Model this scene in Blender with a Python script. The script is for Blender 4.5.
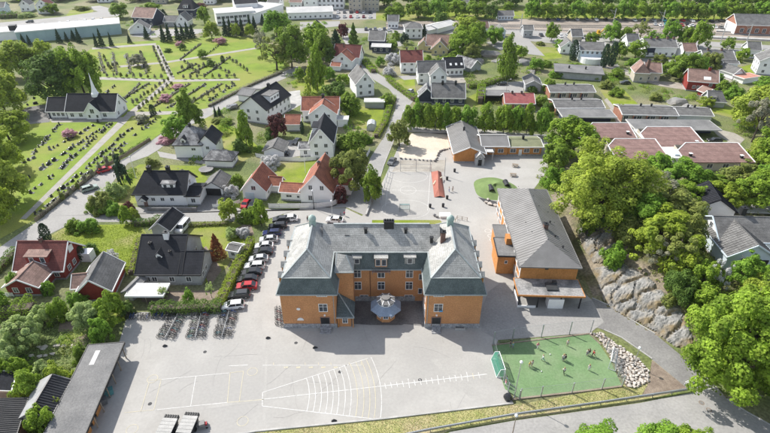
import bpy, bmesh, math, random
import numpy as np
from mathutils import Vector, Matrix, noise as mnoise
R = math.radians
random.seed(7)
for o in list(bpy.data.objects): bpy.data.objects.remove(o)
SC = bpy.context.scene
COL = SC.collection

# ---------------------------------------------------------------- camera, sky, sun, exposure
F, CX, CY, CH, PITCH = 513.0, 385.0, 216.5, 70.0, R(32.57)
cam = bpy.data.cameras.new('camera'); cam.sensor_width = 36; cam.lens = 36 * F / 770
cam.clip_start = 1; cam.clip_end = 6000
co = bpy.data.objects.new('camera', cam); COL.objects.link(co)
co.location = (0, 0, CH); co.rotation_euler = (R(90) - PITCH, 0, 0)
SC.camera = co
world = bpy.data.worlds.new('World'); SC.world = world; world.use_nodes = True
wn = world.node_tree
sky = wn.nodes.new('ShaderNodeTexSky'); sky.sky_type = 'NISHITA'; sky.sun_disc = False
SUN_EL, SUN_AZ = R(44), math.atan2(-.80, .60)
sky.sun_elevation = SUN_EL; sky.sun_rotation = SUN_AZ
bg = wn.nodes['Background']; hsv = wn.nodes.new('ShaderNodeHueSaturation'); hsv.inputs['Saturation'].default_value = .55
wn.links.new(sky.outputs[0], hsv.inputs['Color']); wn.links.new(hsv.outputs[0], bg.inputs[0]); bg.inputs[1].default_value = .15
sun = bpy.data.lights.new('sun', 'SUN'); sun.energy = 4.2; sun.angle = R(.5); sun.color = (1, .955, .88)
so = bpy.data.objects.new('sun', sun); COL.objects.link(so)
sd = Vector((math.sin(SUN_AZ) * math.cos(SUN_EL), math.cos(SUN_AZ) * math.cos(SUN_EL), math.sin(SUN_EL)))
so.rotation_euler = sd.to_track_quat('Z', 'Y').to_euler(); so.location = sd * 300
vs = SC.view_settings; vs.view_transform = 'Standard'; vs.look = 'None'; vs.exposure = .58; vs.gamma = 1

# ---------------------------------------------------------------- survey: pixels of the aerial view to ground positions
cp, sp = math.cos(PITCH), math.sin(PITCH)
HILL = [(41.5,112),(42,86),(44.5,76.5),(49.5,70),(55,64.5),(63,60),(80,56),(150,50),(170,120),(140,134),(95,131),(62,127),(47,121)]
def _segd(px, py, a, b):
    ax, ay = a; bx, by = b
    t = ((px-ax)*(bx-ax)+(py-ay)*(by-ay))/((bx-ax)**2+(by-ay)**2)
    t = np.clip(t, 0, 1)
    return np.hypot(px-(ax+t*(bx-ax)), py-(ay+t*(by-ay)))
def hill_np(x, y):
    x = np.asarray(x, float); y = np.asarray(y, float)
    d = np.full(x.shape, 1e9); ins = np.zeros(x.shape, bool)
    n = len(HILL)
    for i in range(n):
        a, b = HILL[i], HILL[(i+1) % n]
        d = np.minimum(d, _segd(x, y, a, b))
        c = (a[1] > y) != (b[1] > y)
        ins ^= c & (x < (b[0]-a[0])*(y-a[1])/((b[1]-a[1]) or 1e-9)+a[0])
    t = np.clip(d/15, 0, 1); h = 6.2*(t*t*(3-2*t))*.55+6.2*t*.45
    return np.where(ins, h, 0.0)
def hill(x, y): return float(hill_np(np.array([x]), np.array([y]))[0])
def G(px, py, z=0.):
    v = (py-CY)/F; den = sp+v*cp; k = (CH-z)/den
    return Vector(((px-CX)/F*k, k*(cp-v*sp), z))
def P(px, py):                       # on the terrain, hill included
    p = G(px, py)
    if not (30 < p.x < 190 and 40 < p.y < 175): return p
    z = 0.
    for i in range(40):
        p = G(px, py, z); z += .4*(hill(p.x, p.y)-z)
    p.z = hill(p.x, p.y); return p
def S(py): return cp*(py-(CY-F*math.tan(PITCH)))/CH         # pixels per metre across at ground row py
def HT(p, ty):                       # height above p at which a vertical over p reaches row ty
    t = (ty-CY)/F
    return CH-p.y*(t*cp+sp)/(cp-t*sp)-p.z

# ---------------------------------------------------------------- materials
MATS = {}
def nn(t, typ, **k):
    n = t.nodes.new(typ)
    for a, b in k.items(): setattr(n, a, b)
    return n
def mat(name, c, c2=None, scale=.6, rough=.85, fine=.12, fscale=9., bump=0., bscale=12., metal=0., transl=None, spec=.3, lo=.38, hi=.62, c3=None, s3=.05):
    if name in MATS: return MATS[name]
    m = bpy.data.materials.new(name); m.use_nodes = True; t = m.node_tree; L = t.links
    b = t.nodes['Principled BSDF']; b.inputs['Roughness'].default_value = rough; b.inputs['Metallic'].default_value = metal
    b.inputs['Specular IOR Level'].default_value = spec
    tc = nn(t, 'ShaderNodeTexCoord')
    c2 = c2 or tuple(x*.78 for x in c)
    n1 = nn(t, 'ShaderNodeTexNoise'); n1.inputs['Scale'].default_value = scale; n1.inputs['Detail'].default_value = 5; n1.inputs['Roughness'].default_value = .62
    L.new(tc.outputs['Object'], n1.inputs['Vector'])
    r = nn(t, 'ShaderNodeValToRGB'); r.color_ramp.elements[0].position = lo; r.color_ramp.elements[1].position = hi
    r.color_ramp.elements[0].color = (*c2, 1); r.color_ramp.elements[1].color = (*c, 1)
    L.new(n1.outputs['Fac'], r.inputs['Fac']); out = r.outputs['Color']
    if c3:
        n3 = nn(t, 'ShaderNodeTexNoise'); n3.inputs['Scale'].default_value = s3; n3.inputs['Detail'].default_value = 4
        L.new(tc.outputs['Object'], n3.inputs['Vector'])
        r3 = nn(t, 'ShaderNodeValToRGB'); r3.color_ramp.elements[0].position = .45; r3.color_ramp.elements[1].position = .62
        L.new(n3.outputs['Fac'], r3.inputs['Fac'])
        mx = nn(t, 'ShaderNodeMixRGB'); mx.inputs['Color2'].default_value = (*c3, 1)
        L.new(r3.outputs['Color'], mx.inputs['Fac']); L.new(out, mx.inputs['Color1']); out = mx.outputs['Color']
    if fine:
        n2 = nn(t, 'ShaderNodeTexNoise'); n2.inputs['Scale'].default_value = fscale; n2.inputs['Detail'].default_value = 3
        L.new(tc.outputs['Object'], n2.inputs['Vector'])
        hs = nn(t, 'ShaderNodeHueSaturation'); mr = nn(t, 'ShaderNodeMapRange')
        mr.inputs[1].default_value = .3; mr.inputs[2].default_value = .7; mr.inputs[3].default_value = 1-fine*1.6; mr.inputs[4].default_value = 1+fine*1.6
        L.new(n2.outputs['Fac'], mr.inputs[0]); L.new(mr.outputs[0], hs.inputs['Value']); L.new(out, hs.inputs['Color']); out = hs.outputs['Color']
    L.new(out, b.inputs['Base Color'])
    if bump:
        n4 = nn(t, 'ShaderNodeTexNoise'); n4.inputs['Scale'].default_value = bscale; n4.inputs['Detail'].default_value = 4
        L.new(tc.outputs['Object'], n4.inputs['Vector'])
        bp = nn(t, 'ShaderNodeBump'); bp.inputs['Strength'].default_value = bump; bp.inputs['Distance'].default_value = .2
        L.new(n4.outputs['Fac'], bp.inputs['Height']); L.new(bp.outputs[0], b.inputs['Normal'])
    if transl:
        tr = nn(t, 'ShaderNodeBsdfTranslucent'); L.new(out, tr.inputs['Color'])
        mx = nn(t, 'ShaderNodeMixShader'); mx.inputs[0].default_value = transl
        L.new(b.outputs[0], mx.inputs[1]); L.new(tr.outputs[0], mx.inputs[2])
        L.new(mx.outputs[0], t.nodes['Material Output'].inputs['Surface'])
    MATS[name] = m; return m
def roofmat(name, c, c2, row=.33, lo=.4, hi=.6, mortar=.72, rough=.8):
    """tile courses: a brick pattern in the slope's own x / height gives fine course lines over weathered colour"""
    m = mat(name, c, c2, scale=.5, fine=.14, fscale=5, rough=rough, lo=lo, hi=hi); t = m.node_tree; L = t.links
    b = t.nodes['Principled BSDF']; src = b.inputs['Base Color'].links[0].from_socket
    tc = nn(t, 'ShaderNodeTexCoord'); sx = nn(t, 'ShaderNodeSeparateXYZ'); L.new(tc.outputs['Object'], sx.inputs[0])
    add = nn(t, 'ShaderNodeMath', operation='ADD'); L.new(sx.outputs[0], add.inputs[0]); L.new(sx.outputs[1], add.inputs[1])
    cx = nn(t, 'ShaderNodeCombineXYZ'); L.new(add.outputs[0], cx.inputs[0]); L.new(sx.outputs[2], cx.inputs[1])
    br = nn(t, 'ShaderNodeTexBrick'); br.inputs['Scale'].default_value = 1; br.inputs['Brick Width'].default_value = .42; br.inputs['Row Height'].default_value = row
    br.inputs['Mortar Size'].default_value = .035; br.inputs['Color1'].default_value = (1,1,1,1); br.inputs['Color2'].default_value = (.84,.84,.84,1); br.inputs['Mortar'].default_value = (mortar,)*3+(1,)
    L.new(cx.outputs[0], br.inputs['Vector'])
    mx = nn(t, 'ShaderNodeMixRGB', blend_type='MULTIPLY'); mx.inputs[0].default_value = 1
    L.new(src, mx.inputs[1]); L.new(br.outputs['Color'], mx.inputs[2]); L.new(mx.outputs[0], b.inputs['Base Color'])
    return m
white = mat('white_paint', (.86,.86,.86), (.80,.80,.81), scale=.4, fine=.04, rough=.6)
trim = mat('white_trim', (.8,.8,.79), (.72,.72,.72), fine=.03, rough=.5)
glass = mat('window_glass', (.075,.085,.10), (.045,.05,.06), scale=.8, rough=.06, fine=0, spec=.6)
ochre = mat('ochre_render', (.525,.26,.118), (.445,.215,.098), scale=.5, fine=.1, fscale=4, c3=(.465,.225,.10), s3=.3, rough=.85)
ochre2 = mat('orange_render', (.54,.245,.082), (.45,.20,.065), scale=.6, fine=.1, fscale=3)
slate = roofmat('pale_slate', (.46,.455,.435), (.33,.33,.315), row=.28, mortar=.72)
slate_steep = roofmat('green_slate', (.14,.17,.172), (.10,.125,.128), row=.28)
copper = mat('pale_copper', (.42,.5,.45), (.3,.4,.37), fine=.1, rough=.6)
lead = mat('lead_flashing', (.36,.39,.39), (.28,.31,.31), rough=.5)
stone_base = mat('stone_base', (.36,.36,.37), (.25,.25,.26), scale=1.5, fine=.2, fscale=4)
dark = mat('dark_metal', (.03,.032,.035), (.02,.02,.022), rough=.5)
black_tile = roofmat('black_roof', (.024,.026,.034), (.016,.018,.024), row=.35, rough=.85)
grey_tile = roofmat('grey_roof', (.20,.197,.192), (.14,.138,.135), row=.35)
pale_tile = roofmat('weathered_roof', (.33,.33,.33), (.12,.12,.125), row=.35, lo=.44, hi=.6)
red_tile = roofmat('red_roof', (.37,.145,.09), (.26,.10,.068), row=.35)
pink_tile = roofmat('pink_brown_roof', (.29,.185,.165), (.225,.14,.125), row=.4)
maroon_tile = roofmat('maroon_roof', (.20,.065,.055), (.145,.045,.04), row=.35)
brown_tile = roofmat('brown_roof', (.33,.215,.18), (.23,.15,.125), row=.35)
felt = mat('grey_felt_roof', (.20,.198,.195), (.145,.145,.145), scale=.25, fine=.1, fscale=4)
felt_pale = mat('pale_felt_roof', (.30,.295,.29), (.17,.17,.17), scale=.3, fine=.15, fscale=3, lo=.42, hi=.55)
felt_light = mat('light_roof', (.55,.54,.52), (.46,.46,.45), scale=.2, fine=.06)
metal_roof = mat('grey_metal_roof', (.225,.22,.215), (.185,.18,.175), scale=.3, fine=.05, rough=.5)
green_felt = mat('mossy_roof', (.22,.23,.14), (.17,.18,.11), scale=.5)
red_wood = mat('red_boards', (.27,.045,.035), (.21,.033,.027), scale=.8, fine=.1)
grey_wood = mat('grey_boards', (.42,.43,.44), (.35,.36,.37), fine=.07)
blue_wood = mat('dark_blue_boards', (.045,.055,.085), (.035,.042,.065), fine=.1)
pale_blue = mat('pale_blue_boards', (.60,.68,.74), (.54,.62,.68), fine=.04)
teal = mat('teal_cladding', (.40,.52,.54), (.33,.45,.47), fine=.05, scale=.2)
yellow_wall = mat('cream_yellow_wall', (.62,.53,.30), (.55,.46,.26), fine=.05)
beige_wall = mat('beige_wall', (.50,.46,.38), (.44,.40,.33), fine=.06)
brick = mat('red_brick', (.36,.18,.12), (.28,.13,.09), fine=.15, fscale=12)
concrete = mat('concrete', (.46,.45,.43), (.36,.355,.34), scale=.5, fine=.1)
steel = mat('galvanised_steel', (.45,.47,.49), (.38,.4,.42), rough=.35, metal=.6)
wood = mat('weathered_wood', (.30,.25,.19), (.22,.18,.14), fine=.15)
bark = mat('bark', (.13,.105,.08), (.075,.06,.048), scale=3, fine=.2)
bark_pale = mat('pale_bark', (.34,.32,.29), (.16,.14,.12), scale=3, fine=.2)
chimney_brick = mat('chimney_brick', (.20,.12,.10), (.14,.085,.07), fine=.15, fscale=10)
asphalt = mat('pale_asphalt', (.345,.335,.32), (.285,.278,.268), scale=.12, fine=.07, fscale=2.5, c3=(.30,.292,.28), s3=.03, bump=.05)
yard_m = mat('schoolyard_concrete', (.405,.393,.370), (.355,.343,.322), scale=.16, fine=.03, fscale=2.2, c3=(.345,.335,.318), s3=.045)
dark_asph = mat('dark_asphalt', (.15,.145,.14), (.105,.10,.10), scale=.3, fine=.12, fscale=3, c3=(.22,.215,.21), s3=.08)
mid_asph = mat('grey_asphalt', (.24,.235,.225), (.19,.185,.18), scale=.2, fine=.1, fscale=3, c3=(.17,.165,.16), s3=.05)
gravel_m = mat('grey_gravel', (.37,.345,.30), (.29,.265,.23), scale=.3, fine=.14, fscale=5)
sand_m = mat('sand', (.62,.55,.45), (.52,.455,.37), scale=.25, fine=.1, fscale=4)
ballast = mat('rail_ballast', (.31,.265,.22), (.23,.195,.165), scale=.2, fine=.14, c3=(.36,.31,.265), s3=.03)
soil = mat('bare_soil', (.26,.21,.165), (.18,.14,.11), scale=.6, fine=.2)
lawn_m = mat('garden_lawn', (.205,.26,.018), (.15,.2,.016), scale=.3, fine=.2, fscale=6, c3=(.255,.245,.085), s3=.08, bump=.3)
cem_m = mat('cemetery_lawn', (.185,.262,.02), (.14,.21,.017), scale=.2, fine=.2, fscale=5, c3=(.225,.25,.045), s3=.06, bump=.3)
dry_m = mat('dry_verge_grass', (.40,.37,.17), (.28,.29,.10), scale=.5, fine=.2, fscale=5, bump=.2, c3=(.38,.32,.19), s3=.12)
rough_m = mat('rough_grass', (.155,.185,.055), (.10,.13,.045), scale=.12, fine=.25, fscale=2, c3=(.22,.205,.12), s3=.04, bump=.4)
hill_m = mat('hill_floor', (.17,.145,.075), (.075,.09,.03), scale=.3, fine=.25, fscale=2, c3=(.24,.2,.15), s3=.12, bump=.5)
turf_m = mat('artificial_turf', (.16,.255,.12), (.135,.225,.10), scale=.25, fine=.08, fscale=3, c3=(.19,.265,.14), s3=.15)
rubber_m = mat('black_rubber', (.075,.075,.078), (.06,.06,.062), fine=.1)
red_turf = mat('red_rubber', (.38,.15,.11), (.31,.12,.09), scale=.5, fine=.08)
mound_m = mat('green_turf_mound', (.17,.24,.085), (.13,.19,.065), scale=.4, fine=.1)
paint_w = mat('white_road_paint', (.62,.615,.595), (.43,.42,.40), scale=1.6, fine=.1, lo=.3, hi=.5)
paint_y = mat('yellow_road_paint', (.53,.485,.36), (.42,.405,.35), scale=1.6, fine=.1, lo=.3, hi=.5)
granite = mat('dark_granite', (.05,.05,.055), (.032,.032,.036), rough=.35, spec=.5)
granite_g = mat('grey_granite', (.24,.235,.235), (.17,.165,.165), rough=.6)
rock_m = mat('bedrock', (.37,.365,.355), (.17,.168,.16), scale=.6, fine=.16, fscale=2.0, bump=.55, bscale=1.6, c3=(.185,.145,.085), s3=.28)
stone_m = mat('pale_stone', (.56,.52,.47), (.44,.40,.36), scale=.7, fine=.15, bump=.3, bscale=4)
LEAF = {}
def leaf(k, c, tr=.48):
    c = tuple(min(.64, x*1.72) for x in c)
    LEAF[k] = mat('leaf_'+k, c, tuple(x*.85 for x in c) if k in ('blossom', 'pink') else (c[0]*.5, c[1]*.58, c[2]*.6), scale=4.5, fine=.3, fscale=26, transl=tr, rough=.7, spec=.2, lo=.36, hi=.58)
leaf('fresh', (.19,.27,.032)); leaf('yellow', (.23,.285,.035)); leaf('mid', (.165,.235,.033)); leaf('dark', (.105,.165,.034))
leaf('olive', (.19,.215,.055)); leaf('pale', (.28,.34,.13)); leaf('conifer', (.03,.055,.028), .12); leaf('dry', (.36,.32,.16)); leaf('copper', (.11,.04,.038))
leaf('pink', (.48,.23,.26)); leaf('blossom', (.52,.52,.45)); leaf('brown', (.22,.085,.04)); leaf('grey', (.24,.235,.17)); leaf('lime', (.25,.30,.045))
leaf('green', (.165,.27,.035))

# ---------------------------------------------------------------- mesh helpers
class MB:
    def __init__(s): s.v = []; s.f = []; s.m = []
    def add(s, v, f, m=0):
        n = len(s.v); s.v += [tuple(p) for p in v]; s.f += [tuple(i+n for i in q) for q in f]; s.m += [m]*len(f); return s
    def box(s, cx, cy, z0, sx, sy, sz, m=0, rot=0., taper=1.):
        c, q = math.cos(rot), math.sin(rot); v = []
        for z, k in ((z0, 1.), (z0+sz, taper)):
            for a, b in ((-1,-1),(1,-1),(1,1),(-1,1)):
                x, y = a*sx/2*k, b*sy/2*k; v.append((cx+x*c-y*q, cy+x*q+y*c, z))
        return s.add(v, [(3,2,1,0),(4,5,6,7),(0,1,5,4),(1,2,6,5),(2,3,7,6),(3,0,4,7)], m)
    def beam(s, a, b, w, h=None, m=0, up=(0,0,1)):
        a, b = Vector(a), Vector(b); h = h or w; d = (b-a)
        if d.length < 1e-6: return s
        d.normalize(); u = Vector(up)
        if abs(d.dot(u)) > .99: u = Vector((0,1,0))
        r = d.cross(u).normalized(); u = r.cross(d)
        v = [p+r*i*w/2+u*j*h/2 for p in (a, b) for i, j in ((-1,-1),(1,-1),(1,1),(-1,1))]
        return s.add(v, [(0,1,2,3),(7,6,5,4),(4,5,1,0),(5,6,2,1),(6,7,3,2),(7,4,0,3)], m)
    def tube(s, pts, rad, n=6, m=0, caps=True):
        pts = [Vector(p) for p in pts]; rad = rad if isinstance(rad, (list, tuple)) else [rad]*len(pts); v = []
        for i, p in enumerate(pts):
            d = (pts[min(i+1, len(pts)-1)]-pts[max(i-1, 0)]).normalized()
            u = Vector((0,0,1)) if abs(d.z) < .95 else Vector((1,0,0)); r = d.cross(u).normalized(); u = r.cross(d)
            v += [p+(r*math.cos(2*math.pi*k/n)+u*math.sin(2*math.pi*k/n))*rad[i] for k in range(n)]
        f = [(i*n+k, i*n+(k+1) % n, (i+1)*n+(k+1) % n, (i+1)*n+k) for i in range(len(pts)-1) for k in range(n)]
        if caps: f += [tuple(range(n))[::-1], tuple((len(pts)-1)*n+k for k in range(n))]
        return s.add(v, f, m)
    def lathe(s, prof, cx=0, cy=0, n=12, m=0):
        v = [(cx+r*math.cos(2*math.pi*k/n), cy+r*math.sin(2*math.pi*k/n), z) for r, z in prof for k in range(n)]
        f = [(i*n+k, i*n+(k+1) % n, (i+1)*n+(k+1) % n, (i+1)*n+k) for i in range(len(prof)-1) for k in range(n)]
        return s.add(v, f, m)
    def prism(s, pts, z0, z1, m=0):
        n = len(pts); v = [(x, y, z0) for x, y in pts]+[(x, y, z1) for x, y in pts]
        return s.add(v, [tuple(range(n))[::-1], tuple(range(n, 2*n))]+[(i, (i+1) % n, n+(i+1) % n, n+i) for i in range(n)], m)
    def mesh(s, name, mats, smooth=False):
        me = bpy.data.meshes.new(name); me.from_pydata(s.v, [], s.f)
        for m in (mats if isinstance(mats, (list, tuple)) else [mats]): me.materials.append(m)
        if len(me.materials) > 1: me.polygons.foreach_set('material_index', s.m)
        if smooth: me.polygons.foreach_set('use_smooth', [True]*len(s.f))
        bm = bmesh.new(); bm.from_mesh(me); bmesh.ops.recalc_face_normals(bm, faces=bm.faces); bm.to_mesh(me); bm.free()
        me.update(); return me
    def build(s, name, mats, parent=None, loc=None, rz=0, smooth=False):
        return link(name, s.mesh(name, mats, smooth), parent, loc, rz)
def link(name, me, parent=None, loc=None, rz=0, m=None):
    o = bpy.data.objects.new(name, me); COL.objects.link(o)
    if parent: o.parent = parent
    if loc is not None: o.location = loc
    if rz: o.rotation_euler = (0, 0, rz)
    if m: o.material_slots[0].link = 'OBJECT'; o.material_slots[0].material = m
    return o
def tag(o, label=None, cat=None, group=None, kind=None):
    if label: o['label'] = label
    if cat: o['category'] = cat
    if group: o['group'] = group
    if kind: o['kind'] = kind
    return o
def empty(name, loc, rz=0, label=None, cat=None, group=None):
    o = bpy.data.objects.new(name, None); COL.objects.link(o); o.location = loc; o.rotation_euler = (0,0,rz); o.empty_display_size = .3
    return tag(o, label, cat, group)
KIDS = {}
def copy_tree(o, parent=None):
    c = o.copy(); COL.objects.link(c)
    if parent: c.parent = parent; c.matrix_parent_inverse = o.matrix_parent_inverse
    for ch in list(o.children): copy_tree(ch, c)
    return c
def sheet(name, pts, z, m, world=False, kind='structure', parent=None):
    v = [((p[0], p[1], z) if world else tuple(G(p[0], p[1], z))) for p in pts]
    v = [(x, y, z) for x, y, _ in v]
    me = bpy.data.meshes.new(name); me.from_pydata(v, [], [tuple(range(len(v)))]); me.materials.append(m)
    bm = bmesh.new(); bm.from_mesh(me); bmesh.ops.triangulate(bm, faces=bm.faces)
    for f in bm.faces:
        if f.normal.z < 0: f.normal_flip()
    bm.to_mesh(me); bm.free()
    return tag(link(name, me, parent), kind=kind)
ORD = 'first second third fourth fifth sixth seventh eighth ninth tenth eleventh twelfth thirteenth fourteenth fifteenth sixteenth seventeenth eighteenth nineteenth twentieth'.split()
def ribbon(name, pts, w, z, m, closed=False, parent=None, kind='structure'):   # flat strip along world points
    pts = [Vector((p[0], p[1], 0)) for p in pts]; n = len(pts); v = []; f = []
    for i, p in enumerate(pts):
        a = pts[i-1] if (i or closed) else p; b = pts[(i+1) % n] if (i < n-1 or closed) else p
        d = (b-a).normalized(); r = Vector((-d.y, d.x, 0))
        v += [(p.x+r.x*w/2, p.y+r.y*w/2, z), (p.x-r.x*w/2, p.y-r.y*w/2, z)]
    for i in range(n if closed else n-1):
        j = (i+1) % n; f.append((2*i+1, 2*j+1, 2*j, 2*i))
    me = bpy.data.meshes.new(name); me.from_pydata(v, [], f); me.materials.append(m)
    return tag(link(name, me, parent), kind=kind)
# ---------------------------------------------------------------- foliage
def leaf_mesh(name, pos, nor, size, seed=0, aspect=.75):
    rs = np.random.RandomState(seed); n = len(pos)
    nor = nor/np.maximum(np.linalg.norm(nor, axis=1, keepdims=True), 1e-6)
    t = rs.normal(size=(n, 3)); t -= nor*(t*nor).sum(1, keepdims=True); t /= np.maximum(np.linalg.norm(t, axis=1, keepdims=True), 1e-6)
    b = np.cross(nor, t); sz = (size*rs.uniform(.6, 1.3, n))[:, None] if np.isscalar(size) else (size*rs.uniform(.6, 1.3, n))[:, None]
    v = np.empty((n, 4, 3)); v[:, 0] = pos-t*sz*.5; v[:, 1] = pos+b*sz*.5*aspect+nor*sz*.12; v[:, 2] = pos+t*sz*.5; v[:, 3] = pos-b*sz*.5*aspect+nor*sz*.12
    me = bpy.data.meshes.new(name); me.vertices.add(4*n); me.vertices.foreach_set('co', v.ravel())
    me.loops.add(4*n); me.loops.foreach_set('vertex_index', np.arange(4*n, dtype=np.int32))
    me.polygons.add(n); me.polygons.foreach_set('loop_start', np.arange(0, 4*n, 4, dtype=np.int32))
    try: me.polygons.foreach_set('loop_total', np.full(n, 4, dtype=np.int32))
    except Exception: pass
    me.update(calc_edges=True); me.validate(); return me
def crown_points(kind, n, rs):
    if kind in ('broad', 'wide', 'round', 'sparse', 'bush', 'birch'):
        k = {'broad': 95, 'wide': 120, 'round': 80, 'sparse': 44, 'bush': 50, 'birch': 80}[kind]
        if n > 14000: k = int(k*2.4)
        d = rs.normal(size=(k, 3)); d /= np.linalg.norm(d, axis=1, keepdims=True)
        d[:, 2] = np.where(d[:, 2] < -.55, -d[:, 2], d[:, 2]); rr = rs.uniform(.42, 1, k)**.5
        th = np.arctan2(d[:, 1], d[:, 0]); lob = 1+.15*np.sin(3*th+rs.uniform(0, 6))+.1*np.sin(5*th+rs.uniform(0, 6)+4*d[:, 2])+.15*rs.normal(size=k)
        c = d*rr[:, None]*lob[:, None]; cr = rs.uniform(.11, .27, k)*{'sparse': .75, 'bush': 1.5}.get(kind, 1.1)
        if n > 14000: cr *= .7
        if kind == 'birch':
            c[:, :2] *= np.clip(1.05-.55*(c[:, 2:3]*.5+.5)**1.5, .2, 1)
        w = cr**2; w /= w.sum(); idx = rs.choice(k, n, p=w)
        q = rs.normal(size=(n, 3)); q /= np.linalg.norm(q, axis=1, keepdims=True); q[:, 2] = np.where(q[:, 2] < -.75, -q[:, 2], q[:, 2])
        r2 = rs.uniform(.5, 1.08, n)**.6
        p = c[idx]+q*(cr[idx]*r2)[:, None]
        nor = q+.7*c[idx]+rs.normal(size=(n, 3))*.45; nor[:, 2] += .35
        p[:, :2] /= 2.3; p[:, 2] = (p[:, 2]+.72)/1.95; p[:, 2] = np.clip(p[:, 2], -.02, 1.05)
        if kind == 'bush': p[:, 2] = np.abs(p[:, 2]-.16)*1.15
        return p, nor
    if kind in ('conifer', 'column'):
        z = rs.uniform(0, 1, n)**(1.25 if kind == 'conifer' else 1.0)
        if kind == 'conifer': rad = .5*(1-z)**.85*(.78+.22*np.sin(z*38+rs.uniform(0, 1, n)))+.015
        else: rad = .5*np.sqrt(np.clip(1-((z-.42)/.6)**2, 0.004, 1))*np.where(z > .42, 1, .95+.05*z)
        a = rs.uniform(0, 6.283, n); rr = rad*rs.uniform(.55, 1.05, n)**.5*(1+.12*np.sin(5*a+z*20))
        p = np.stack([rr*np.cos(a), rr*np.sin(a), z], 1)
        nor = np.stack([np.cos(a), np.sin(a), np.full(n, .45)], 1)+rs.normal(size=(n, 3))*.45
        return p, nor
CROWN = {}
def crown(kind, lod, var):
    k = (kind, lod, var)
    if k in CROWN: return CROWN[k]
    rs = np.random.RandomState(abs(hash((kind == 'x', len(kind), lod, var))) % 9999+17*var+len(kind)*7)
    n, s = {'xl': (48000, .024), 'hi': (14000, .045), 'mid': (5000, .07), 'lo': (1900, .105)}[lod]
    if kind == 'sparse': n = int(n*.42); s *= .75
    p, nor = crown_points(kind, n, rs)
    sz = s*(.75 if kind in ('conifer', 'column') else 1)
    CROWN[k] = leaf_mesh('crown_'+kind, p, nor, sz, 3+var); CROWN[k].materials.append(LEAF['mid']); return CROWN[k]
TRUNK = {}
def trunk_mesh(var, pale, n_l=6):
    k = (var, pale, n_l)
    if k in TRUNK: return TRUNK[k]
    r = random.Random(var*31+5); b = MB()
    b.tube([(0,0,-.03), (.008,.004,.1), (.0,.012,.35), (.012,-.006,.62), (0,0,.86)], [.036,.028,.021,.014,.004], 7)
    for i in range(n_l):
        a = i*2.4+r.uniform(-.4,.4); z = r.uniform(.28,.55); l = r.uniform(.24,.40); e = z+r.uniform(.14,.34)
        m = (math.cos(a)*l*.5, math.sin(a)*l*.5, z+(e-z)*.62); q = (math.cos(a+.15)*l, math.sin(a+.15)*l, e)
        b.tube([(0,0,z), m, q], [.015,.010,.003], 5)
        for s in (-1, 1):
            b.tube([m, (math.cos(a+s*.55)*l*.95, math.sin(a+s*.55)*l*.95, e+r.uniform(-.05,.1))], [.007,.002], 4)
    TRUNK[k] = b.mesh('trunk', bark_pale if pale else bark, True); return TRUNK[k]
TN = {'broad': 'broadleaf_tree', 'wide': 'broadleaf_tree', 'round': 'round_tree', 'sparse': 'sparse_tree', 'birch': 'birch_tree', 'bush': 'shrub', 'conifer': 'conifer_tree', 'column': 'columnar_conifer'}
NTREE = [0]
JIT = random.Random(77)
def tree_at(p, h, w, kind, col, label, group=None, cat=None, wpx=30, name=None, pale=False):
    NTREE[0] += 1; i = NTREE[0]; rs = random.Random(i)
    lod = 'xl' if wpx > 62 else 'hi' if wpx > 27 else 'mid' if wpx > 13 else 'lo'
    t = empty(name or TN[kind], p, rs.uniform(0, 6.28), label, cat or ('shrub' if kind == 'bush' else 'tree'), group)
    low = {'broad': .1, 'wide': .1, 'round': .1, 'sparse': .22, 'birch': .06, 'bush': 0, 'conifer': .05, 'column': .02}[kind]
    c = link('crown', crown(kind, lod, i % (3 if kind in ('broad','wide','round','bush') else 2)), t, (0,0,h*low), 0, LEAF[col]); c.scale = (w*1.06, w*1.06, h*(1-low))
    if kind == 'bush':
        k = link('stem', trunk_mesh(i % 3, False), t); k.scale = (w*.6, w*.6, h*.6)
    elif kind in ('conifer', 'column'):
        k = link('trunk', trunk_mesh(7, False, 0), t); k.scale = (w*.9, w*.9, h*.9)
    else:
        k = link('trunk', trunk_mesh(i % 3, pale or kind == 'birch', 8 if kind == 'sparse' else 6), t); k.scale = (w*.95, w*.95, h*.95)
    return t
def tree(bx, by, top, wpx, kind, col, label, group=None, cat=None, name=None, pale=False):
    p = P(bx, by); w = wpx/S(by)*(1+p.z/70.); h = max(HT(p, top), .6)
    # the crown's far side stands higher in the picture than its axis: shorten a little
    h = max(h-.12*w, h*.72)
    return tree_at(p, h, w, kind, col, label, group, cat, wpx, name, pale)
HEDGE_I = [0]
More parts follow.
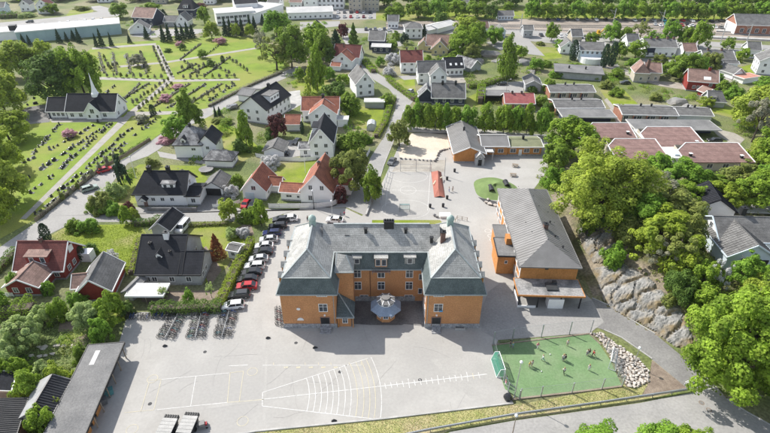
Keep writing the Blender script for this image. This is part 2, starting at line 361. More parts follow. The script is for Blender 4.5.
def hedge(pts, w, h, col, label, group=None, world=False, dens=26, size=.3, wild=.12, name='hedge'):
    HEDGE_I[0] += 1; rs = np.random.RandomState(HEDGE_I[0])
    q = [Vector((a[0], a[1], 0)) if world else P(*a) for a in pts]
    pos, nor = [], []
    b = MB()
    for a, c in zip(q[:-1], q[1:]):
        d = c-a; L = d.length; d.normalize(); r = Vector((-d.y, d.x, 0)).normalized()
        n = int(L*(w+2*h)*dens)
        u = rs.uniform(-.02, 1.02, n)*L; k = rs.uniform(0, w+2*h, n)
        side = np.where(k < h, -1, np.where(k < 2*h, 1, 0)); z = np.where(k < h, k, np.where(k < 2*h, k-h, h)); x = np.where(side == 0, k-2*h-w/2, side*w/2)
        j = 1+wild*np.sin(u*1.3+a.x)+wild*.8*np.sin(u*3.1+2)
        z = z*j+rs.normal(0, .05, n); x = x*(1+wild*np.sin(u*2.2)*.5)+rs.normal(0, .06, n)
        A = np.array(a); D = np.array(d); Rr = np.array(r)
        pos.append(A+u[:, None]*D+x[:, None]*Rr+np.stack([0*z, 0*z, np.abs(z)], 1))
        nn_ = side[:, None]*Rr+np.stack([0*z, 0*z, (side == 0)*1.], 1)+rs.normal(size=(n, 3))*.5; nor.append(nn_)
        b.beam(a+Vector((0,0,h*.33)), c+Vector((0,0,h*.33)), w*.6, h*.6)
    pos = np.concatenate(pos); nor = np.concatenate(nor)
    o0 = q[0]; me = leaf_mesh('hedge', pos-np.array(o0), nor, size, HEDGE_I[0]); me.materials.append(LEAF[col])
    root = empty(name, o0, 0, label, 'hedge', group); link('foliage', me, root)
    b.v = [(x-o0.x, y-o0.y, z-o0.z) for x, y, z in b.v]; b.build('branches', bark, root)
    return root

# ---------------------------------------------------------------- houses
WIN = {}
def window(parent, face_m, u, z, w, h, style=0, frame=None, name='window', mull=True):
    """face_m: matrix of a wall face (x along the wall, y outward, z up)"""
    frame = frame or trim
    key = (round(w,2), round(h,2), style, frame.name)
    if key not in WIN:
        b = MB(); t = .1 if w > .7 else .07
        b.box(0, .03, -h/2-t, w+2*t, .1, t); b.box(0, .03, h/2, w+2*t, .1, t)
        b.box(-w/2-t/2, .03, -h/2, t, .1, h); b.box(w/2+t/2, .03, -h/2, t, .1, h)
        if style == 0 and w > .7: b.box(0, .03, -h/2, .06, .06, h)
        if style == 1: b.box(0, .03, -h/2, .06, .06, h); b.box(0, .032, h*.12, w-.001, .06, .06)
        if style == 2:
            n = max(2, round(w/.5))
            for i in range(1, n): b.box(-w/2+w*i/n, .03, -h/2, .06, .06, h)
        g = MB(); g.add([(-w/2,.018,-h/2),(w/2,.018,-h/2),(w/2,.018,h/2),(-w/2,.018,h/2)], [(0,1,2,3)])
        WIN[key] = (b.mesh('window', frame), g.mesh('pane', glass))
    a, g = WIN[key]
    o = link(name, a, parent); o.matrix_local = face_m @ Matrix.Translation((-u, 0, z))
    link('pane', g, o); return o
def face(w, d, s):            # matrices of the four walls of a w x d house standing with its front wall on y=0
    M_ = {'f': (0, 0, 0), 'b': (0, d, 180), 'l': (-w/2, d/2, -90), 'r': (w/2, d/2, 90)}[s]
    return Matrix.Translation((M_[0], M_[1], 0)) @ Matrix.Rotation(R(M_[2]), 4, 'Z') @ Matrix.Rotation(math.pi, 4, 'Z')
def door(parent, fm, u, w=1., h=2.1, m=None, z=0.):
    b = MB(); b.box(0, .03, z, w, .1, h); o = b.build('door', m or dark, parent); o.matrix_local = fm @ Matrix.Translation((-u, 0, 0))
    c = MB(); c.box(w*.36, .1, z+1., .05, .06, .14); c.build('handle', steel, o); return o
def roof_obj(parent, w, d, eave, rise, axis, ov, hips, m, x0=0, y0=0, th=.22, trimm=None, name='roof', fascia=True):
    """pitched roof over a w x d plan whose front wall is y=y0; hips=(start,end) run of the hipped ends, 0 for a gable"""
    W2, D = w/2+ov, d+2*ov; sl = rise/((d if axis == 'x' else w)/2); ze = eave-ov*sl+.04; zr = eave+rise+.04
    if axis == 'x':
        c = [(-W2,-ov,ze),(W2,-ov,ze),(W2,d+ov,ze),(-W2,d+ov,ze)]; r = [(-W2+hips[0], d/2, zr), (W2-hips[1], d/2, zr)]
        fs = [(0,1,5,4), (2,3,4,5)]; ends = [(3,0,4), (1,2,5)]
    else:
        c = [(-W2,-ov,ze),(W2,-ov,ze),(W2,d+ov,ze),(-W2,d+ov,ze)]; r = [(0, -ov+hips[0], zr), (0, d+ov-hips[1], zr)]
        fs = [(1,2,5,4), (3,0,4,5)]; ends = [(0,1,4), (2,3,5)]
    for h_, e in zip(hips, ends):
        if h_ > 0: fs.append(e)
    v = [(x+x0, y+y0, z+th) for x, y, z in c+r]+[(x+x0, y+y0, z) for x, y, z in c+r]
    f = list(fs)+[tuple(i+6 for i in q[::-1]) for q in fs]
    cnt = {}
    for q in fs:
        for a, b in zip(q, q[1:]+q[:1]): cnt[(a, b)] = 1
    rim = [(a, b) for a, b in cnt if (b, a) not in cnt]
    f += [(b, a, a+6, b+6) for a, b in rim]
    ro = MB().add(v, f).build(name, m, parent)
    if fascia:
        b = MB()
        for a, q in rim: b.beam(Vector(v[a])-Vector((0,0,.1)), Vector(v[q])-Vector((0,0,.1)), .16, .28)
        b.build('bargeboard', trimm or trim, ro)
        if hips[0] > 0 or hips[1] > 0 or True:
            k = MB(); k.beam(Vector(v[4])+Vector((0,0,.02)), Vector(v[5])+Vector((0,0,.02)), .22, .12); k.build('ridge_cap', m, ro)
    return ro
def chimney(parent, x, y, z0, z1, s=.7, m=None):
    b = MB(); b.box(x, y, z0, s, s, z1-z0); o = b.build('chimney', m or chimney_brick, parent)
    c = MB(); c.box(x, y, z1, s+.18, s+.18, .12); c.lathe([(s*.22, z1+.12), (s*.22, z1+.4), (.01, z1+.42)], x, y, 8); c.build('chimney_cap', dark, o); return o
def walls_mb(w, d, eave, rise, axis, hips, x0=0, y0=0):
    b = MB(); x1, x2, y1, y2 = x0-w/2, x0+w/2, y0, y0+d
    b.add([(x1,y1,-.3),(x2,y1,-.3),(x2,y2,-.3),(x1,y2,-.3),(x1,y1,eave),(x2,y1,eave),(x2,y2,eave),(x1,y2,eave)], [(0,1,5,4),(1,2,6,5),(2,3,7,6),(3,0,4,7)])
    zr = eave+rise
    def tri(a, c, t): b.add([a, c, t], [(0,1,2)])
    if axis == 'x':
        if not hips[0]: tri((x1,y1,eave), (x1,y2,eave), (x1,(y1+y2)/2,zr))
        if not hips[1]: tri((x2,y1,eave), (x2,y2,eave), (x2,(y1+y2)/2,zr))
    elif axis == 'y':
        if not hips[0]: tri((x1,y1,eave), (x2,y1,eave), (x0,y1,zr))
        if not hips[1]: tri((x1,y2,eave), (x2,y2,eave), (x0,y2,zr))
    return b
def wing(parent, w, d, eave, rise, axis, wm, rm, x0=0, y0=0, hips=(0,0), ov=.45, win=None, trimm=None, base=True, wstyle=0, wsize=(.95,1.15), doors=None, roofname='roof'):
    wl = walls_mb(w, d, eave, rise, axis, hips, x0, y0).build('wall', wm, parent)
    roof_obj(parent, w, d, eave, rise, axis, ov, hips, rm, x0, y0, trimm=trimm, name=roofname)
    if base:
        b = MB(); t = .04
        for (cx, cy, sx, sy) in ((x0, y0-t/2, w+2*t, t), (x0, y0+d+t/2, w+2*t, t), (x0-w/2-t/2, y0+d/2, t, d), (x0+w/2+t/2, y0+d/2, t, d)): b.box(cx, cy, -.3, sx, sy, .75)
        b.build('plinth', stone_base, parent)
    off = Matrix.Translation((x0, y0, 0))
    for s, lst in (win or {}).items():
        L = w if s in 'fb' else d
        if isinstance(lst, (int, tuple)):
            n, fl = (lst, 1) if isinstance(lst, int) else lst
            lst = [(-L/2+L*(i+.5)/n, 1.65+2.75*k) for i in range(n) for k in range(fl) if 1.65+2.75*k < eave-.4]
            gable = (axis == 'y' and s in 'fb') or (axis == 'x' and s in 'lr')
            if gable and rise > 2 and not hips[0]: lst.append((0, eave+rise*.32))
        for q in lst:
            u, z = q[0], q[1]; ww, hh = (q[2], q[3]) if len(q) > 2 else wsize
            window(parent, off @ face(w, d, s), u, z, ww, hh, wstyle)
    for s, u, m in (doors or []): door(parent, off @ face(w, d, s), u, m=m, z=.0)
    return wl
def house(c, label, cat='house', name='house', rot=0., group=None):
    """an Empty at the middle of the front wall's foot; parts are added by wing()"""
    p = P(*c) if not isinstance(c, Vector) else c
    return empty(name, p, R(rot), label, cat, group)
def dormer(parent, x, y, z, w, h, d, wm, rm, style='shed', facing=1, n=1):
    """dormer whose front stands at y (towards -y when facing=1)"""
    s = facing; b = MB()
    b.box(x, y+s*d/2, z, w, d, h); o = b.build('dormer', wm, parent)
    r = MB()
    if style == 'shed':
        r.add([(x-w/2-.2,y-s*.25,z+h-.06),(x+w/2+.2,y-s*.25,z+h-.06),(x+w/2+.2,y+s*d,z+h+.35),(x-w/2-.2,y+s*d,z+h+.35),(x-w/2-.2,y-s*.25,z+h+.1),(x+w/2+.2,y-s*.25,z+h+.1),(x+w/2+.2,y+s*d,z+h+.5),(x-w/2-.2,y+s*d,z+h+.5)], [(3,2,1,0),(4,5,6,7),(0,1,5,4),(1,2,6,5),(2,3,7,6),(3,0,4,7)])
    else:
        g = w*.5
        b2 = MB().add([(x-w/2,y,z+h),(x+w/2,y,z+h),(x,y,z+h+g)], [(0,1,2)]); b2.build('gable', wm, o)
        for q in (-1, 1):
            r.add([(x+q*(w/2+.2),y-s*.3,z+h-.15),(x,y-s*.3,z+h+g+.05),(x,y+s*(d+.6),z+h+g+.05),(x+q*(w/2+.2),y+s*d,z+h-.15),(x+q*(w/2+.2),y-s*.3,z+h),(x,y-s*.3,z+h+g+.2),(x,y+s*(d+.6),z+h+g+.2),(x+q*(w/2+.2),y+s*d,z+h)], [(0,1,2,3),(4,5,6,7),(0,1,5,4),(1,2,6,5),(2,3,7,6),(3,0,4,7)])
    r.build('dormer_roof', rm, o)
    for i in range(n):
        fm = Matrix.Translation((x-w/2+w*(i+.5)/n, y, z+h*.52)) @ Matrix.Rotation(0 if s < 0 else math.pi, 4, 'Z')
        k = min(.8, w/n-.3)
        b = MB(); t = .08; hh = h*.62
        b.box(0,.03,-hh/2-t,k+2*t,.1,t); b.box(0,.03,hh/2,k+2*t,.1,t); b.box(-k/2-t/2,.03,-hh/2,t,.1,hh); b.box(k/2+t/2,.03,-hh/2,t,.1,hh)
        g = MB(); g.add([(-k/2,.018,-hh/2),(k/2,.018,-hh/2),(k/2,.018,hh/2),(-k/2,.018,hh/2)], [(0,1,2,3)])
        wo = b.build('window', trim, o); wo.matrix_local = fm
        go = g.build('window_pane', glass, o); go.matrix_local = fm
    return o
def flat_roof(parent, w, d, z, m, x0=0, y0=0, th=.3, ov=.3, rim=trim, name='roof'):
    b = MB(); b.box(x0, y0+d/2, z, w+2*ov, d+2*ov, th); o = b.build(name, m, parent)
    k = MB(); W, D = w+2*ov, d+2*ov
    for cx, cy, sx, sy in ((0,-ov,W+.12,.12),(0,d+ov,W+.12,.12),(-W/2,d/2,.12,D-.14),(W/2,d/2,.12,D-.14)): k.box(x0+cx, y0+cy, z-.04, sx, sy, th+.1)
    k.build('fascia', rim, o); return o
def block(parent, w, d, h, wm, x0=0, y0=0, z0=-.3, name='wall'):
    b = MB(); b.box(x0, y0+d/2, z0, w, d, h-z0); return b.build(name, wm, parent)

# ---------------------------------------------------------------- vehicles
CARP = {}
carglass = mat('car_glass', (.03,.035,.04), (.02,.025,.03), rough=.06, fine=0, spec=.7)
tyre_m = mat('tyre_rubber', (.02,.02,.021), (.015,.015,.016), rough=.8)
rim_m = mat('wheel_alloy', (.45,.45,.46), (.4,.4,.41), rough=.35, metal=.7)
lampm = mat('headlight_glass', (.7,.7,.68), (.6,.6,.6), rough=.15); tailm = mat('tail_light', (.35,.02,.02), (.3,.015,.015), rough=.2)
def carpaint(n, c): return mat('car_'+n, c, tuple(x*.93 for x in c), rough=.22, fine=0, spec=.6)
PAINT = {k: carpaint(k, c) for k, c in {'white': (.78,.78,.78), 'silver': (.48,.49,.50), 'black': (.018,.018,.02), 'red': (.42,.025,.03), 'blue': (.04,.07,.20), 'grey': (.14,.145,.15), 'navy': (.03,.04,.12), 'green': (.30,.36,.32), 'teal': (.05,.30,.36), 'dark': (.045,.047,.052), 'maroon': (.2,.02,.03)}.items()}
def car_meshes(kind):
    if kind in CARP: return CARP[kind]
    L, W = (4.3, 1.76) if kind != 'van' else (5.0, 1.95)
    prof = {'hatch': [(-2.15,.35),(-2.15,.75),(-2.0,.92),(-1.1,1.02),(2.05,.95),(2.15,.75),(2.15,.35)],
            'estate': [(-2.2,.35),(-2.2,.72),(-2.0,.90),(-1.05,.99),(2.1,.98),(2.22,.75),(2.22,.35)],
            'van': [(-2.5,.35),(-2.5,.85),(-2.3,1.05),(-1.7,1.2),(2.45,1.2),(2.5,.8),(2.5,.35)]}[kind]
    cab = {'hatch': [(-1.15,1.0),(-.45,1.44),(1.15,1.46),(1.85,.98)], 'estate': [(-1.1,.98),(-.4,1.46),(1.7,1.44),(2.1,.97)], 'van': [(-1.75,1.18),(-1.15,1.95),(2.35,1.98),(2.46,1.19)]}[kind]
    b = MB(); n = len(prof); v = []
    for y, k in ((-W/2, .97), (-W/2+.09, 1.), (W/2-.09, 1.), (W/2, .97)):
        v += [(x*k, y*(1 if abs(z-.6) < .35 else .97), .35+(z-.35)*(k if abs(y) == W/2 else 1)) for x, z in prof]
    f = [tuple(range(n))[::-1], tuple(3*n+i for i in range(n))]
    for j in range(3): f += [(j*n+i, j*n+(i+1) % n, (j+1)*n+(i+1) % n, (j+1)*n+i) for i in range(n)]
    b.add(v, f); body = b.mesh('body', PAINT['white'], False)
    g = MB(); wt, wb = W*.40, W*.47
    (x0,z0),(x1,z1),(x2,z2),(x3,z3) = cab
    v = [(x0,-wb,z0),(x0,wb,z0),(x3,wb,z3),(x3,-wb,z3),(x1,-wt,z1),(x1,wt,z1),(x2,wt,z2),(x2,-wt,z2)]
    g.add(v, [(0,1,5,4),(1,2,6,5),(2,3,7,6),(3,0,4,7),(4,5,6,7)]); gl = g.mesh('windows', carglass)
    r = MB(); r.add([(x1+.02,-wt-.01,z1-.02),(x1+.02,wt+.01,z1-.02),(x2-.02,wt+.01,z2-.02),(x2-.02,-wt-.01,z2-.02),(x1+.08,-wt+.08,z1+.05),(x1+.08,wt-.08,z1+.05),(x2-.08,wt-.08,z2+.05),(x2-.08,-wt+.08,z2+.05)], [(0,1,2,3),(4,5,6,7),(0,1,5,4),(1,2,6,5),(2,3,7,6),(3,0,4,7)])
    for s in (-1, 1):
        for (xa, za), (xb, zb) in (((x0,z0),(x1,z1)), ((x2,z2),(x3,z3))):
            r.beam((xa, s*wb, za), (xb, s*wt, zb), .08, .05)
        mid = (x1+x2)/2; r.beam((mid, s*(wb+.005), z0), (mid, s*(wt+.005), z1), .09, .05)
        r.box(x0+.25, s*(W/2+.06), .98 if kind != 'van' else 1.2, .14, .16, .12)
    rf = r.mesh('roof', PAINT['white'])
    w = MB()
    def wheel(rad):
        q = MB(); q.add([(rad*math.cos(a), y, rad*math.sin(a)) for y in (-.1, .1) for a in [2*math.pi*k/14 for k in range(14)]], [tuple(range(14)), tuple(range(27, 13, -1))]+[(i, (i+1) % 14, 14+(i+1) % 14, 14+i) for i in range(14)]); return q
    wm = wheel(.33).mesh('wheel', tyre_m)
    q = MB()
    for y in (-.108, .108): q.add([(.21*math.cos(a), y, .21*math.sin(a)) for a in [2*math.pi*k/10 for k in range(10)]], [tuple(range(10))])
    rm = q.mesh('rim', rim_m)
    hl = MB().box(prof[0][0]+.05, 0, .62, .12, .42, .16).mesh('headlight', lampm); tl = MB().box(prof[-1][0]-.05, 0, .68, .12, .3, .2).mesh('tail_light', tailm)
    CARP[kind] = (body, gl, rf, wm, rm, hl, tl, W, prof); return CARP[kind]
def car(p, rot, colr, kind, label, group=None, detail=True, name='parked_car'):
    body, gl, rf, wm, rm, hl, tl, W, prof = car_meshes(kind); pm = PAINT[colr]
    t = empty(name, p, R(rot), label, 'van' if kind == 'van' else 'car', group)
    link('body', body, t, m=pm); link('windows', gl, t); link('roof', rf, t, m=pm)
    for x in (prof[0][0]*.62, prof[-1][0]*.62):
        for s in (-1, 1):
            w = link('wheel', wm, t, (x, s*(W/2-.08), .33))
            if detail: link('rim', rm, w)
    if detail:
        for s in (-1, 1): link('headlight', hl, t, (0, s*W*.32, 0)); link('tail_light', tl, t, (0, s*W*.36, 0))
    return t

# ---------------------------------------------------------------- fences, posts, walls
def fence(pts, h, label, m=trim, board_m=None, step=2.2, kind='board', cat='fence', name='garden_fence', group=None, world=False, gap=.06):
    q = [Vector((a[0], a[1], 0)) if world else P(*a) for a in pts]; o0 = q[0]
    root = empty(name, o0, 0, label, cat, group)
    pw = .16 if kind == 'net' else .1; post = MB().box(0, 0, -.1, pw, pw, h+.15).mesh('post', m)
    b = MB(); r = MB()
    for a, c in zip(q[:-1], q[1:]):
        L = (c-a).length; n = max(1, round(L/step)); ang = math.atan2(c.y-a.y, c.x-a.x)
        for i in range(n+1):
            if i == n and c is not q[-1]: continue
            link('post', post, root, a+(c-a)*i/n-o0, ang)
        for i in range(n):
            s, e = a+(c-a)*i/n-o0, a+(c-a)*(i+1)/n-o0
            if kind == 'board':
                bm = MB(); k = max(2, int(h/.3))
                for j in range(k): bm.beam(s+Vector((0,0,h*(j+.5)/k)), e+Vector((0,0,h*(j+.5)/k)), .03, h/k-gap)
                bm.build('panel', board_m or m, root)
            else:
                for j in range({'rail': 2, 'net': 1}.get(kind, 3)): r.beam(s+Vector((0,0,h*(j+1)/{'rail': 2, 'net': 1}.get(kind, 3)-.05)), e+Vector((0,0,h*(j+1)/{'rail': 2, 'net': 1}.get(kind, 3)-.05)), .05 if kind != 'net' else .025, .06 if kind != 'net' else .025)
            if kind in ('wire', 'net'):
                d = (e-s); LL = d.length
                for j in range(1, int(h/.22)): b.beam(s+Vector((0,0,j*.22)), e+Vector((0,0,j*.22)), .012 if kind == 'wire' else .007)
                for j in range(1, int(LL/.22)): b.beam(s+d*j*.22/LL, s+d*j*.22/LL+Vector((0,0,h)), .012 if kind == 'wire' else .007)
            if kind == 'picket':
                d = (e-s); LL = d.length
                for j in range(int(LL/.28)): b.beam(s+d*(j+.5)*.28/LL+Vector((0,0,.08)), s+d*(j+.5)*.28/LL+Vector((0,0,h)), .14, .03)
    if r.v: r.build('rail', m, root)
    if b.v: tag(b.build('mesh_panel' if kind in ('wire', 'net') else 'picket', board_m or m, root), kind='stuff')
    return root
def wall_run(pts, w, h, m, label, name='garden_wall', cat='wall', group=None, cap=None):
    q = [P(*a) for a in pts]; o0 = q[0]; b = MB(); c = MB()
    for a, e in zip(q[:-1], q[1:]):
        a, e = a-o0, e-o0; b.beam(a+Vector((0,0,h/2-.1)), e+Vector((0,0,h/2-.1)), w, h+.2); c.beam(a+Vector((0,0,h+.04)), e+Vector((0,0,h+.04)), w+.1, .09)
    root = empty(name, o0, 0, label, cat, group); b.build('masonry', m, root); c.build('coping', cap or m, root); return root
def lamp_post(p, h, label, head='globe', group=None, m=steel, name='street_lamp'):
    t = empty(name, p, 0, label, 'street lamp', group)
    MB().tube([(0,0,-.2),(0,0,h*.5),(0,0,h)], [.09,.075,.05], 8).build('pole', m, t); MB().lathe([(.16,-.05),(.16,.35),(.1,.4)], 0, 0, 8).build('base', m, t)
    if head == 'globe': MB().lathe([(.02,h-.02),(.2,h+.08),(.27,h+.27),(.2,h+.46),(.02,h+.54)], 0, 0, 10).build('globe', white, t, smooth=True)
    else:
        MB().tube([(0,0,h-.1),(.5,0,h+.15),(1.0,0,h+.2)], .035, 6).build('arm', m, t); MB().box(1.15,0,h+.13,.6,.24,.12,taper=.8).build('lamp_head', white, t)
    return t
# ================================================================ THE SETTING
def build_ground():
    xs = np.concatenate([np.arange(-1500, 30, 45), np.arange(30, 180, 1.25), np.arange(180, 1700, 45)])
    ys = np.concatenate([np.arange(-120, 42, 18), np.arange(42, 142, 1.25), np.arange(142, 3400, 45)])
    Xg, Yg = np.meshgrid(xs, ys); H = hill_np(Xg, Yg)
    Z = H.copy()
    for idx in np.argwhere(H > .3):
        i, j = idx; Z[i, j] += .35*mnoise.noise((Xg[i, j]*.35, Yg[i, j]*.35, 0))*min(1, H[i, j])+.15*mnoise.noise((Xg[i, j]*1.1, Yg[i, j]*1.1, 3))
    v = np.stack([Xg, Yg, Z], -1).reshape(-1, 3); nx, ny = len(xs), len(ys)
    f = [(j*nx+i, j*nx+i+1, (j+1)*nx+i+1, (j+1)*nx+i) for j in range(ny-1) for i in range(nx-1)]
    me = bpy.data.meshes.new('ground'); me.from_pydata(v.tolist(), [], f); me.materials.append(rough_m); me.materials.append(hill_m)
    Hf = H.reshape(-1); me.polygons.foreach_set('material_index', [1 if max(Hf[a] for a in q) > .02 else 0 for q in f])
    me.polygons.foreach_set('use_smooth', [True]*len(f)); me.update()
    tag(link('ground', me), kind='structure')
build_ground()
E = .012
# pavements
sheet('schoolyard', [(40,480),(118,346),(126,320),(140,312),(222,312),(243,287),(268,240),(284,214),(300,209),(345,208),(362,216),(372,204),(388,170),(400,143),(470,126),(548,140),(548,170),(533,190),(520,235),(592,300),(592,333),(498,340),(494,352),(513,403),(256,431.5),(200,480)], E*2, yard_m)
sheet('access_road', [(592,326),(604,330),(622,338),(650,358),(688,389),(716,386),(694,366),(655,334),(628,318),(610,306),(592,298)], E*3, mid_asph)
sheet('forecourt', [(480,330),(500,325),(530,316),(592,300),(604,322),(590,333),(498,340)], E*4, asphalt)
sheet('alley', [(482,329),(481,312),(488,292),(500,283),(519,287),(524,300),(529,315),(515,321),(500,326)], E*5, asphalt)
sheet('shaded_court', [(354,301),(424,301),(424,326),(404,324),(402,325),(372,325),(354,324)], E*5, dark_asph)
sheet('lower_street', [(380,470),(450,432),(512,421),(640,403),(700,391),(716,386),(727,399),(745,411),(790,436),(830,480)], E*3, asphalt)
sheet('grass_verge', [(256,431.5),(513,403.5),(516,405),(596,390.5),(650,380),(652,358),(688,389),(640,401.5),(512,419.8),(448,431),(380,468),(200,478)], E*2, dry_m)
sheet('bare_verge', [(652,360),(688,389),(640,398),(648,384)], E*3, soil)
sheet('left_street', [(-40,320),(0,268),(42,238),(66,226),(85,222),(128,222),(262,221),(286,213),(300,209),(345,207),(342,204),(320,210),(269,209),(235,208),(200,210),(150,207),(100,208),(92,205),(112,183),(128,163),(148,156),(158,150),(190,125),(206,118),(228,106),(258,90),(288,77),(302,73),(297,66),(270,77),(250,87),(210,107),(185,117),(150,142),(128,157),(100,172),(45,216),(0,247),(-60,288)], E*3, asphalt)
sheet('main_street', [(336,205),(348,208),(366,216),(374,198),(384,165),(393,143),(403,113),(416,98),(414,92),(404,91),(389,80),(372,70),(356,56),(352,46),(345,28),(340,28),(342,38),(347,46),(350,57),(362,70),(374,80),(389,89),(397,99),(395,110),(384,137),(372,155),(358,180),(348,198)], E*4, asphalt)
sheet('north_lane', [(405,126),(440,129.5),(520,133),(600,138),(600,142),(520,138),(440,134),(404,130.5)], E*3, asphalt)
sheet('highway', [(-60,31),(0,22.5),(60,17),(98,11.5),(86,7),(100,5.5),(116,10),(122,16),(100,17.5),(60,23),(0,32),(-60,42)], E*3, asphalt)
sheet('depot_yard', [(-10,34),(100,17),(118,17),(120,20),(0,40)], E*4, gravel_m)
sheet('hillside_drive', [(710,127),(722,130),(735,133),(745,139),(738,146),(748,155),(735,158),(700,160),(715,150),(728,141),(718,136)], E*3, gravel_m)
sheet('back_lane', [(584,60),(600,64),(618,72),(640,80),(660,86),(700,92),(720,90),(735,80),(728,77),(700,84),(660,81),(640,75),(612,64),(595,60)], E*3, gravel_m)
sheet('terrace_path', [(604,100),(610,108),(617,124),(622,124),(613,105),(607,98)], E*3, gravel_m)
sheet('far_street', [(340,28),(520,29.5),(640,37.5),(800,47),(800,52),(640,42.5),(520,34),(345,33)], E*3, asphalt)
sheet('station_yard', [(512,33),(560,36),(640,41),(770,52),(830,56),(830,60),(640,47),(560,44),(530,41),(545,56),(528,54),(512,42)], E*4, asphalt)
sheet('rail_yard', [(386,22),(520,19),(640,19),(900,24),(900,46),(640,37),(560,33),(512,31),(386,28)], E*2, ballast)
sheet('hospital_car_park', [(330,9),(376,9),(376,19),(332,20)], E*4, asphalt)
sheet('driveway_paving', [(262,150),(288,140),(300,140),(300,156),(276,160)], E*3, asphalt)
sheet('garage_apron', [(203,195),(226,196),(222,210),(196,210)], E*5, mid_asph)
sheet('villa_court', [(286,92),(300,90),(302,104),(288,112)], E*3, concrete)
sheet('white_house_yard', [(440,76),(462,74),(466,82),(448,85)], E*3, gravel_m)
sheet('parking_pad', [(484,86),(508,82),(523,81),(524,96),(485,98)], E*3, asphalt)
sheet('lane_past_villa', [(157,151),(172,154),(205,158),(222,162),(222,166),(196,163),(160,157)], E*3, asphalt)
# cemetery
sheet('cemetery_lawn', [(-20,250),(45,214),(128,156),(150,141),(185,116),(209,107),(256,84.5),(268,76),(290,66),(262,38),(230,36),(130,42),(95,46),(60,70),(30,100),(-40,150)], E*2, cem_m)
path_m = mat('cemetery_path', (.36,.34,.31), (.29,.275,.25), scale=.4, fine=.08)
for ic, pts in enumerate(([(20,219),(26,219),(84,163),(127,121.5),(122,118),(80,160)], [(127,121),(134,113.5),(173,80.5),(168,79),(150,95),(131,110),(122,118)], [(154,45),(159,45),(166,60),(175,79),(169,80),(162,62)],
            [(98,76.8),(170,79.5),(240,78.6),(240,80.4),(170,82),(98,79.5)], [(120,65.5),(163,61.8),(260,46.8),(260,48.3),(165,63.3),(120,67.5)], [(92,47.5),(156,43),(156,44.8),(92,49.5)], [(127,112),(175,111),(208,108.5),(206,113),(175,114.2),(127,116)])):
    sheet('cemetery_path', pts, E*3+ic*.0015, path_m)
sheet('church_forecourt', [(48,118),(52,122.5),(124,121.5),(128,117),(116,117)], E*4, path_m)
sheet('churchyard_gravel', [(20,112),(28,107),(48,104),(50,122),(30,124),(18,122)], E*4, dark_asph)
# gardens
for nm, pts in (('house_lawn', [(50,236),(64,228),(88,225),(140,224),(148,236),(134,248),(135,270),(112,272),(104,256),(80,252)]), ('house_lawn', [(188,228),(236,222),(250,232),(226,268),(206,285),(205,258),(188,246)]),
                ('house_lawn', [(128,172),(140,164),(200,166),(208,180),(196,196),(130,204),(110,212),(95,205)]), ('house_lawn', [(276,164),(320,160),(300,188),(280,190),(266,178)]), ('house_lawn', [(190,108),(240,130),(262,150),(236,166),(216,150),(215,135)]),
                ('house_lawn', [(344,104),(384,110),(380,130),(360,128),(344,118)]), ('house_lawn', [(388,82),(414,76),(416,92),(404,92)]), ('house_lawn', [(466,98),(482,90),(482,106),(466,108)]), ('house_lawn', [(600,90),(622,88),(640,106),(625,112),(610,104)]),
                ('house_lawn', [(708,112),(750,122),(770,124),(770,116),(720,104)]), ('house_lawn', [(528,46),(560,48),(562,58),(545,60)]), ('house_lawn', [(90,300),(120,292),(126,320),(60,345)]), ('park_lawn', [(384,8),(520,6),(900,10),(900,22),(640,18.5),(520,18),(386,21)]),
                ('house_lawn', [(728,70),(752,64),(760,74),(738,78)]), ('house_lawn', [(70,10),(94,9),(92,15),(66,16)]), ('house_lawn', [(374,10),(400,8),(400,22),(376,20)]), ('yard_lawn', [(372,220),(440,220),(446,227),(372,227)]), ('house_lawn', [(290,82),(318,70),(336,90),(304,100)])):
    sheet(nm, pts, E*2.5, lawn_m)
for pts in ([(140,292),(222,290),(220,300),(142,302)], [(194,254),(206,246),(222,270),(210,286)], [(60,322),(94,320),(92,330),(58,332)], [(72,340),(90,332),(88,344),(80,346)], [(236,228),(250,222),(254,234),(244,240)]):
    sheet('garden_soil', pts, E*3.2, soil)
# playground surfaces
sheet('sand_pit', [(412,133),(455,133),(452,148),(440,152),(436,160),(400,158),(398,150)], E*3, sand_m)
sheet('ball_court', [(392,172),(432,172),(429,216),(380,216)], E*3, yard_m)
sheet('rubber_mat', [(478,197),(503,203),(500,208),(486,204)], E*3, rubber_m)
sheet('kindergarten_mat', [(398,160),(446,160),(444,172),(392,172)], E*2.7, gravel_m)

# kerbs and low edges
def kerb(pts, w=.18, h=.13, m=concrete):
    q = [G(*a) for a in pts]; b = MB()
    for a, c in zip(q[:-1], q[1:]): b.beam(a+Vector((0,0,h/2)), c+Vector((0,0,h/2)), w, h)
    tag(b.build('kerb', m), kind='structure')
kerb([(200,441),(256,431.5),(384,419),(513,403.5)], .3, .22)
kerb([(652,359),(622,338),(604,330)], .2); kerb([(45,216),(100,172),(128,157),(150,142)]); kerb([(300,209),(345,207.5)]); kerb([(366,216),(374,198),(384,165),(393,143)])
kerb([(727,399),(745,411),(790,436)], .2); kerb([(592,298),(610,306),(628,318),(655,334)], .2)

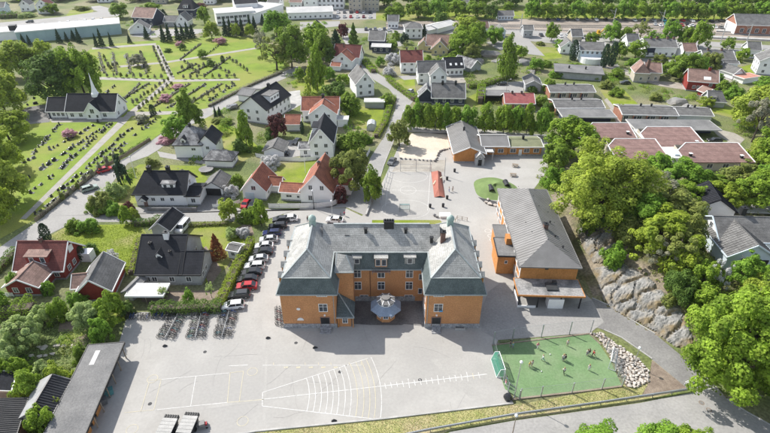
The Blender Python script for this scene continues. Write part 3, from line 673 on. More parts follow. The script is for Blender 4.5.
# repairs and worn strips of the yard surface
yard_p = mat('yard_patch', (.385,.373,.352), (.35,.34,.32), scale=.2, fine=.04, fscale=3)
for ip, pts in enumerate(([(262,432),(266,340),(268,340),(265,432)], [(120,350),(140,338),(150,345),(128,362)], [(430,360),(470,352),(492,366),(502,392),(470,398)], [(498,342),(506,390),(511,402),(494,404),(488,364)], [(240,318),(262,316),(262,330),(244,334)], [(205,405),(262,398),(262,402),(206,409)])): sheet('yard_patch', pts, E*2+.002+ip*.0015, yard_p)
crack = MB()
rc = random.Random(3)
for i in range(22):
    p = G(rc.uniform(130,480), rc.uniform(342,424)); a = rc.choice([.1,1.65,.9])+rc.uniform(-.3,.3)
    for k in range(rc.randint(4,9)):
        q = p+Vector((math.cos(a),math.sin(a),0))*rc.uniform(.5,1.1); crack.beam((p.x,p.y,.031),(q.x,q.y,.031),rc.uniform(.025,.05),.006); p = q; a += rc.uniform(-.22,.22)
tag(crack.build('yard_crack', mat('crack_tar', (.30,.292,.278), fine=.05)), kind='structure')
for x, y in ((296,343),(205,352),(420,380),(150,404),(340,372)): circ((x, y), .3, dark, .16) if False else tag(MB().lathe([(.01,.034),(.32,.034),(.33,.02)], *G(x, y).xy, 14).build('manhole_cover', rubber_m), kind='structure')
# yard markings
def line(a, b, w, m, z=E*3.4): return ribbon('yard_marking', [G(*a), G(*b)], w, z, m)
def circ(c, r, m, w=.1, sq=1.):
    p = G(*c); return ribbon('yard_marking', [(p.x+r*math.cos(a), p.y+r*sq*math.sin(a)) for a in [2*math.pi*k/28 for k in range(28)]], w, E*3.4, m, True)
ZA = lambda x, y: (256+x/6.0156, 361+y/6.0156)
ZB = lambda x, y: (128+x/6.0156, 361+y/6.0156)
ZC = lambda x, y: (384+x/6.0156, 361+y/6.0156)
u0, u1, l0, l1 = G(*ZA(40,190)), G(368,358.4), G(*ZA(38,272)), G(373,419)
c0, c1 = G(262.6,399.5), G(384,386)
def inter(a, b, c, d):
    a, b, c, d = [Vector((q.x, q.y)) for q in (a, b, c, d)]; r = b-a; s = d-c
    return a+r*((c-a).cross(s)/r.cross(s))
V2 = inter(u0, u1, l0, l1)
au = math.atan2(u1.y-V2.y, u1.x-V2.x); al = math.atan2(l1.y-V2.y, l1.x-V2.x)
for i, x in enumerate((320,357,393,430,463,497,535,570,607,645,680,713,748)):
    g = G(*ZA(x, 205-x*.075)); r = math.hypot(g.x-V2.x, g.y-V2.y)
    ribbon('yard_marking', [(V2.x+r*math.cos(al+(au-al)*k/20), V2.y+r*math.sin(al+(au-al)*k/20)) for k in range(21)]  , .11, E*3.4+.003, paint_y if 8 <= i < 12 else paint_w)
for a, b in ((u0, u1), (l0, l1), (u0, l0), (c0, c1)): ribbon('yard_marking', [a, b], .12, E*3.4, paint_w)
ribbon('yard_marking', [c1, G(487,374.3)], .15, E*3.4, paint_w)
for k in range(17):
    x = 8+35.2*k; y = 152-(x/620)*70; big = k in (4, 9, 14)
    line(ZC(x-4, y-(28 if big else 18)), ZC(x+5, y+(28 if big else 18)), .11, paint_y if k in (15,) else paint_w, E*3.4+.003)
for a, b, m in (((125,118),(200,112),paint_y), ((200,112),(615,72),paint_w), ((615,72),(695,62),paint_y), ((695,62),(670,245),paint_y), ((670,245),(598,250),paint_y), ((598,250),(155,296),paint_w), ((155,296),(78,302),paint_y), ((78,302),(125,135),paint_y), ((200,112),(155,296),paint_y), ((408,95),(377,272),paint_w), ((615,70),(598,250),paint_y), ((670,245),(820,232),paint_y), ((-20,312),(78,302),paint_y)):
    line(ZB(*a), ZB(*b), .1, m)
for c in ((148,108), (748,65), (690,363), (25,412)): circ(ZB(*c), .85, paint_y, .09)
line(ZA(40,27), ZA(632,27), .1, paint_w); line(ZB(605,31), ZB(722,25), .12, paint_w)
for x in (180,255,330,405,480): line(ZA(x-12,40), ZA(x+12,38), .3, paint_y)
for x in (105,295,375,450,560,632): line(ZA(x,10), ZA(x+2,27), .1, paint_y)
ZD = lambda x, y: (384+x/6.0156, 144+y/6.0156)
for a, b in (((280,165),(262,400)), ((35,170),(8,375)), ((10,275),(280,285)), ((35,170),(280,165))): line(ZD(*a), ZD(*b), .09, paint_w)
circ(ZD(145,278), 2.2, paint_w, .09); circ(ZD(150,192), 5.4, paint_w, .08, .75); circ(ZD(130,392), 6.2, paint_w, .08, .75)
for x, y in ((488,231),(491,236),(495,233),(493,240),(497,243)): circ((x, y), .75, paint_w, .12)
for k in range(6): line((487+k*2.5, 262+k*11), (489.5+k*2.5, 263+k*11), .5, paint_w, E*5.5) if k > 8 else None
line((243,312),(286,230), .1, paint_w)
line((690,394),(714,388), .2, concrete)
for c in ((701.5,403),(709,410)):
    tag(MB().lathe([(.01,.05),(.3,.05)], *G(*c).xy, 16).build('manhole_cover', mid_asph), kind='structure'); circ(c, .36, soil, .14)

# railway: ballast bed with tracks and platforms
def track(y0, y1, x0=386, x1=900):
    a, b = G(x0, y0), G(x1, y1); d = (b-a).normalized(); r = Vector((-d.y, d.x, 0)); m = MB()
    for s in (-.75, .75): m.beam(a+r*s+Vector((0,0,.2)), b+r*s+Vector((0,0,.2)), .12, .16)
    n = int((b-a).length/1.6); t = MB()
    for i in range(n): q = a+(b-a)*i/n; t.beam(q-r*1.25+Vector((0,0,.09)), q+r*1.25+Vector((0,0,.09)), .26, .12)
    o = tag(m.build('railway_track', steel), kind='structure'); tag(t.build('sleepers', wood, o), kind='stuff')
for y0, y1 in ((24.5,27.5),(25.8,30),(27,38)): track(y0, y1)
def platform(pts, h=.8):
    q = [G(*a) for a in pts]; tag(MB().prism([(a.x, a.y) for a in q], .02, h).build('platform', concrete), kind='structure')
platform([(716,30.5),(900,38),(900,40),(716,32)]); platform([(700,36.5),(900,46),(900,47),(700,38)])
# ================================================================ THE SCHOOL
SX0 = -14.1; Y0 = 70.5
def hip_block(parent, x1, x2, y1, y2, z, prof, m_low, m_up, ridge, name='roof'):
    """bell-cast hip roof: steep lower skirt from z to prof=(inset,zb), then an upper hip with ridge ((x,y,z),(x,y,z))"""
    ins, zb, ov = prof
    a = [(x1-ov,y1-ov,z-.25),(x2+ov,y1-ov,z-.25),(x2+ov,y2+ov,z-.25),(x1-ov,y2+ov,z-.25)]; b = [(x1+ins,y1+ins,zb),(x2-ins,y1+ins,zb),(x2-ins,y2-ins,zb),(x1+ins,y2-ins,zb)]
    q = MB().add(a+b, [(0,1,5,4),(1,2,6,5),(2,3,7,6),(3,0,4,7),(3,2,1,0)]); lo = q.build('roof_skirt', m_low, parent)
    k = MB(); k.beam(Vector(a[0]),Vector(a[1]),.22,.2); k.beam(Vector(a[1]),Vector(a[2]),.22,.2); k.beam(Vector(a[2]),Vector(a[3]),.22,.2); k.beam(Vector(a[3]),Vector(a[0]),.22,.2); k.build('gutter', lead, lo)
    e = .12; c = [(x1+ins-e,y1+ins-e,zb),(x2-ins+e,y1+ins-e,zb),(x2-ins+e,y2-ins+e,zb),(x1+ins-e,y2-ins+e,zb)]; r = list(ridge)
    ax = abs(r[0][0]-r[1][0]) > abs(r[0][1]-r[1][1])
    fs = [(0,1,5,4),(1,2,5),(2,3,4,5),(3,0,4)] if ax else [(0,1,4),(1,2,5,4),(2,3,5),(3,0,4,5)]
    up = MB().add(c+r, fs+[(3,2,1,0)]).build(name, m_up, parent)
    h = MB()
    for i, j in ((0,4),(1,5 if ax else 4),(2,5),(3,4 if ax else 5),(4,5)): h.beam(Vector((c+r)[i])+Vector((0,0,.03)), Vector((c+r)[j])+Vector((0,0,.03)), .3, .16)
    for i in range(4): h.beam(Vector(c[i])+Vector((0,0,.02)), Vector(c[(i+1) % 4])+Vector((0,0,.02)), .25, .14)
    h.build('ridge_capping', lead, up); return up
def build_school():
    t = empty('school_building', (0, Y0, 0), 0, 'large ochre school with grey slate roofs and two projecting wings', 'school')
    L = lambda y: y-Y0
    fullm = Matrix.Identity(4)
    def fw(x, y, z, w, h, st=1): window(t, Matrix.Translation((0, L(y), 0)) @ face(2, 2, 'f'), x, z, w, h, st)
    # main block
    wb = MB(); wb.box(-.8, L(83), 0, 19.5, 10, 8.6); wb.build('wall', ochre, t)
    pb = MB(); pb.box(-.8, L(78)-.04, -.3, 13.6, .08, 1.5); pb.build('plinth', stone_base, t)
    r = MB()
    x1, x2 = -10, 8.6
    a = [(x1,L(78)-.45,8.35),(x2,L(78)-.45,8.35),(x2,L(78.9),11.5),(x1,L(78.9),11.5)]
    r.add(a+[(x,y+.4,z) for x, y, z in a], [(0,1,2,3),(4,5,6,7),(0,1,5,4),(2,3,7,6)]); lo = r.build('roof_skirt', slate_steep, t)
    MB().beam((x1,L(78)-.5,8.32),(x2,L(78)-.5,8.32),.22,.2).build('gutter', lead, lo)
    u = MB().add([(x1-2,L(78.8),11.5),(x2+2,L(78.8),11.5),(x2+2,L(83),15.25),(x1-2,L(83),15.25),(x1-2,L(88),11),(x2+2,L(88),11)], [(0,1,2,3),(3,2,5,4),(0,4,5,1)]); up = u.build('roof', slate, t)
    rc = MB(); rc.beam((x1,L(83),15.3),(x2,L(83),15.3),.35,.2); rc.beam((x1,L(78.8),11.55),(x2,L(78.8),11.55),.25,.14); rc.build('ridge_capping', lead, up)
    # wings
    for (a, b, left) in ((-19.05,-9.1,True),(7.55,17.75,False)):
        c = (a+b)/2
        w = MB(); w.box(c, L(79.4), 0, b-a, 17.8, 8.8); w.build('wall', ochre, t)
        p = MB(); p.box(c, L(70.5)-.05, -.3, b-a+.1, .1, 1.35); p.box(a-.05, L(79.4), -.3, .1, 17.8, 1.35); p.box(b+.05, L(79.4), -.3, .1, 17.8, 1.35); p.build('plinth', stone_base, t)
        hip_block(t, a, b, 70.5, 88.3, 8.8, (.75, 11.55, .5), slate_steep, slate, ((c,74.6,15.3),(c,82.6,15.3))) if False else None
        hb = hip_block(t, a, b, L(70.5), L(88.3), 8.8, (.75, 11.55, .5), slate_steep, slate, ((c,L(74.7),15.35),(c,L(83.6),15.35)))
        # cupola on the far ridge end
        q = MB(); q.box(c, L(83.2), 14.9, 1.25, 1.25, 1.35, taper=.88); q.build('cupola', copper, t)
        d = MB(); d.lathe([(.78,16.22),(.78,16.4),(.66,16.75),(.4,17.05),(.04,17.2)], c, L(83.2), 12); d.build('cupola_dome', copper, t, smooth=True)
        # eaves dormers along the outer side
        s = -1 if left else 1; ex = a if left else b
        for y in (72.6, 75.6, 78.9, 82.4):
            k = MB(); k.box(ex-s*.55, L(y), 9.1, 1.3, 1.0, 1.9); dm = k.build('dormer', ochre2, t)
            g = MB(); xo, xi = ex+s*.25, ex-s*2.6
            for j in (-1, 1): g.add([(xo,L(y)+j*.7,10.9),(xo,L(y),11.75),(xi,L(y),11.75),(xi,L(y)+j*.7,10.9),(xo,L(y)+j*.7,11.0),(xo,L(y),11.87),(xi,L(y),11.87),(xi,L(y)+j*.7,11.0)], [(0,1,2,3),(4,5,6,7),(0,1,5,4),(1,2,6,5),(2,3,7,6),(3,0,4,7)])
            g.build('dormer_roof', slate, dm)
            fm = Matrix.Translation((ex+s*.1, L(y), 0)) @ Matrix.Rotation(-s*math.pi/2, 4, 'Z')
            window(t, fm, 0, 10.1, .55, .9, 3)
        side = Matrix.Translation((ex, L(79.4), 0)) @ Matrix.Rotation(R(90 if left else -90), 4, 'Z')
        for y in (-6.4,-3.4,-.4,2.6,5.6):
            for z in (2.6, 6.3): window(t, side, y, z, 1.3, 1.9, 1)
        inner = Matrix.Translation((b if left else a, L(74.5), 0)) @ Matrix.Rotation(R(-90 if left else 90), 4, 'Z')
        if not left:
            for z in (2.6, 6.3): window(t, inner, 0, z, 1.2, 1.9, 1); window(t, inner, 2.2, z, 1.2, 1.9, 1)
        # front: vent strip, window, entrance door with steps
        wx = (325.2-385)/5.25 if left else (436.5-385)/5.25
        fw(wx-.05, 70.5, 8.05, 1.75, .42, 2); fw(wx, 70.5, 5.05, 1.45, 1.75, 1)
        dx = (326-385)/5.27 if left else (435.5-385)/5.27
        b2 = MB(); b2.box(dx, L(70.5)-.02, .5, 1.6, .14, 2.15); dd = b2.build('entrance_door', dark, t)
        k = MB(); k.box(dx-.86, L(70.5)-.06, .5, .12, .16, 2.25); k.box(dx+.86, L(70.5)-.06, .5, .12, .16, 2.25); k.box(dx, L(70.5)-.06, 2.66, 1.6, .16, .12); k.build('frame', brown_tile, dd)
        st = MB()
        for i in range(3): st.box(dx+(.1 if left else 0), L(70.5)-.05-(1.5-i*.45)/2-.06, 0, 2.1 if left else 1.7, 1.5-i*.45, .17*(i+1))
        st.build('steps', stone_base, t)
        lm = MB().box(dx, L(70.5)-.15, 3.2, .3, .3, .22); lm.build('wall_lamp', white, t)
        # rainwater pipe
        MB().tube([(b-.3 if left else a+.3, L(70.5)-.1, 0), (b-.3 if left else a+.3, L(70.5)-.1, 8.5)], .06, 6).build('downpipe', lead, t)
    # white plaques on the left wing
    o = MB().lathe([(.01,-.04),(.36,-.04),(.36,.04),(.01,.04)], 0, 0, 18).build('oval_plaque', trim, t); o.location = ((301.7-385)/5.22, L(70.5)-.04, 4.75); o.rotation_euler = (R(90),0,0); o.scale = (1,.75,1)
    pts = [(.62*math.cos(a), .62*math.sin(a)) for a in [math.pi*k/12 for k in range(13)]]
    o = MB().prism(pts, -.05, .05).build('half_round_plaque', trim, t); o.location = ((302.1-385)/5.25, L(70.5)-.06, 1.95); o.rotation_euler = (R(90),0,0)
    sb = MB().box((441-385)/5.25-.32, L(70.5)-.16, 4.15, .6, .03, .35); sb.build('blue_sign', mat('blue_sign_paint', (.10,.32,.6), fine=0), t)
    lw = MB(); lx = (459.5-385)/5.28
    for cx, cy, sx, sy in ((lx,L(69.85),1.9,.12),(lx-.9,L(70.15),.12,.5),(lx+.9,L(70.15),.12,.5)): lw.box(cx, cy, 0, sx, sy, .45)
    lw.build('light_well', concrete, t)
    # stair tower beside the left wing with lean-to porch
    tw = MB(); tw.box(-7.55, L(76.4), 0, 3.1, 3.7, 10.3); tw.build('tower', ochre, t)
    rr = MB(); x1, x2, y1, y2, z = -9.3, -5.8, L(74.3), L(78.9), 10.25
    rr.add([(x1,y1,z),(x2,y1,z),(x2,y2,z+.2),(x1,y2,z+.2),(-7.3,L(76.6),12.6),(-9.3,L(77.2),12.6)], [(0,1,4,5),(1,2,4),(2,3,5,4),(3,0,5),(3,2,1,0)]); tr_ = rr.build('tower_roof', slate, t)
    k = MB(); k.beam((x1,y1,z),(-9.3+.3,L(77.2),12.62),.2,.12); k.beam((x2,y1,z),(-7.3,L(76.6),12.62),.22,.14); k.beam((x1,y1,z),(x2,y1,z),.2,.2); k.build('capping', lead, tr_)
    pw = MB(); pw.box(-7.7, L(72.6), 0, 2.6, 3.6, 2.6); pw.build('porch', ochre, t)
    pr = MB(); x1, x2, y1, y2 = -9.1, -5.75, L(70.45), L(74.5)
    pr.add([(x1,y1,2.55),(x2,y1,2.55),(x2,y2,2.9),(x1,y2,4.9),(-8.9,y2-.1,5.2)], [(0,1,4),(1,2,4),(2,3,4),(3,0,4),(3,2,1,0)]); prr = pr.build('porch_roof', slate_steep, t)
    MB().beam((x2,y1,2.6),(-8.9,y2-.1,5.22),.2,.12).beam((x1,y1,2.55),(x2,y1,2.55),.16,.2).build('capping', lead, prr)
    fw(-7.5, 70.78, 1.6, .8, 1.2, 1)
    k = MB(); k.box(-8.75,L(70.6),0,.16,.16,2.5); k.box(-6.0,L(70.6),0,.16,.16,2.5); k.build('porch_post', ochre2, t)
    # recessed front: three windows on two floors and the basement
    for x in (-5.35,-.75,4.75):
        fw(x, 78, 7.0, 1.25, 1.8, 1); fw(x, 78, 4.0, 1.25, 1.8, 1)
    for x in (4.75,-4.2): fw(x, 78, 1.05, 1.5, .9, 0)
    for z in (6.2, 2.6): fw(7.0, 78, z, .7, 1.3, 0)
    MB().tube([(-2.9,L(78)-.08,.8),(-2.9,L(78)-.08,8.3)], .06, 6).build('downpipe', mat('brown_pipe', (.16,.08,.05), fine=0), t)
    # dormers of the main roof
    dormer(t, -5.35, L(78.05), 9.1, 1.5, 1.7, 2.2, slate_steep, slate, 'shed')
    dormer(t, 4.75, L(78.0), 9.1, 2.0, 1.9, 2.4, slate, slate, 'shed')
    dormer(t, -.75, L(77.75), 8.7, 2.3, 2.3, 3., ochre, slate, 'shed', n=2)
    bl = MB(); bl.box(-.75, L(77.35), 8.1, 3.6, .9, .16)
    for x in (-2.4,.9): bl.box(x, L(77.5), 7.4, .16, .6, .7)
    bo = bl.build('balcony', brown_tile, t)
    rl = MB(); rl.beam((-2.5,L(76.95),9.0),(1.0,L(76.95),9.0),.07)
    for i in range(15): rl.beam((-2.5+.25*i,L(76.95),8.2),(-2.5+.25*i,L(76.95),9.0),.035)
    rl.build('railing', dark, bo)
    # chimneys, roof lights, vents
    b = MB(); b.box(.75, L(82.7), 13.9, 1.9, .95, 2.2); c = b.build('chimney', dark, t); k = MB(); k.box(.75, L(82.7), 16.1, 2.1, 1.1, .14)
    for i in range(4): k.lathe([(.16,16.24),(.16,16.6),(.01,16.62)], .05+.47*i, L(82.7), 8)
    k.build('chimney_pots', dark, c)
    chimney(t, 10.9, L(79.2), 12.2, 16.0, .85)
    for x, z, y in ((8.9,13.2,80.4),(-3.7,14.3,81.8),(4.0,14.2,81.8)):
        q = MB(); q.box(x, L(y), z-.6, .55, .5, 1.3); v = q.build('roof_vent', dark, t); MB().box(x, L(y), z+.7, .75, .7, .1).build('vent_cap', dark, v)
    for x in (-8.9,): MB().box(x+1.6, L(81.3), 13.7, .9, .1, .1).build('snow_guard', dark, t)
    for i in range(3): MB().tube([(3.3+i*1.8,L(79.5),12.0),(3.3+i*1.8,L(79.3),13.2+.3*i)], .03, 5).build('antenna', steel, t)
    # octagonal entrance pavilion
    cx, cy = .15, L(73.6); oc = lambda r: [(cx+r*math.cos(R(22.5+45*k)), cy+r*math.sin(R(22.5+45*k))) for k in range(8)]
    MB().prism(oc(1.9), 0, 2.75).build('pavilion', ochre, t)
    o8, i8 = oc(3.1), oc(1.7); v = [(x,y,2.7) for x, y in o8]+[(x,y,3.75) for x, y in i8]+[(x,y,2.55) for x, y in o8]
    po = MB().add(v, [(k,(k+1)%8,8+(k+1)%8,8+k) for k in range(8)]+[(16+k,16+(k+1)%8,(k+1)%8,k) for k in range(8)]+[tuple(range(23,15,-1)),tuple(range(8,16))]).build('pavilion_roof', mat('blue_grey_roof', (.27,.33,.42), (.22,.27,.35), scale=.6), t)
    MB().prism(oc(1.6), 3.6, 4.35).build('lantern', trim, po)
    k = MB()
    o8, i8 = oc(1.85), oc(1.0); v = [(x,y,4.35) for x, y in o8]+[(x,y,4.7) for x, y in i8]
    k.add(v, [(j,(j+1)%8,8+(j+1)%8,8+j) for j in range(8)]+[tuple(range(8,16)),tuple(range(7,-1,-1))]); k.build('lantern_roof', metal_roof, po)
    k = MB()
    for j in range(8): k.beam((*o8[j],4.37),(*i8[j],4.73),.12,.08)
    k.build('lantern_rib', white, po); MB().prism(oc(.85), 4.68, 4.95).build('lantern_cap', metal_roof, po)
    for j in (4, 5, 6):
        a = R(45*j+45-0); fm = Matrix.Translation((cx+1.48*math.cos(a), cy+1.48*math.sin(a), 0)) @ Matrix.Rotation(a-math.pi/2, 4, 'Z')
        window(t, fm, 0, 4.05, .8, .4, 3)
        fm = Matrix.Translation((cx+1.76*math.cos(a), cy+1.76*math.sin(a), 0)) @ Matrix.Rotation(a-math.pi/2, 4, 'Z')
        window(t, fm, 0, 1.6, .8, 1.2, 0)
build_school()

# ================================================================ GYM
def build_gym():
    t = empty('gymnasium', (32.9, 80.7, 0), R(-2.4), 'orange sports hall with long grey hipped roof beside the rock slope', 'sports hall')
    wing(t, 11.2, 30.5, 6.8, 2.85, 'y', ochre2, metal_roof, hips=(5.2,5.2), ov=.5, trimm=metal_roof, base=True)
    fm = face(11.2, 30.5, 'l')
    for i in range(9):
        window(t, fm, -13.6+3.35*i, 5.2, 2.5, 1.7, 2); window(t, fm, -13.6+3.35*i, 1.9, 2.3, 1.5, 2) if i not in (2, 3) else None
    b = MB()
    for i in range(10): b.box(-5.66, .4+3.3*i, 0, .1, .5, 6.6)
    b.build('white_pilaster', trim, t)
    q = MB().box(-.6, -.06, 5.9, .7, .1, .35); q.build('vent_grille', dark, t)
    # standing seams of the metal roof
    sm = MB()
    for i in range(40):
        y = -.2+.78*i; k = min(1, max(.02, (y+.5)/5.2), max(.02, (31-y)/5.2))
        for s in (-1, 1): sm.beam((s*6.05,y,6.86),(s*6.05*(1-k),y,6.86+3.1*k),.05,.05)
    tag(sm.build('roof_seam', metal_roof, t), kind='stuff')
    # front canopy over the yard entrance
    p = flat_roof(t, 12.6, 4.9, 3.15, felt_pale, x0=-.35, y0=-5.0, th=.28, ov=.15, rim=ochre2, name='canopy_roof')
    k = MB()
    for x in (-6.3,-2.6,1.8,5.6):
        k.box(x, -4.7, 0, .22, .22, 3.15)
    k.build('canopy_post', dark, t)
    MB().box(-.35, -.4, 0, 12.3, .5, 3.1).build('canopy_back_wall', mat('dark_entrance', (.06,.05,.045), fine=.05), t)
    MB().box(.9, -4.0, 0, 3.0, 1.9, 2.35).build('white_store', white, t)
    k = MB(); k.box(-4.7, -4.85, 0, 3.6, .16, .55); k.box(-6.4, -2.6, 0, .16, 4.3, 1.1); k.build('low_wall', white, t)
    k = MB(); k.box(.2, -2.6, 3.43, 2.2, 2.2, .35); k.box(1.0, -1.4, 3.43, .8, .8, .6); k.build('roof_unit', mat('skylight_dark', (.06,.065,.07), rough=.2, fine=0), t)
    # annex boxes on the yard side
    a = MB(); a.box(-7.45, 8.9, 0, 3.6, 6.6, 4.6); a.build('annex_wall', ochre2, t); flat_roof(t, 3.6, 6.6, 4.6, felt, x0=-7.45, y0=5.6, th=.25, ov=.1, rim=dark, name='annex_roof')
    a = MB(); a.box(-7.1, 15.5, 0, 3.0, 5.6, 4.0); a.build('annex_wall', ochre2, t); flat_roof(t, 3.0, 5.6, 4.0, felt, x0=-7.1, y0=12.75, th=.25, ov=.1, rim=metal_roof, name='annex_roof')
    MB().box(-6.4, 10.6, 4.85, 1.3, 2., 1.6).build('roof_box', ochre2, t)
    window(t, Matrix.Translation((-7.45, 5.6, 0)) @ face(2, 2, 'f'), 0, 3.2, .5, .7, 3)
    # chimney and vents on the roof
    chimney(t, .55, 9.3, 8.9, 10.7, .9)
    for x, y in ((2.3,7.4),(2.5,12.9),(3.2,4.2)):
        z = 6.8+2.85*(1-x/5.6); q = MB(); q.lathe([(.14,z-.2),(.14,z+.6),(.24,z+.62),(.24,z+.75),(.01,z+.8)], x, y, 8); q.build('roof_vent', dark, t)
    for i in range(16):
        x = -4.2+(i*37 % 17)/2.; y = 6+(i*53 % 23); x = x if abs(x) > .6 else 2.
        z = 6.8+2.85*(1-abs(x)/5.6)+.3; MB().box(x, y, z, .16, .16, .1).build('roof_fixing', dark, t) if i % 2 else None
build_gym()

# ================================================================ KINDERGARTEN
def build_kindergarten():
    a, b = G(453.8,162), G(484,163.8); c = (a+b)/2; c.y = (a.y+b.y)/2+.2
    t = empty('kindergarten', c, 0, 'low orange timber kindergarten with grey gabled roof beside the sand pit', 'kindergarten')
    w = (b-a).length
    wing(t, w, 20, 3.1, 2.0, 'y', ochre2, metal_roof, ov=.5, win={'l': 5}, trimm=trim)
    # entrance lean-to with white roof
    e = MB(); e.box(w/2-1.6, -1.0, 0, 2.6, 2.2, 2.2); e.build('entrance', grey_wood, t)
    dormer(t, w/2-1.6, -1.9, 2.2, 2.4, .5, 2.0, grey_wood, felt_light, 'gable')
    door(t, Matrix.Translation((w/2-1.6, -2.12, 0)) @ face(2, 2, 'f'), 0, 1.1, 2., dark)
    # east wing
    x0 = w/2+.2; L = 18.2; y1 = 4.6
    wing(t, L*.43, 8.5, 3.3, 1.5, 'x', ochre2, metal_roof, x0=x0+L*.21, y0=y1, ov=.45, hips=(0,0), wsize=(1.6,1.2), win={'f': [(-1,1.8),(1.8,1.8)]})
    wing(t, L*.57, 7.5, 2.9, .8, 'x', ochre2, green_felt, x0=x0+L*.43+L*.29, y0=y1+.3, ov=.4, wsize=(1.6,1.2), win={'f': [(-3.6,1.7),(.6,1.7),(3.6,1.7)]}, doors=[('f',-1.3,trim)])
    sm = MB()
    for i in range(12):
        x = x0+.4+i*.62; sm.beam((x,y1-.3,3.42),(x,y1+4.2,5.06),.06,.06)
    for i in range(28):
        y = -.3+i*.72
        for s in (-1, 1): sm.beam((s*(w/2+.4),y,3.2),(s*.1,y,5.36),.06,.05)
    tag(sm.build('roof_seam', metal_roof, t), kind='stuff')
    k = MB(); k.box(x0+1.3, y1-1.4, 2.6, 3.2, 3.0, .15); k.build('porch_roof', felt_light, t); k = MB()
    for s in (-1, 1): k.box(x0+1.3+s*1.4, y1-2.7, 0, .14, .14, 2.6)
    k.build('porch_post', trim, t)
    chimney(t, -.3, 12.5, 4.8, 6.1, .5, dark); chimney(t, x0+L*.72, y1+4, 3.6, 4.8, .6, dark)
build_kindergarten()
# ================================================================ HOUSES
def fr(A, B, rot=None):
    a, b = P(*A), P(*B); d = b-a; d.z = 0
    r = math.degrees(math.atan2(d.y, d.x)) if rot is None else rot
    c = (a+b)/2; c.z = min(a.z, b.z); return c, max(d.length if rot is None else abs(B[0]-A[0])/S((A[1]+B[1])/2), 1), r
def simple(A, B, d, eave, rise, axis, wm, rm, label, rot=0, hips=(0,0), win=None, cat='house', name='house', ov=.45, chim=None, trimm=None, doors=None, wsize=(.95,1.15), group=None, wstyle=0, base=True):
    c, w, r = fr(A, B, rot); t = house(c, label, cat, name, r, group)
    wing(t, w, d, eave, rise, axis, wm, rm, hips=hips, ov=ov, win=win, trimm=trimm, doors=doors, wsize=wsize, wstyle=wstyle, base=base)
    for q in (chim or []): chimney(t, q[0], q[1], eave+rise*.35, eave+rise+q[2], q[3] if len(q) > 3 else .7)
    return t, w
# red house, near left
c, w, r = fr((20,280),(66.5,279), 0); t = house(c, 'red boarded house with brown tiled roof, white trim and a front gable', name='red_house')
wing(t, w, 8.4, 2.7, 4.1, 'x', red_wood, maroon_tile, win={'f': [(3.4,1.5),], 'r': [(0,1.6),(-2,1.6)]}, wstyle=1)
wing(t, 6.6, 5.2, 2.5, 1.9, 'y', red_wood, brown_tile, x0=-.6, y0=-5.2, win={'f': [(-1.5,1.5),(1.2,1.5)], 'r': [(0,1.5)]}, wstyle=1)
dormer(t, -.2, .9, 3.4, 4.6, 2.0, 2.6, red_wood, brown_tile, 'shed', n=2)
b = MB().box(w/2+.05, 4.6, 4.2, .12, 1.6, 1.5); b.build('gable_window', trim, t)
chimney(t, -.3, 4.2, 6.2, 7.8, .6); MB().box(w/2+1.2, 7.2, 0, 2.4, 2.2, 2.2).build('porch', white, t)
# red outbuilding
t, w = simple((82,300),(113,302), 8.6, 2.6, 2.9, 'y', red_wood, grey_tile, 'small red boarded outbuilding with dark weathered roof', 8, cat='outbuilding', name='red_outbuilding')
wing(t, 2.2, 4.2, 2.2, 1.6, 'x', red_wood, brown_tile, x0=-3.6, y0=2.2, base=False, hips=(0,0))
# modern grey house
c, w, r = fr((141,285),(202,285), 0); t = house(c, 'modern pale grey house with a large black roof and white roof window', name='grey_house')
wing(t, 8.9, 13.4, 3.1, 4.9, 'x', grey_wood, black_tile, x0=-w/2+4.45, win={'f': [(-2.6,1.6),(-1.2,1.6),(2.4,1.6)], 'r': [(3,2)]}, trimm=dark)
wing(t, w-8.9, 7.6, 3.1, 2.7, 'x', grey_wood, black_tile, x0=w/2-(w-8.9)/2, win={'f': [(-.5,1.6)], 'r': [(0,1.6),(-2,1.6)]}, trimm=dark)
dormer(t, -w/2+4.1, 2.6, 4.6, 1.3, 1.2, 1.8, white, black_tile, 'gable')
chimney(t, -w/2+5.0, 6.2, 7.4, 9.2, 1.0, white); chimney(t, -w/2+1.7, 5.0, 6.2, 7.3, .5, dark); chimney(t, -w/2+6.1, 3.6, 5.0, 6.1, .4, dark)
simple((153,236),(172,238), 6.5, 2.2, 1.8, 'y', grey_wood, black_tile, 'dark roofed grey garage behind the modern grey house', -8, cat='garage', name='garage', trimm=grey_wood)
# white house with two chimneys
c, w, r = fr((138,206),(188,207), 0); t = house(c, 'white house with black half-hipped roof, two chimneys and a sunlit dormer', name='white_house')
wing(t, w, 8.8, 4.0, 4.0, 'x', white, black_tile, hips=(2.4,0), win={'f': [(-2.0,2.2,.9,.9),(.4,2.2,.9,.9),(2.9,2.2,.9,.9)], 'r': [(1,2.2),(0,5)]}, trimm=dark)
dormer(t, 2.3, 1.0, 4.7, 3.4, 1.5, 3.0, white, pale_tile, 'shed', n=2)
chimney(t, -3.2, 4.4, 7.3, 9.4, .9, dark); chimney(t, 1.7, 4.4, 7.3, 9.4, .9, dark)
door(t, face(w, 8.8, 'f'), -4.2, 1., 2.1, brown_tile); dormer(t, -4.2, -1.3, 2.2, 1.8, .35, 1.3, white, black_tile, 'gable')
wing(t, 3.2, 6.2, 3.0, .9, 'x', white, black_tile, x0=w/2+1.6, y0=.4, win={'f': [(0,1.6)]}, trimm=dark)
simple((205,194.5),(224,196), 6.2, 2.4, 1.7, 'y', white, grey_tile, 'pale double garage with grey roof beside the white house', -4, cat='garage', name='garage', trimm=grey_tile)[0]
c = G(214.5,195.5); tt = [o for o in COL.objects if o.name.startswith('garage') and o.parent is None][-1]
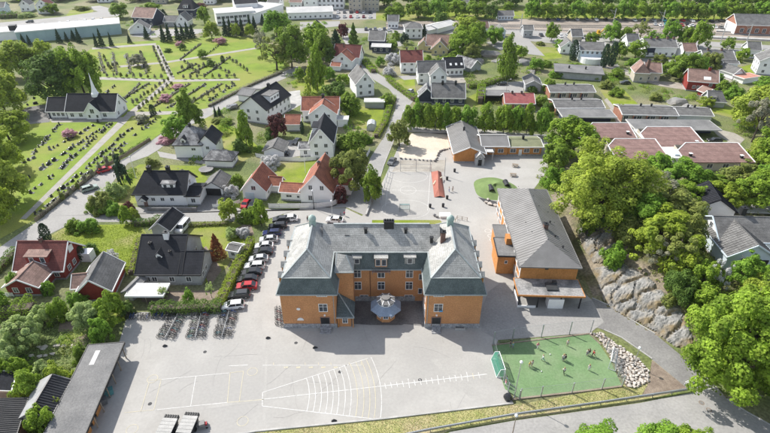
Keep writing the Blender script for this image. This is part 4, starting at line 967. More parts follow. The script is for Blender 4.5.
MB().box(0, -.05, 0, 4.0, .12, 2.1).build('garage_opening', dark, tt)
# white house with the pyramid roof by the lane
c, w, r = fr((178,157),(203,160.5), -4); t = house(c, 'tall white house with weathered pyramid roof beside the lane', name='white_house')
wing(t, w+.6, 9, 4.8, 3.9, 'x', white, pale_tile, hips=(3.6,3.2), win={'f': [(1.6,3.2,1.2,.7)]}, trimm=dark)
wing(t, 5, 7, 5.0, 2.6, 'y', white, black_tile, x0=w/2+1.9, y0=.6, win={'f': [(0,3.4,.9,.9)], 'r': [(1,3.4)]}, trimm=dark)
dormer(t, -1.2, .3, 4.9, 1.5, 1.3, 2., white, black_tile, 'gable'); chimney(t, .2, 4.5, 8, 9.6, .7, dark)
simple((206,167),(233,168.5), 5.5, 2.6, 1.7, 'x', white, pale_tile, 'low white garage annex with hipped grey roof near the pyramid roofed house', -4, hips=(2.2,2.2), cat='garage', name='garage', win={'r': [(0,1.6)]}, trimm=dark)
# white house with long black roof
c, w, r = fr((242,121),(268,125)); t = house(c, 'long white house with black roof and solar panels on its sunny side', name='white_house', rot=r)
wing(t, w, 16.5, 5.6, 4.0, 'y', white, black_tile, win={'f': [(-2,1.7),(1.6,1.7),(-2,4.3),(1.6,4.3)], 'r': (6,2)}, trimm=dark)
b = MB().box(2.6, 7.5, 6.4, 4.0, 6.0, 2.4); dd = b.build('dormer', white, t); MB().box(2.6, 7.5, 8.8, 4.5, 6.5, .25).build('dormer_roof', grey_tile, dd)
fmr = Matrix.Translation((4.62, 7.5, 0)) @ Matrix.Rotation(-math.pi/2, 4, 'Z')
for u in (-2,0,2): window(t, fmr, u, 7.6, 1.2, .8)
chimney(t, .3, 11, 9, 10.8, .9, dark)
wing(t, 6.0, 5.5, 2.6, .9, 'x', white, felt, x0=-1.2, y0=16.4, hips=(0,0)); 
simple((238,103),(252,101.5), 8, 2.8, 1.2, 'x', white, felt, 'low grey roofed garage beside the long white house', -20, cat='garage', name='garage', trimm=grey_tile)
# white house with red tiled cross gables
c, w, r = fr((311,127),(337,128.3), -3); t = house(c, 'white two storey house with red tiled cross-gabled roof and chimney', name='white_house')
wing(t, w, 5.5, 5.0, 3.4, 'y', white, red_tile, win={'f': [(-2.2,1.8),(1.8,1.8),(-2.2,4.2),(1.8,4.2)]})
wing(t, w+3.6, 7.5, 4.6, 3.3, 'x', white, red_tile, x0=-1.5, y0=4.8, win={'f': [(-4.9,1.8)], 'r': 2})
chimney(t, -.4, 6.6, 7.4, 9.6, .9, dark)
flat_roof(t, 3.6, 3, 2.6, felt_light, x0=w/2+1.9, y0=.5); block(t, 3.4, 2.8, 2.6, white, w/2+1.9, .6)
simple((286,131.5),(300,131.5), 6, 2.7, 2.0, 'x', white, red_tile, 'small white garage with red tiled roof beside the copper tree', 0, cat='garage', name='garage')
# white gable house with black roof
c, w, r = fr((311,158),(333.5,159.5), -6); t = house(c, 'white gabled house with steep black roof above the red roofed house', name='white_house')
wing(t, w, 12.5, 5.4, 4.3, 'y', white, black_tile, win={'f': [(-1.6,1.8),(1.4,1.8),(-1.6,4.4),(1.4,4.4),(0,7.2,.8,.9)], 'r': (4,2)})
wing(t, 3.4, 4.5, 2.8, 1.1, 'x', white, pale_tile, x0=-w/2-1.7, y0=1.2, win={'f': [(0,1.6)]})
b = MB().box(-1.9, 6.5, 6.6, 2.2, 4.4, 1.9); dd = b.build('dormer', white, t); MB().box(-1.9, 6.5, 8.5, 2.6, 4.8, .2).build('dormer_roof', black_tile, dd)
simple((264.5,157.5),(284,157.5), 6.4, 2.2, 1.3, 'y', white, grey_tile, 'dark grey roofed garage facing the white gabled house', -3, cat='garage', name='garage', trimm=grey_tile)
# white house with red roof at the street corner
c, w, r = fr((301,203),(333,205), -6.5); t = house(c, 'white corner house with steep red tiled roof behind a white fence', name='white_house', rot=r)
wing(t, w, 12.5, 3.7, 4.8, 'y', white, red_tile, win={'f': [(-1.6,1.8,1.0,1.3),(-1.4,4.9,.9,1.2),(1.6,4.9,.9,1.2)], 'r': (3,1), 'b': 2})
wing(t, 5.6, 4.6, 2.7, 1.3, 'x', white, red_tile, x0=-w/2-2.8, y0=.8, win={'f': [(-.6,1.5,1.4,.6),(1.9,1.4,.6,.6)]})
wing(t, 4.2, 6.5, 3.6, 3.0, 'x', white, red_tile, x0=w/2+1.9, y0=5., win={'r': 2, 'f': [(0,1.7)]})
chimney(t, -.2, 6.0, 7.6, 9.3, .75, red_tile)
# cottage
c, w, r = fr((243.5,198.5),(267,201), -7); t = house(c, 'small white cottage with red tiled gable roof by two parked cars', name='white_cottage', rot=r)
wing(t, w, 8.6, 3.0, 3.5, 'y', white, red_tile, win={'f': [(0,3.6,1.1,1.2)], 'r': 2, 'l': 2})
wing(t, 3., 3., 2.6, 1.5, 'x', white, red_tile, x0=w/2+1.3, y0=4.2)
MB().box(-1.3, -.06, 0, 2.4, .12, 2.1).build('garage_door', pale_blue, t)
# white playhouse in the garden by the car park
c, w, r = fr((229,258),(239,259.5), -16); t = house(c, 'tiny white playhouse with grey roof beside the trimmed hedge', 'playhouse', 'playhouse', r)
wing(t, w+.3, 2.6, 2.2, .5, 'x', white, grey_tile, ov=.3, win={'f': [(0,1.3,.8,.8)]}, base=False)
# white roofed open shed by the bicycles
t = house((147,305), 'open shed with bright white flat roof beside the bicycles', 'shed', 'open_shed'); flat_roof(t, 6.9, 3.3, 2.1, felt_light, y0=.2)
k = MB()
for x in (-3.4,0,3.4):
    for y in (.3,3.4): k.box(x, y, -.1, .14, .14, 2.2)
k.build('post', wood, t); MB().box(0, 3.5, 0, 6.8, .1, 2.1).build('back_wall', wood, t)
c, w, r = fr((125,300),(134,300.5), -14); t = house(c, 'narrow grey garden shed next to the open white roofed shed', 'shed', 'garden_shed', r); wing(t, 1.9, 5.0, 1.9, .5, 'y', grey_wood, felt, ov=.25, base=False, trimm=felt)
# church
c, w, r = fr((69,119.3),(117,119.8), 0); t = house(c, 'white wooden church with black roof and slender white spire', 'church', 'church')
wing(t, w, 9.4, 3.2, 4.6, 'x', white, black_tile, win={'f': [(-6.9,1.7,1.2,1.2),(-3.8,1.7,1.2,1.2),(4.8,1.7,1.2,1.2)], 'r': 2}, wstyle=1)
wing(t, 7.4, 7.6, 2.9, 3.6, 'x', white, black_tile, x0=-w/2-3.7, y0=.9, win={'f': [(-1.6,1.6),(0,1.6),(1.6,1.6)]})
wing(t, 5.2, 5.0, 3.2, 3.2, 'y', white, black_tile, x0=1.0, y0=-.7, win={'f': [(0,3.4,1.3,1.5),(-1.4,1.5,.7,1),(1.4,1.5,.7,1)]}, ov=.25)
k = MB()
for x in (-w/2-.4,-w/2-6.9): k.box(x, -.1+.9, -.2, .5, .35, 3)
k.build('buttress', blue_wood, t)
s_ = MB(); x, y, z = .9, 4.7, 7.0
pr = [(1.35,z),(1.35,z+1.1),(1.05,z+1.6),(.62,z+3.2),(.3,z+5.6),(.04,z+8.6)]
s_.lathe(pr, x, y, 8); sp_ = s_.build('spire', white, t); MB().tube([(x,y,z+8.5),(x,y,z+9.5)], .05, 5).beam((x-.3,y,z+9.15),(x+.3,y,z+9.15),.08).build('cross', dark, sp_)
# long warehouse beyond the cemetery
c, w, r = fr((19,43.5),(122,34)); t = house(c, 'long low warehouse with teal walls and white roof beyond the cemetery', 'warehouse', 'warehouse', r)
block(t, w, 17, 5.6, teal); flat_roof(t, w, 17, 5.6, felt_light, th=.35, ov=.2, rim=white)
k = MB()
for i in range(24): k.box(-w/2+w*(i+.5)/24, -.06, 0, .16, .12, 5.5)
k.build('wall_batten', teal, t)
c, w, r = fr((-14,42),(18,39.5)); t = house(c, 'low white store building at the end of the teal warehouse', 'warehouse', 'store_building', r); block(t, w, 14, 4.2, white); flat_roof(t, w, 14, 4.2, felt_light); MB().box(w*.42, 4, 4.4, 3.4, 4, 2.6).build('roof_cabin', dark, t)
# far left houses
simple((39,14),(51,14), 8, 5.6, 3.2, 'y', white, maroon_tile, 'tall white house with dark red roof near the highway', 8, win={'f': (2,2), 'r': (2,2)})
simple((22,12),(31,11.5), 7, 4.4, 2.8, 'y', white, grey_tile, 'small white house with brown roof left of the tall white one', 8, win={'f': (2,1)})
simple((-6,15),(6,13.5), 7, 4.4, 2.4, 'x', pale_blue, grey_tile, 'pale blue house at the picture corner by the highway', 8, win={'f': (3,1)})
t, w = simple((133,27),(156,26), 11, 5.2, 4.4, 'x', blue_wood, brown_tile, 'dark blue house with brown roof beside a white garage', -14, win={'f': (4,2), 'l': (2,2)})
simple((131,34.5),(149,34), 8, 2.8, 3.6, 'y', white, grey_tile, 'white garage gable attached below the dark blue house', 14, win={'f': [(0,4,.9,.9)]}, name='garage', cat='garage')
t, w = simple((179,17),(195,17), 10, 4.8, 5.2, 'x', blue_wood, black_tile, 'black house with steep roof and white dormer behind the conifers', -4, hips=(3,3), win={'f': (3,2)}); dormer(t, 0, .4, 5.2, 3, 2, 3, white, black_tile, 'shed', n=2)
t, w = simple((165,27),(178,26.5), 8, 3., 2.4, 'x', grey_wood, grey_tile, 'grey bungalow with white side gable behind the conifers', 0, win={'f': (2,1)}); wing(t, 7, 9, 3.4, 3.8, 'y', white, grey_tile, x0=w/2+3.2, y0=-1, win={'f': (2,1)})
c, w, r = fr((218,26),(256,23)); t = house(c, 'large white flat roofed hall with a row of windows', 'hall', 'community_hall', r); block(t, w, 16, 7, white); flat_roof(t, w, 16, 7, felt_light)
for i in range(9): window(t, face(w, 16, 'f'), -w/2+w*(i+.5)/9, 4.6, 2., 1.4, 2); window(t, face(w, 16, 'f'), -w/2+w*(i+.5)/9, 1.8, 2., 1.2, 2)
c2 = c+Vector((3,17,0)); t = house(c2, 'dark roofed white building rising behind the flat roofed hall', 'building', 'parish_building', r); wing(t, w*.6, 16, 9, 4, 'x', white, black_tile, win={'f': (5,2)})
c, w, r = fr((256,24),(284,14)); t = house(c, 'white building with flat roof between conifers and the round tree', 'building', 'white_building', r); block(t, w, 18, 6, white); flat_roof(t, w, 18, 6, felt_light)
c, w, r = fr((288,20),(333,18.5)); t = house(c, 'long low building with pale grey roof behind the dark tree', 'building', 'long_building', r); wing(t, w, 15, 4.2, 2.0, 'x', white, felt_light, win={'f': (9,1)})
c, w, r = fr((318,9),(344,8.5), 0); t = house(c, 'white three storey block with rows of windows at the far edge', 'building', 'white_block', 0); block(t, w, 14, 12, white); flat_roof(t, w, 14, 12, felt)
for i in range(6):
    for z in (2,5.2,8.4,11): window(t, face(w, 14, 'f'), -w/2+w*(i+.5)/6, z, 1.5, 1.5)
c, w, r = fr((349,11.5),(379,11), 0); t = house(c, 'wide beige block with hipped roof behind the car park', 'building', 'beige_block', 0); wing(t, w, 14, 9.5, 3, 'x', beige_wall, grey_tile, hips=(6,6), win={'f': (8,3)}); wing(t, 7, 4, 8, 2, 'y', beige_wall, grey_tile, x0=-w*.22, y0=-4, win={'f': (2,3)})
c, w, r = fr((304,10),(318,9.5), 0); t = house(c, 'grey roofed villa left of the white three storey block', 'building', 'grey_villa', 0); wing(t, w, 12, 6, 4, 'y', white, grey_tile, win={'f': (2,2)})
for A_, B_, d_, wm_, rm_, l_ in (((98,3),(110,2.5),8,white,brown_tile,'white house with brown roof beyond the highway loop'),((152,4),(166,3.5),8,beige_wall,grey_tile,'beige house at the top edge above the dark blue house'),((204,5),(214,4.5),8,white,red_tile,'small white house with red roof at the top edge'),((268,9),(280,8.5),9,white,grey_tile,'white house with grey roof behind the round green tree'),((290,9),(302,8.5),9,white,brown_tile,'white house with brown roof left of the grey villa'),
    ((458,9),(468,8.5),8,white,grey_tile,'white house among the park trees'),((388,29),(398,28.5),7,white,grey_tile,'small white house beside the far street'),((478,36),(488,36),7,white,brown_tile,'white house with brown roof beside the rail yard'),((571,44),(581,44.5),7,beige_wall,grey_tile,'small beige house by the station road'),((626,49.5),(637,50),7,white,grey_tile,'white house left of the twin house'),((682,60),(694,60.5),8,white,brown_tile,'white house with brown roof behind the green trees'),((746,58),(757,59),7,white,grey_tile,'white house below the platforms at the right')):
    simple(A_, B_, d_, 4.2, 2.8, 'x', wm_, rm_, l_, random.Random(l_).uniform(-12,12), win={'f': (3,1), 'r': (1,1)})
for pts in ([(384,40),(402,41),(404,46),(386,47)],[(452,42),(476,40),(480,44),(456,48)],[(560,42),(588,46),(586,50),(560,46)],[(640,58),(676,60),(676,63),(640,62)],[(700,73),(734,72),(736,76),(702,78)],[(300,22),(340,21),(340,26),(300,30)],[(130,36),(160,29),(210,29),(214,32),(150,38)],[(596,62),(618,64),(622,70),(600,67)],[(484,42),(512,40),(520,46),(500,50)],[(398,76),(416,75),(416,79),(404,80)]): sheet('driveway_paving', pts, E*2.8, asphalt)
# middle distance houses
c, w, r = fr((333,68),(352,71.5), -14); t = house(c, 'white house with red tiled T-shaped roof by the main street bend', name='white_house', rot=r)
wing(t, w, 7, 4.2, 3.4, 'y', white, red_tile, win={'f': [(-2,2),(2,2),(0,5)], 'l': 2}); wing(t, w+3.5, 7.5, 4.4, 4.2, 'x', white, maroon_tile, y0=6.5, win={'l': (2,2), 'r': (2,2)}); chimney(t, -1.5, 8, 8, 9.8)
wing(t, 4, 3, 2.4, 1, 'x', white, red_tile, x0=-2.2, y0=-3)
t, w = simple((307,41),(322,40), 9, 5, 3.6, 'y', white, black_tile, 'white house with black roof glimpsed between the big green trees', -6, win={'f': (2,2)})
t, w = simple((369,50),(384,50), 12, 4.8, 3.4, 'x', blue_wood, grey_tile, 'dark house with grey roof and white extension by the hedge', -6, hips=(0,0), win={'f': (3,2)}); wing(t, 9, 6, 3, .8, 'x', blue_wood, felt_light, x0=3, y0=-5.5, win={'f': (3,1)})
t, w = simple((356.5,96.5),(374.5,97.5), 12, 5.6, 3.8, 'y', white, grey_tile, 'white gabled house with long grey roof above the glass shed', 16, win={'f': [(-1.8,1.8),(1.8,1.8),(-1.8,4.4),(1.8,4.4),(0,7.2)], 'r': (3,2)}, chim=[(.2,8,.9)])
c, w, r = fr((365,107.5),(384,108.5), 0); t = house(c, 'low grey shed with pale flat roof behind the white gabled house', 'shed', 'garden_shed', 0); block(t, w, 3.6, 2.2, grey_wood); flat_roof(t, w, 3.6, 2.2, felt_light)
c, w, r = fr((367,130.5),(376,131), 0); t = house(c, 'small white greenhouse with curved roof at the hedge corner', 'greenhouse', 'greenhouse', 0); b = MB()
pts = [(-1.6,0),(-1.6,1.5),(-1.1,2.3),(0,2.7),(1.1,2.3),(1.6,1.5),(1.6,0)]
b.add([(x,0,z) for x, z in pts]+[(x,4,z) for x, z in pts], [tuple(range(7)), tuple(range(13,6,-1))]+[(i,i+1,8+i,7+i) for i in range(6)]); b.build('shell', mat('greenhouse_film', (.6,.62,.62), (.5,.52,.52), fine=.05, rough=.4), t); k = MB()
for y in (0.,1.3,2.7,4.):
    for i in range(6): k.beam((pts[i][0],y,pts[i][1]+.02),(pts[i+1][0],y,pts[i+1][1]+.02),.07)
k.build('hoop', steel, t)
t, w = simple((401,74),(422,73), 10, 5, 3.8, 'x', white, maroon_tile, 'white house with maroon roof and two chimneys beside the lane', 2, win={'f': (3,2), 'l': (2,2)}, chim=[(-2,5,1.2),(2,5,1.2)])
c, w, r = fr((430,87.5),(446,88), 4); t = house(c, 'white villa with grey cross-gabled roof behind the clipped hedge', name='white_villa', rot=r)
wing(t, w, 5, 5.4, 3.2, 'y', white, grey_tile, win={'f': [(-1.7,1.8),(1.7,1.8),(-1.7,4.4),(1.7,4.4)], 'r': (1,2)}); wing(t, w+4.5, 7.5, 5.2, 3.6, 'x', white, grey_tile, x0=-2.2, y0=4.4, win={'f': [(-4.2,1.8),(-4.2,4.4)], 'l': (2,2)})
t, w = simple((445,76.5),(463,75.5), 9, 3.4, 3.4, 'x', white, black_tile, 'low white house with dark roof windows beside the white villa', 6, win={'f': (4,1)})
for x in (-2.2,.2,2.6): MB().box(x, 2.2, 5.35, .9, 1.2, .12).build('roof_window', trim, t).rotation_euler = (R(36),0,0)
t, w = simple((426,53),(450,52), 10, 3.4, 4.0, 'x', yellow_wall, brown_tile, 'cream house with broad brown tiled roof and front gable', -8, win={'f': (4,1)}); wing(t, 8, 6, 3.2, 3.8, 'y', yellow_wall, brown_tile, x0=1, y0=-5.5, win={'f': (2,1)}); wing(t, 5, 6, 3, 2.6, 'y', yellow_wall, brown_tile, x0=-w/2-1.5, y0=1)
t, w = simple((405,39.5),(422,38.5), 10, 5.6, 2.2, 'x', white, grey_tile, 'white block house with low dark roof near the railway', 3, hips=(4,4), win={'f': (3,2)})
c, w, r = fr((438,34),(456,29)); t = house(c, 'bright white roofed shed near the railway line', 'shed', 'white_shed', r); wing(t, w, 10, 3, 1.2, 'x', white, felt_light); 
c, w, r = fr((427,35.5),(438,33)); t = house(c, 'small pale roofed shed left of the bright white shed', 'shed', 'pale_shed', r); wing(t, w, 7, 2.6, .8, 'x', white, felt_light)
c, w, r = fr((432,105),(464,104.5), -2); t = house(c, 'dark house with grey hipped roof behind the row of street trees', name='grey_house', rot=r)
wing(t, w, 9.5, 2.8, 3.9, 'x', blue_wood, grey_tile, hips=(0,0), win={'f': (4,1)}); wing(t, 6, 6, 2.6, 3, 'y', blue_wood, pale_tile, x0=-w/2-2, y0=2); chimney(t, -2.2, 4.4, 6, 7.8, .8, dark); chimney(t, 2.8, 4.4, 6, 7.8, .8, dark)
c, w, r = fr((484,102),(510,103), -2); t = house(c, 'dark carport with flat grey roof beside the parking pad', 'carport', 'carport', r); flat_roof(t, w, 6, 2.5, felt, rim=dark); k = MB(); k.box(0,5.8,0,w,.15,2.5); k.box(-w/2,3,0,.15,6,2.5); k.build('boarding', blue_wood, t)
t, w = simple((505,110),(533,111), 8.5, 2.8, 2.2, 'x', brick, roofmat('rose_roof', (.42,.14,.13), (.33,.10,.10)), 'house with rose red roof behind the street trees', -2, win={'f': (4,1)}, chim=[(-2.5,4.2,.8),(1,4.2,.8)])
t, w = simple((525,92),(540,91.5), 9, 3, 1.6, 'y', grey_wood, grey_tile, 'grey shed with pale gable roof by the parking pad', -6, cat='shed', name='grey_shed')
c, w, r = fr((470,73),(481,70)); t = house(c, 'weathered grey barn roof among rocks and trees', 'barn', 'grey_barn', 40); wing(t, 7, 11, 2.4, 2.6, 'y', grey_wood, pale_tile)
c, w, r = fr((436,75),(443,74)); t = house(c, 'small white shed above the low white house', 'shed', 'garden_shed', 0); wing(t, 4, 5, 2.4, 1.6, 'y', white, pale_tile)
t, w = simple((497,38.5),(505,38), 7, 4, 2, 'y', pale_blue, grey_tile, 'pale blue house near the railway below the lawn', 0, win={'f': (2,1)})
t, w = simple((498,21),(513,20.5), 8, 3, 2.2, 'x', pale_blue, grey_tile, 'pale blue bungalow with windows beyond the railway', 0, win={'f': (5,1)})
t, w = simple((523,38),(532,37.5), 6, 4.2, 1.8, 'x', grey_wood, grey_tile, 'small grey railway hut beside the car park', 0, cat='hut', name='railway_hut', win={'f': (2,1)})
c, w, r = fr((563,86),(592,74)); t = house(c, 'broad flat grey roofed carport above the terraced houses', 'carport', 'carport', -14); flat_roof(t, 20, 12, 2.8, felt, y0=0, rim=felt); block(t, 19, 11, 2.8, grey_wood, 0, .5)
for x in (-4,3): chimney(t, x, 6, 3, 4, .6, dark)
c, w, r = fr((580,63),(603,64), -8); t = house(c, 'modern white house with a rounded terrace and grey roof', name='white_house', rot=r); wing(t, w, 11, 5.4, 2.4, 'x', pale_blue, grey_tile, y0=2.5, hips=(0,0), win={'f': (5,2)}); MB().prism([(w*.48*math.cos(a), 2.5-5*math.sin(a)) for a in [math.pi*k/14 for k in range(15)]], 0, 2.6).build('terrace', white, t)
t, w = simple((560,55),(574,53.5), 9, 3.4, 2.8, 'y', white, grey_tile, 'small grey roofed house left of the tall dark conifers', -6, win={'f': (2,1)})
t, w = simple((644,57.5),(674,57), 11, 4.8, 2.6, 'x', white, grey_tile, 'grey roofed twin house with four dark chimneys', -3, win={'f': (5,2)}, chim=[(-4,5.5,1.2,.9),(-1,5.5,1.2,.9),(4,5.5,1.2,.9),(7,5.5,1.2,.9)])
MB().box(-w/2+2.5, -.1, 2.2, 4, .2, 2.2).build('dark_panel', blue_wood, t)
c, w, r = fr((634.5,81.5),(645,83.5), -10); t = house(c, 'cream house with brown hipped roof and brick chimney above the lane', name='cream_house', rot=r); wing(t, w+1, 7, 4.4, 3.2, 'y', beige_wall, brown_tile, win={'f': (1,2)}, hips=(2,0)); wing(t, 6, 8, 4.2, 2.8, 'x', beige_wall, brown_tile, x0=w/2+2.6, y0=1.5, win={'f': (2,1)}); chimney(t, w/2, 2.5, 5, 9.2, 1.1, chimney_brick)
t, w = simple((702,71.5),(731,71), 11, 5, 2.8, 'x', grey_wood, grey_tile, 'grey roofed house with white end wall behind the olive tree', -4, win={'f': (3,2)}, chim=[(-4,5.5,1,.8),(2,5.5,1,.8)]); wing(t, 6, 3, 4.4, .7, 'x', white, grey_tile, x0=w/2-3, y0=-3)
c, w, r = fr((687,89.5),(713,94), -16); t = house(c, 'bright red timber house with brown roof and white window frames', name='red_house', rot=r); wing(t, w, 9, 4.2, 3.4, 'x', red_wood, brown_tile, win={'f': [(-2.8,1.8),(-1.2,1.8),(1.4,1.8),(3.,3.2)], 'r': (2,2)}, wstyle=1); chimney(t, 2.2, 4.5, 7, 8.9, .9, red_wood)
MB().box(.6, 2.2, 5.9, 2.6, 1.5, .14).build('roof_window', trim, t).rotation_euler = (R(36),0,0)
c, w, r = fr((708,106),(722,109), -10); t = house(c, 'small dark garage with steep grey roof below the red house', 'garage', 'garage', r); wing(t, w+.5, 6.5, 2.4, 2.8, 'x', grey_wood, grey_tile, hips=(0,1.5)); dormer(t, -1, .6, 2.6, 1.4, 1.1, 1.6, white, grey_tile, 'shed')
c, w, r = fr((704,99),(714,97)); t = house(c, 'little red shed with white trim beside the red house', 'shed', 'red_shed', 20); wing(t, 4.2, 4, 2.2, 1.3, 'y', red_wood, brown_tile)
t, w = simple((730,80),(743,79), 8, 2.8, 2.0, 'y', white, grey_tile, 'small white shed with grey roof on the right lawn', 20, cat='shed', name='garden_shed')
c, w, r = fr((742,84),(758,82)); t = house(c, 'low shed with salmon coloured roof beside the yellow green tree', 'shed', 'low_shed', 20); flat_roof(t, 9, 5, 2.2, mat('salmon_roof', (.52,.27,.2), (.42,.2,.15)), rim=white); block(t, 8.6, 4.6, 2.2, white, 0, .2)
t, w = simple((757,74),(778,77), 10, 6, 3, 'y', white, grey_tile, 'tall white house cut by the right edge of the view', -20, win={'f': (2,2), 'l': (3,2)})
t, w = simple((736,33),(790,37), 14, 5.2, 4.4, 'x', brick, grey_tile, 'red brick station building with long grey roof and white gable', -7, cat='station', name='station_building', win={'f': [(-12+4*i,2.2,1.8,2.2) for i in range(7)]}); MB().box(-w/2-.05, 7, 0, .12, 13.6, 5.1).build('white_gable', white, t)

# terraced houses and the pink roofed day centre
def terrace(A, B, d, eave, label, garages=0, rot=0):
    c, w, r = fr(A, B, rot); t = house(c, label, 'terrace', 'terraced_house', r, 'low terraced houses on the slope')
    wing(t, w, d, eave, 1.1, 'x', beige_wall if not garages else white, grey_tile, ov=.5, win=None if garages else {'f': [(-w/2+w*(i+.5)/8, 1.6) for i in range(8) if i % 2 == 0]}, wsize=(1.5,1.4))
    MB().box(-w/2-.06, d/2, -.2, .14, d+.1, eave+.2).build('brick_end', brick, t)
    if garages:
        for i in range(garages):
            b = MB()
            for j in range(4): b.box(-w/2+w*(i+.5)/garages, -.05, .1+j*.52, w/garages-.4, .08, .5)
            b.build('garage_door', trim, t)
    else:
        for i in (1, 3, 5): 
            k = MB(); k.box(-w/2+w*(i+.5)/8, -.3, 0, .12, 1.4, eave-.1); k.build('partition', brick, t); door(t, face(w, d, 'f'), -w/2+w*(i+.8)/8, 1., 2.1, blue_wood)
    for x in (-w*.1, w*.1): chimney(t, x, d*.55, eave+.7, eave+2.1, .5, dark)
terrace((549.5,98.8),(593,99.2), 9, 2.8, 'upper terraced house with grey roof and brick end, above the other terraces')
terrace((555,115),(602,115.4), 9, 2.8, 'middle terraced house with grey roof just above the dark carport', 0)
terrace((622,122),(674,123), 9.5, 2.8, 'right hand terraced house with grey roof next to the garages', 0, -4)
terrace((676,122),(709,124), 8, 2.8, 'garage row with four white doors under a grey roof', 4, -5)
c, w, r = fr((562,124),(614,124.5), -2); t = house(c, 'long dark carport below the middle terraced house', 'carport', 'carport', r); flat_roof(t, w, 7, 2.5, felt, rim=felt_light); block(t, w-1, 4, 2.5, blue_wood, 0, 2.8)
c, w, r = fr((634,136.5),(717,138), -2); t = house(c, 'dark flat roofed carport behind the pink brown roofs', 'carport', 'carport', r); flat_roof(t, w, 8, 2.6, felt, rim=felt_light); block(t, w-1, 4, 2.6, blue_wood, 0, 3.8)
def pav(x0, x1, pe, pt, label):
    z1, z2 = 2.8, 4.3; a, b_ = G(x0, pe, z1), G(x1, pe, z1); w = b_.x-a.x-1.4; d = G(0, pt, z2).y-a.y-1.2; c = Vector(((a.x+b_.x)/2, a.y+.7, 0)); r = 0; t = house(c, label, 'pavilion', 'day_centre_pavilion', r, 'pavilions with pink brown roofs')
    b = MB(); b.add([(-w/2,0,-.3),(w/2,0,-.3),(w/2,d,-.3),(-w/2,d,-.3),(-w/2,0,z1),(w/2,0,z1),(w/2,d,z2),(-w/2,d,z2)], [(0,1,5,4),(1,2,6,5),(2,3,7,6),(3,0,4,7)]); b.build('wall', beige_wall, t)
    o = .7; sl = (z2-z1)/d; pts = [(-w/2-o,-o,z1-o*sl),(w/2+o,-o,z1-o*sl),(w/2+o,d+o*.6,z2+o*.6*sl),(w/2-w*.12,d+o*.6,z2+.05+o*.6*sl),(-w/2+w*.18,d+o*.6,z2+.05+o*.6*sl),(-w/2-o,d-3.5,z2-3.5*sl)]
    r_ = MB().add([(x,y,z+.06) for x, y, z in pts]+[(x,y,z+.36) for x, y, z in pts], [tuple(range(5,-1,-1)),tuple(range(6,12))]+[(i,(i+1)%6,6+(i+1)%6,6+i) for i in range(6)]); ro = r_.build('roof', pink_tile, t)
    k = MB()
    for i in (1,2,3,4,5): k.beam(Vector(pts[i])+Vector((0,0,.3)), Vector(pts[(i+1) % 6])+Vector((0,0,.3)), .28, .3)
    k.build('fascia', trim, ro)
    for x, y in ((w*.38,1.5),(-w*.4,2.5)):
        z = z1+y*sl; q = MB(); q.box(x, y, z+.2, .7, .7, .9); q.build('roof_vent', dark, t); MB().box(x, y, z+1.1, .9, .9, .12).build('vent_cap', trim, t)
    for i in range(4): window(t, face(w, d, 's'.replace('s', 'f')), -w/2+w*(i+.5)/4, 1.5, 1.6, 1.3)
pav(590, 637, 138.5, 124, 'rear left pavilion with pink brown roof beside the big fresh tree')
pav(617, 671, 161.5, 140, 'front left pavilion with pink brown roof above the dark green trees')
pav(650, 708, 148, 128, 'rear right pavilion with pink brown roof below the carport')
pav(686, 755, 163, 144, 'front right pavilion with pink brown roof near the gravel drive')
c, w, r = fr((668,167),(690,167), 0); t = house(c, 'low white link building between the two front pavilions', 'link building', 'link_building', 0); block(t, w*.8, 12, 2.8, white); flat_roof(t, w*.8, 12, 2.8, felt_light); MB().box(0, 3, 3.1, 3.2, 3.6, .5).build('skylight', pale_blue, t)
c, w, r = fr((642,150),(656,150), 0); t = house(c, 'low white link building between the two rear pavilions', 'link building', 'link_building', 0); block(t, w*.7, 9, 2.8, white); flat_roof(t, w*.7, 9, 2.8, felt_light); MB().box(0, 3, 3.1, 2.6, 2.6, .5).build('skylight', dark, t)

# white house on the rock at the right
p = P(745,271); t = house(p, 'white house with dark ribbed roofs standing on the rock slope', name='white_house', rot=-3)
wing(t, 8.8, 9, 3.6, 2.7, 'y', pale_blue, grey_tile, win={'f': [(-1.2,2.6,1.3,1.0)]}, trimm=pale_blue)
wing(t, 24, 9, 3.9, 2.8, 'x', white, grey_tile, x0=8.3, y0=4.8, hips=(0,0), trimm=pale_blue, win={'l': 2})
sm = MB()
for i in range(15):
    y = -.2+.62*i
    for s in (-1, 1): sm.beam((s*4.8,y,3.65),(s*.12,y,6.5),.08,.09)
tag(sm.build('roof_rib', grey_tile, t), kind='stuff')
MB().box(2.6, -.06, 0, 1.8, .12, 2.8).build('entrance_opening', dark, t); chimney(t, 2, 10, 7, 8.6, .9, dark)
p = P(712,219); t = house(p, 'dark ribbed roof of a small building among the hillside trees', 'outbuilding', 'dark_outbuilding', rot=-12)
wing(t, 8, 8, 2.6, 2.6, 'y', white, black_tile, trimm=black_tile)
sm = MB()
for i in range(13):
    y = -.2+.65*i
    for s in (-1, 1): sm.beam((s*4.3,y,2.7),(s*.12,y,5.45),.08,.08)
tag(sm.build('roof_rib', black_tile, t), kind='stuff')
